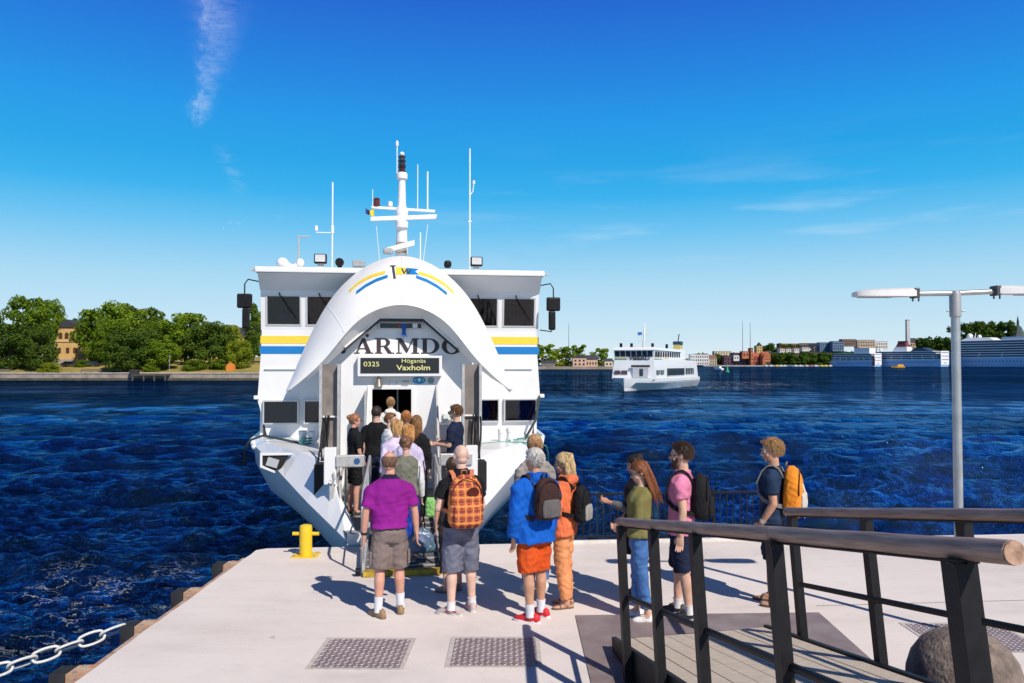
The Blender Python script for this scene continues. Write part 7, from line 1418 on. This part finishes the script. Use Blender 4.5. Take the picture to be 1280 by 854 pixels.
# ---- cruise ships
sun_side = mat('liner_white', (.80, .81, .83), .4, var=.03, vscale=.02); deck_dark = mat('liner_deck_shadow', (.04, .06, .10), .5, var=.3, vscale=.08); shaded_hull = mat('liner_hull_shade_blue', (.34, .52, .80), .4, var=.04, vscale=.03)  # hulls are white; the blue of their shaded sides is put into the colour
def liner(name, label, px, Y, ang, Ln, beam, hullh, decks, dh, setb=.03, funnel=None):
    """ship lying with its bow at (px, Y) and its stern towards the viewer's right"""
    t = empty(name, (far(px, Y), Y, WATER_Z), ang); tag(t, label, 'ship', 'cruise ships across the harbour')      # local +x runs from bow to stern
    hb = MB(); hb.loft([[(0 + .5, 0, hullh), (Ln * .05, -.2, -1), (Ln * .05, .2, -1)], [(Ln * .06, -beam * .30, hullh), (Ln * .08, -beam * .18, -1), (Ln * .08, beam * .18, -1), ][:2] + [(Ln * .06, beam * .30, hullh)]], caps=True) if False else None
    secs = [(0.0, .04, .01), (.04, .26, .05), (.10, .42, .26), (.18, .5, .44), (.9, .5, .49), (1.0, .48, .46)]
    rings = [[(Ln * u + (1 - u) * 0 + (Ln * .035 * (1 - min(1, u * 6))) * 0, -beam * a, hullh), (Ln * max(u, .035 if u < .04 else u), -beam * b, -1.5), (Ln * max(u, .035 if u < .04 else u), beam * b, -1.5), (Ln * u, beam * a, hullh)] for u, a, b in secs]; hb.loft(rings); hb.build('hull', shaded_hull, t)
    for sgy in (-1,):
        n_p = 40; pm = MB().box((0, 0, 0), (Ln / n_p * .35, .3, 1.1)).build('porthole', deck_dark, t)
        for i in range(n_p): q = pm if i == 0 else mesh_obj('porthole', pm.data, t); q.location = (Ln * (.2 + .75 * i / n_p), -beam * .5 - .02, hullh * .62)
    z = hullh
    for k in range(decks):
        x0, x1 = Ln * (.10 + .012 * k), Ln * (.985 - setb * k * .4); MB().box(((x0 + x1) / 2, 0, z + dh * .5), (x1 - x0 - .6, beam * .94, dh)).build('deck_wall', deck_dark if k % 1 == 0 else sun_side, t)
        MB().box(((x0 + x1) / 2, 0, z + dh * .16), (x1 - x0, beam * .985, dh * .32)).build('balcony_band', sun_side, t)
        if k in (0, 1):
            n_b = 7
            bmx = MB().box((0, 0, 0), (.9, .5, dh)).build('bulkhead', sun_side, t)
            for i in range(n_b): q = bmx if i == 0 else mesh_obj('bulkhead', bmx.data, t); q.location = (x0 + (x1 - x0) * (i + .5) / n_b, -beam * .47 - .05, z + dh * .5)
        z += dh
    MB().box((Ln * .52, 0, z + .5), (Ln * .78, beam * .9, 1.2)).build('top_deck', sun_side, t); return t, z
SA = R(-57)
def stern_block(t, Ln, beam, z0, z1, rows):
    MB().box((Ln * 1.0 + .2, 0, (z0 + z1) / 2), (1.2, beam * .96, z1 - z0)).build('stern_wall', sun_side, t)
    for r2 in range(rows): MB().box((Ln + .95, 0, z0 + (z1 - z0) * (r2 + .55) / rows), (.3, beam * (.8 if r2 else .3), (z1 - z0) / rows * .13)).build('stern_windows', deck_dark, t)
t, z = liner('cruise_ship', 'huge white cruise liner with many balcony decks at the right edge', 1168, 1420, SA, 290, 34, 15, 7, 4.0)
MB().hexa([(50, -15, z), (110, -15, z), (110, 15, z), (50, 15, z), (62, -12, z + 6), (100, -12, z + 6), (100, 12, z + 6), (62, 12, z + 6)]).build('bridge_top', sun_side, t); MB().box((170, 0, z + 3), (100, 28, 6)).build('lido_deck', sun_side, t)
MB().ball((62, 0, z + 9), 5, n=12, m=8).build('radar_dome', sun_side, t, smooth=True); MB().ball((78, 0, z + 8), 3.4, n=12, m=8).build('radar_dome', sun_side, t, smooth=True); MB().tube([(70, 0, z + 5), (72, 0, z + 15)], [1.2, .4], n=6).build('mast', sun_side, t)
MB().hexa([(205, -8, z + 4), (232, -8, z + 4), (232, 8, z + 4), (205, 8, z + 4), (213, -6, z + 17), (234, -6, z + 15), (234, 6, z + 15), (213, 6, z + 17)]).build('funnel', mat('funnel_blue_white', (.30, .42, .60), .5), t)
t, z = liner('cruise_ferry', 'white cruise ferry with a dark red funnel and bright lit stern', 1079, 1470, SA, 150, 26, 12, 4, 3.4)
stern_block(t, 150, 26, 3, z + 1, 4)
MB().hexa([(62, -9, z), (90, -9, z), (90, 9, z), (62, 9, z), (66, -7, z + 9), (88, -7, z + 9), (88, 7, z + 9), (66, 7, z + 9)]).build('funnel_base', sun_side, t); MB().hexa([(67, -6, z + 9), (86, -6, z + 9), (86, 6, z + 9), (67, 6, z + 9), (71, -4, z + 19), (84, -4, z + 17), (84, 4, z + 17), (71, 4, z + 19)]).build('funnel', mat('funnel_red', (.20, .035, .025), .5), t); MB().box((77, 0, z + 18.4), (14, 9, 2)).build('funnel_top', mat('funnel_black', (.015, .015, .015), .5), t)
MB().ball((35, 0, z + 4), 3, n=10, m=7).build('radar_dome', sun_side, t, smooth=True); MB().tube([(26, 0, z), (26, 0, z + 14)], [.8, .3], n=6).build('mast', deck_dark, t); MB().prism([(96, z + 1), (132, z + 1), (118, z + 7), (106, z + 7)], -11, 11, axis='y').build('sun_canopy', deck_dark, t)
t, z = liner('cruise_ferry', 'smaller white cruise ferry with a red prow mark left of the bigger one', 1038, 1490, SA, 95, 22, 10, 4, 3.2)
stern_block(t, 95, 22, 3, z + 1, 4); MB().box((70, 0, z + 5), (30, 18, 10)).build('upper_house', sun_side, t); MB().hexa([(52, -5, z), (64, -5, z), (64, 5, z), (52, 5, z), (55, -4, z + 12), (63, -4, z + 11), (63, 4, z + 11), (55, 4, z + 12)]).build('funnel', mat('funnel_bright_red', (.45, .05, .04), .5), t)
MB().prism([(90, 2), (96.6, 2), (96.6, 16), (93, 12)], -11.2, -10.6, axis='y').build('red_mark', mat('funnel_bright_red', (0, 0, 0)), t)
# quay shed between the ferries and liner
for i, px in enumerate((1154, 1158.5, 1163)):
    house('quay_tent', ['white quay tent next to the cruise ferry stern', 'white quay tent in the middle of three', 'white quay tent next to the liner bow'][i], px - 2, px + 2, 450.5, 457.3, YF - 60, 8, white_pl, white_pl, 'gable', rows=1, cols=2, group='white tents on the cruise quay', rh=.5)
# ---- second ferry under way
sf = empty('ferry', (far(788, 121), 121, WATER_Z), R(-25)); tag(sf, 'second white passenger ferry coming in under way on open water', 'ferry')          # local: y aft, x to starboard-right, z above water
W2 = mat('second_ferry_white', (.78, .78, .78), .35, var=.03, vscale=.3, coat=.2); w2g = mat('second_ferry_glass', (.02, .03, .045), .08)
hs_ = [(-3.2, [(.1, 1.95), (.08, 1.3), (.05, .5), (.03, -.6)]), (-1.6, [(1.7, 1.95), (1.3, 1.25), (.45, .5), (.15, -.6)]), (.4, [(3.0, 1.92), (2.75, 1.2), (1.4, .5), (.5, -.6)]), (3, [(3.55, 1.88), (3.45, 1.15), (2.4, .45), (1.2, -.6)]), (10, [(3.7, 1.8), (3.7, 1.1), (3.2, .35), (2.4, -.6)]), (33, [(3.6, 1.7), (3.6, 1.0), (3.3, .3), (2.8, -.6)])]
h = MB(); rings = [[(-x, y, z) for x, z in sec] + [(x, y, z) for x, z in reversed(sec)] for y, sec in hs_]; nn = 8
h.add([p for r_ in rings for p in r_], [(i * nn + j, i * nn + (j + 1) % nn, (i + 1) * nn + (j + 1) % nn, (i + 1) * nn + j) for i in range(5) for j in range(nn)] + [tuple(range(40, 48)), tuple(range(8))]); h2_ = h.build('hull', W2, sf, smooth=25)
MB().ribbon([(sec[1][0] + .02, y, sec[1][1] + .15) for y, sec in hs_[1:]], .10, .05, up=(1, 0, 0)).build('rubbing_strake', mat('strake_grey', (.30, .30, .32), .6), h2_)
MB().hexa([(-3.35, 1.2, 1.7), (3.35, 1.2, 1.7), (3.5, 32, 1.65), (-3.5, 32, 1.65), (-3.15, 1.9, 5.0), (3.15, 1.9, 5.0), (3.4, 31, 4.6), (-3.4, 31, 4.6)]).build('saloon', W2, sf)
MB().hexa([(-3.1, 2.0, 4.9), (3.1, 2.0, 4.9), (3.0, 22, 4.8), (-3.0, 22, 4.8), (-3.2, 1.7, 6.2), (3.2, 1.7, 6.2), (2.9, 21, 6.1), (-2.9, 21, 6.1)]).build('wheelhouse', W2, sf)
MB().hexa([(-3.3, 1.5, 6.2), (3.3, 1.5, 6.2), (3.0, 21.5, 6.1), (-3.0, 21.5, 6.1), (-3.1, 1.9, 6.65), (3.1, 1.9, 6.65), (2.8, 21, 6.5), (-2.8, 21, 6.5)]).build('roof', W2, sf)
def fw2(z): return 2.0 - .3 * (z - 4.9) / 1.3
for k in range(7):
    x0 = -3.0 + k * .865; MB().hexa([(x0, fw2(5.2) - .04, 5.2), (x0 + .74, fw2(5.2) - .04, 5.2), (x0 + .74, fw2(5.2) + .1, 5.2), (x0, fw2(5.2) + .1, 5.2), (x0, fw2(6.05) - .04, 6.05), (x0 + .74, fw2(6.05) - .04, 6.05), (x0 + .74, fw2(6.05) + .1, 6.05), (x0, fw2(6.05) + .1, 6.05)]).build('wheelhouse_window', w2g, sf)
for k in range(11):
    y0 = 2.5 + k * 1.6; MB().box((3.13 - k * .014, y0 + .6, 5.6), (.12, 1.2 if k < 2 else .75, .85)).build('wheelhouse_window', w2g, sf)
for k in range(9): MB().hexa([(3.36, 9.0 + k * 1.35, 2.2), (3.36, 9.72 + k * 1.35, 2.2), (3.60, 9.72 + k * 1.35, 2.2), (3.60, 9.0 + k * 1.35, 2.2), (3.30, 9.25 + k * 1.35, 3.35), (3.30, 9.97 + k * 1.35, 3.35), (3.52, 9.97 + k * 1.35, 3.35), (3.52, 9.25 + k * 1.35, 3.35)]).build('saloon_window', w2g, sf)
for k in range(5): MB().box((3.46, 22.4 + k * 1.35, 2.78), (.12, .72, 1.1)).build('saloon_window', w2g, sf)
for (a, b) in ((-2.9, -2.05), (-1.85, -.9)): MB().box(((a + b) / 2, 1.30, 2.75), (b - a, .12, .6)).build('front_window', mat('second_ferry_red_glass', (.08, .045, .05), .1), sf)
for (a, b) in ((2.6, 4.6), (5.0, 7.2)): MB().hexa([(3.28, a, 2.45), (3.28, b - .5, 2.45), (3.48, b - .5, 2.45), (3.48, a, 2.45), (3.2, a + .2, 3.1), (3.2, b, 3.1), (3.42, b, 3.1), (3.42, a + .2, 3.1)]).build('front_window', w2g, sf)
MB().box((1.2, 1.22, 2.75), (2.4, .10, 1.5)).build('bow_door', mat('door_shadow', (.50, .51, .53), .5), sf); MB().box((1.35, 1.15, 2.75), (.55, .05, 1.1)).build('door_window', w2g, sf); MB().box((1.2, 1.25, 3.72), (2.9, .25, .32)).build('display', mat('display_screen', (0, 0, 0)), sf)
MB().box((-2.1, 1.85, 4.98), (2.0, .05, .16)).build('yellow_stripe', stripe_y, sf); MB().box((-2.1, 1.83, 4.78), (2.1, .05, .13)).build('blue_stripe', mat('stripe_teal', (.02, .32, .42), .4), sf); MB().box((3.17, 6.5, 4.78), (.06, 9, .13)).build('blue_stripe', mat('stripe_teal', (0, 0, 0)), sf); MB().box((3.15, 6.5, 4.98), (.06, 9, .12)).build('yellow_stripe', stripe_y, sf)
me = text_mesh('VIBERÖ', .78, .02, sx=1.25, offset=.02); me.materials.append(name_m); o = mesh_obj('name_lettering', me, sf); o.location = (.9, 1.78, 4.92)
MB().tube([(.2, 6.5, 6.6), (.2, 7.4, 10.6)], [.22, .08], n=8).build('mast', W2, sf, smooth=True); MB().tube([(-.8, 7.0, 8.6), (1.2, 7.0, 8.8)], .07, n=6).build('yard_arm', W2, sf); MB().hexa([(-.9, 6.6, 7.6), (1.3, 6.6, 7.6), (1.3, 6.8, 7.6), (-.9, 6.8, 7.6), (-.9, 6.6, 7.8), (1.3, 6.6, 7.8), (1.3, 6.8, 7.8), (-.9, 6.8, 7.8)]).build('radar_scanner', W2, sf); MB().box((-.5, 7, 8.9), (.7, .05, .5)).build('signal_flag', stripe_b, sf)
for k, (x, y) in enumerate(((-2.4, 3), (-1.0, 4), (2.1, 5), (2.6, 12))): MB().box((x, y, 6.95), (.35, .35, .7)).build('roof_lamp', black_steel, sf)
MB().box((1.4, 25, 5.6), (1.9, 4.0, 2.2), taper=.85).build('funnel', W2, sf); MB().box((1.4, 25, 7.1), (1.25, 2.2, .8), taper=.9).build('funnel_band', mat('funnel_dull_yellow', (.55, .45, .12), .5), sf); MB().box((1.4, 25, 7.8), (1.35, 2.0, .6)).build('funnel_top', mat('funnel_navy', (.02, .05, .10), .5), sf); MB().tube([(1.4, 25, 8.0), (1.5, 25.5, 9.4)], .10, n=6).build('exhaust_pipe', black_steel, sf)
for k in range(6): MB().tube([(3.2, 22.5 + k * 1.6, 4.8), (3.2, 22.5 + k * 1.6, 5.8)], .05, n=5).build('rail_stanchion', W2, sf)
MB().tube([(3.2, 22.5, 5.8), (3.2, 30.5, 5.8)], .05, n=5).build('rail', W2, sf)
# ---- buoy and small craft in the fairway
by_ = empty('buoy', (far(909, 400), 400, WATER_Z)); tag(by_, 'green conical buoy in the fairway', 'buoy'); grn = mat('buoy_green', (.05, .36, .16), .5); MB().lathe([(0, -.4), (1.0, -.3), (1.05, .5), (.55, .8), (.3, 2.6), (.22, 3.2), (0, 3.2)], n=14).build('float', grn, by_, smooth=40); MB().lathe([(0, 3.2), (.3, 3.2), (0, 4.1)], n=10).build('top_mark', grn, by_)
mbt = empty('motor_boat', (far(903, 560), 560, WATER_Z), R(30)); tag(mbt, 'small white motor boat left of the green buoy', 'boat'); MB().loft([[(-1.4, 0, 1.2), (1.4, 0, 1.2), (.9, 0, -.2), (-.9, 0, -.2)], [(-1.5, 5, 1.3), (1.5, 5, 1.3), (1.1, 5, -.2), (-1.1, 5, -.2)], [(-.2, 8.5, 1.7), (.2, 8.5, 1.7), (.1, 7.5, .1), (-.1, 7.5, .1)]]).build('hull', W2, mbt); MB().box((0, 3.4, 1.9), (2.1, 3.2, 1.4), taper=.8).build('cabin', W2, mbt); MB().box((0, 3.4, 2.1), (2.12, 2.2, .5), taper=.9).build('cabin_window', w2g, mbt)
yb = empty('harbour_boat', (far(1123, 960), 960, WATER_Z), R(80)); tag(yb, 'orange yellow harbour boat in front of the cruise ferry', 'boat'); ym = mat('boat_orange', (.80, .38, .02), .5); MB().loft([[(-2, -7, 1.6), (2, -7, 1.6), (1.6, -7, -.3), (-1.6, -7, -.3)], [(-2.2, 3, 1.6), (2.2, 3, 1.6), (1.8, 3, -.3), (-1.8, 3, -.3)], [(-.3, 9, 2.2), (.3, 9, 2.2), (.1, 8, 0), (-.1, 8, 0)]]).build('hull', ym, yb); MB().box((0, -2, 2.7), (3.2, 7, 2.2), taper=.85).build('cabin', ym, yb)
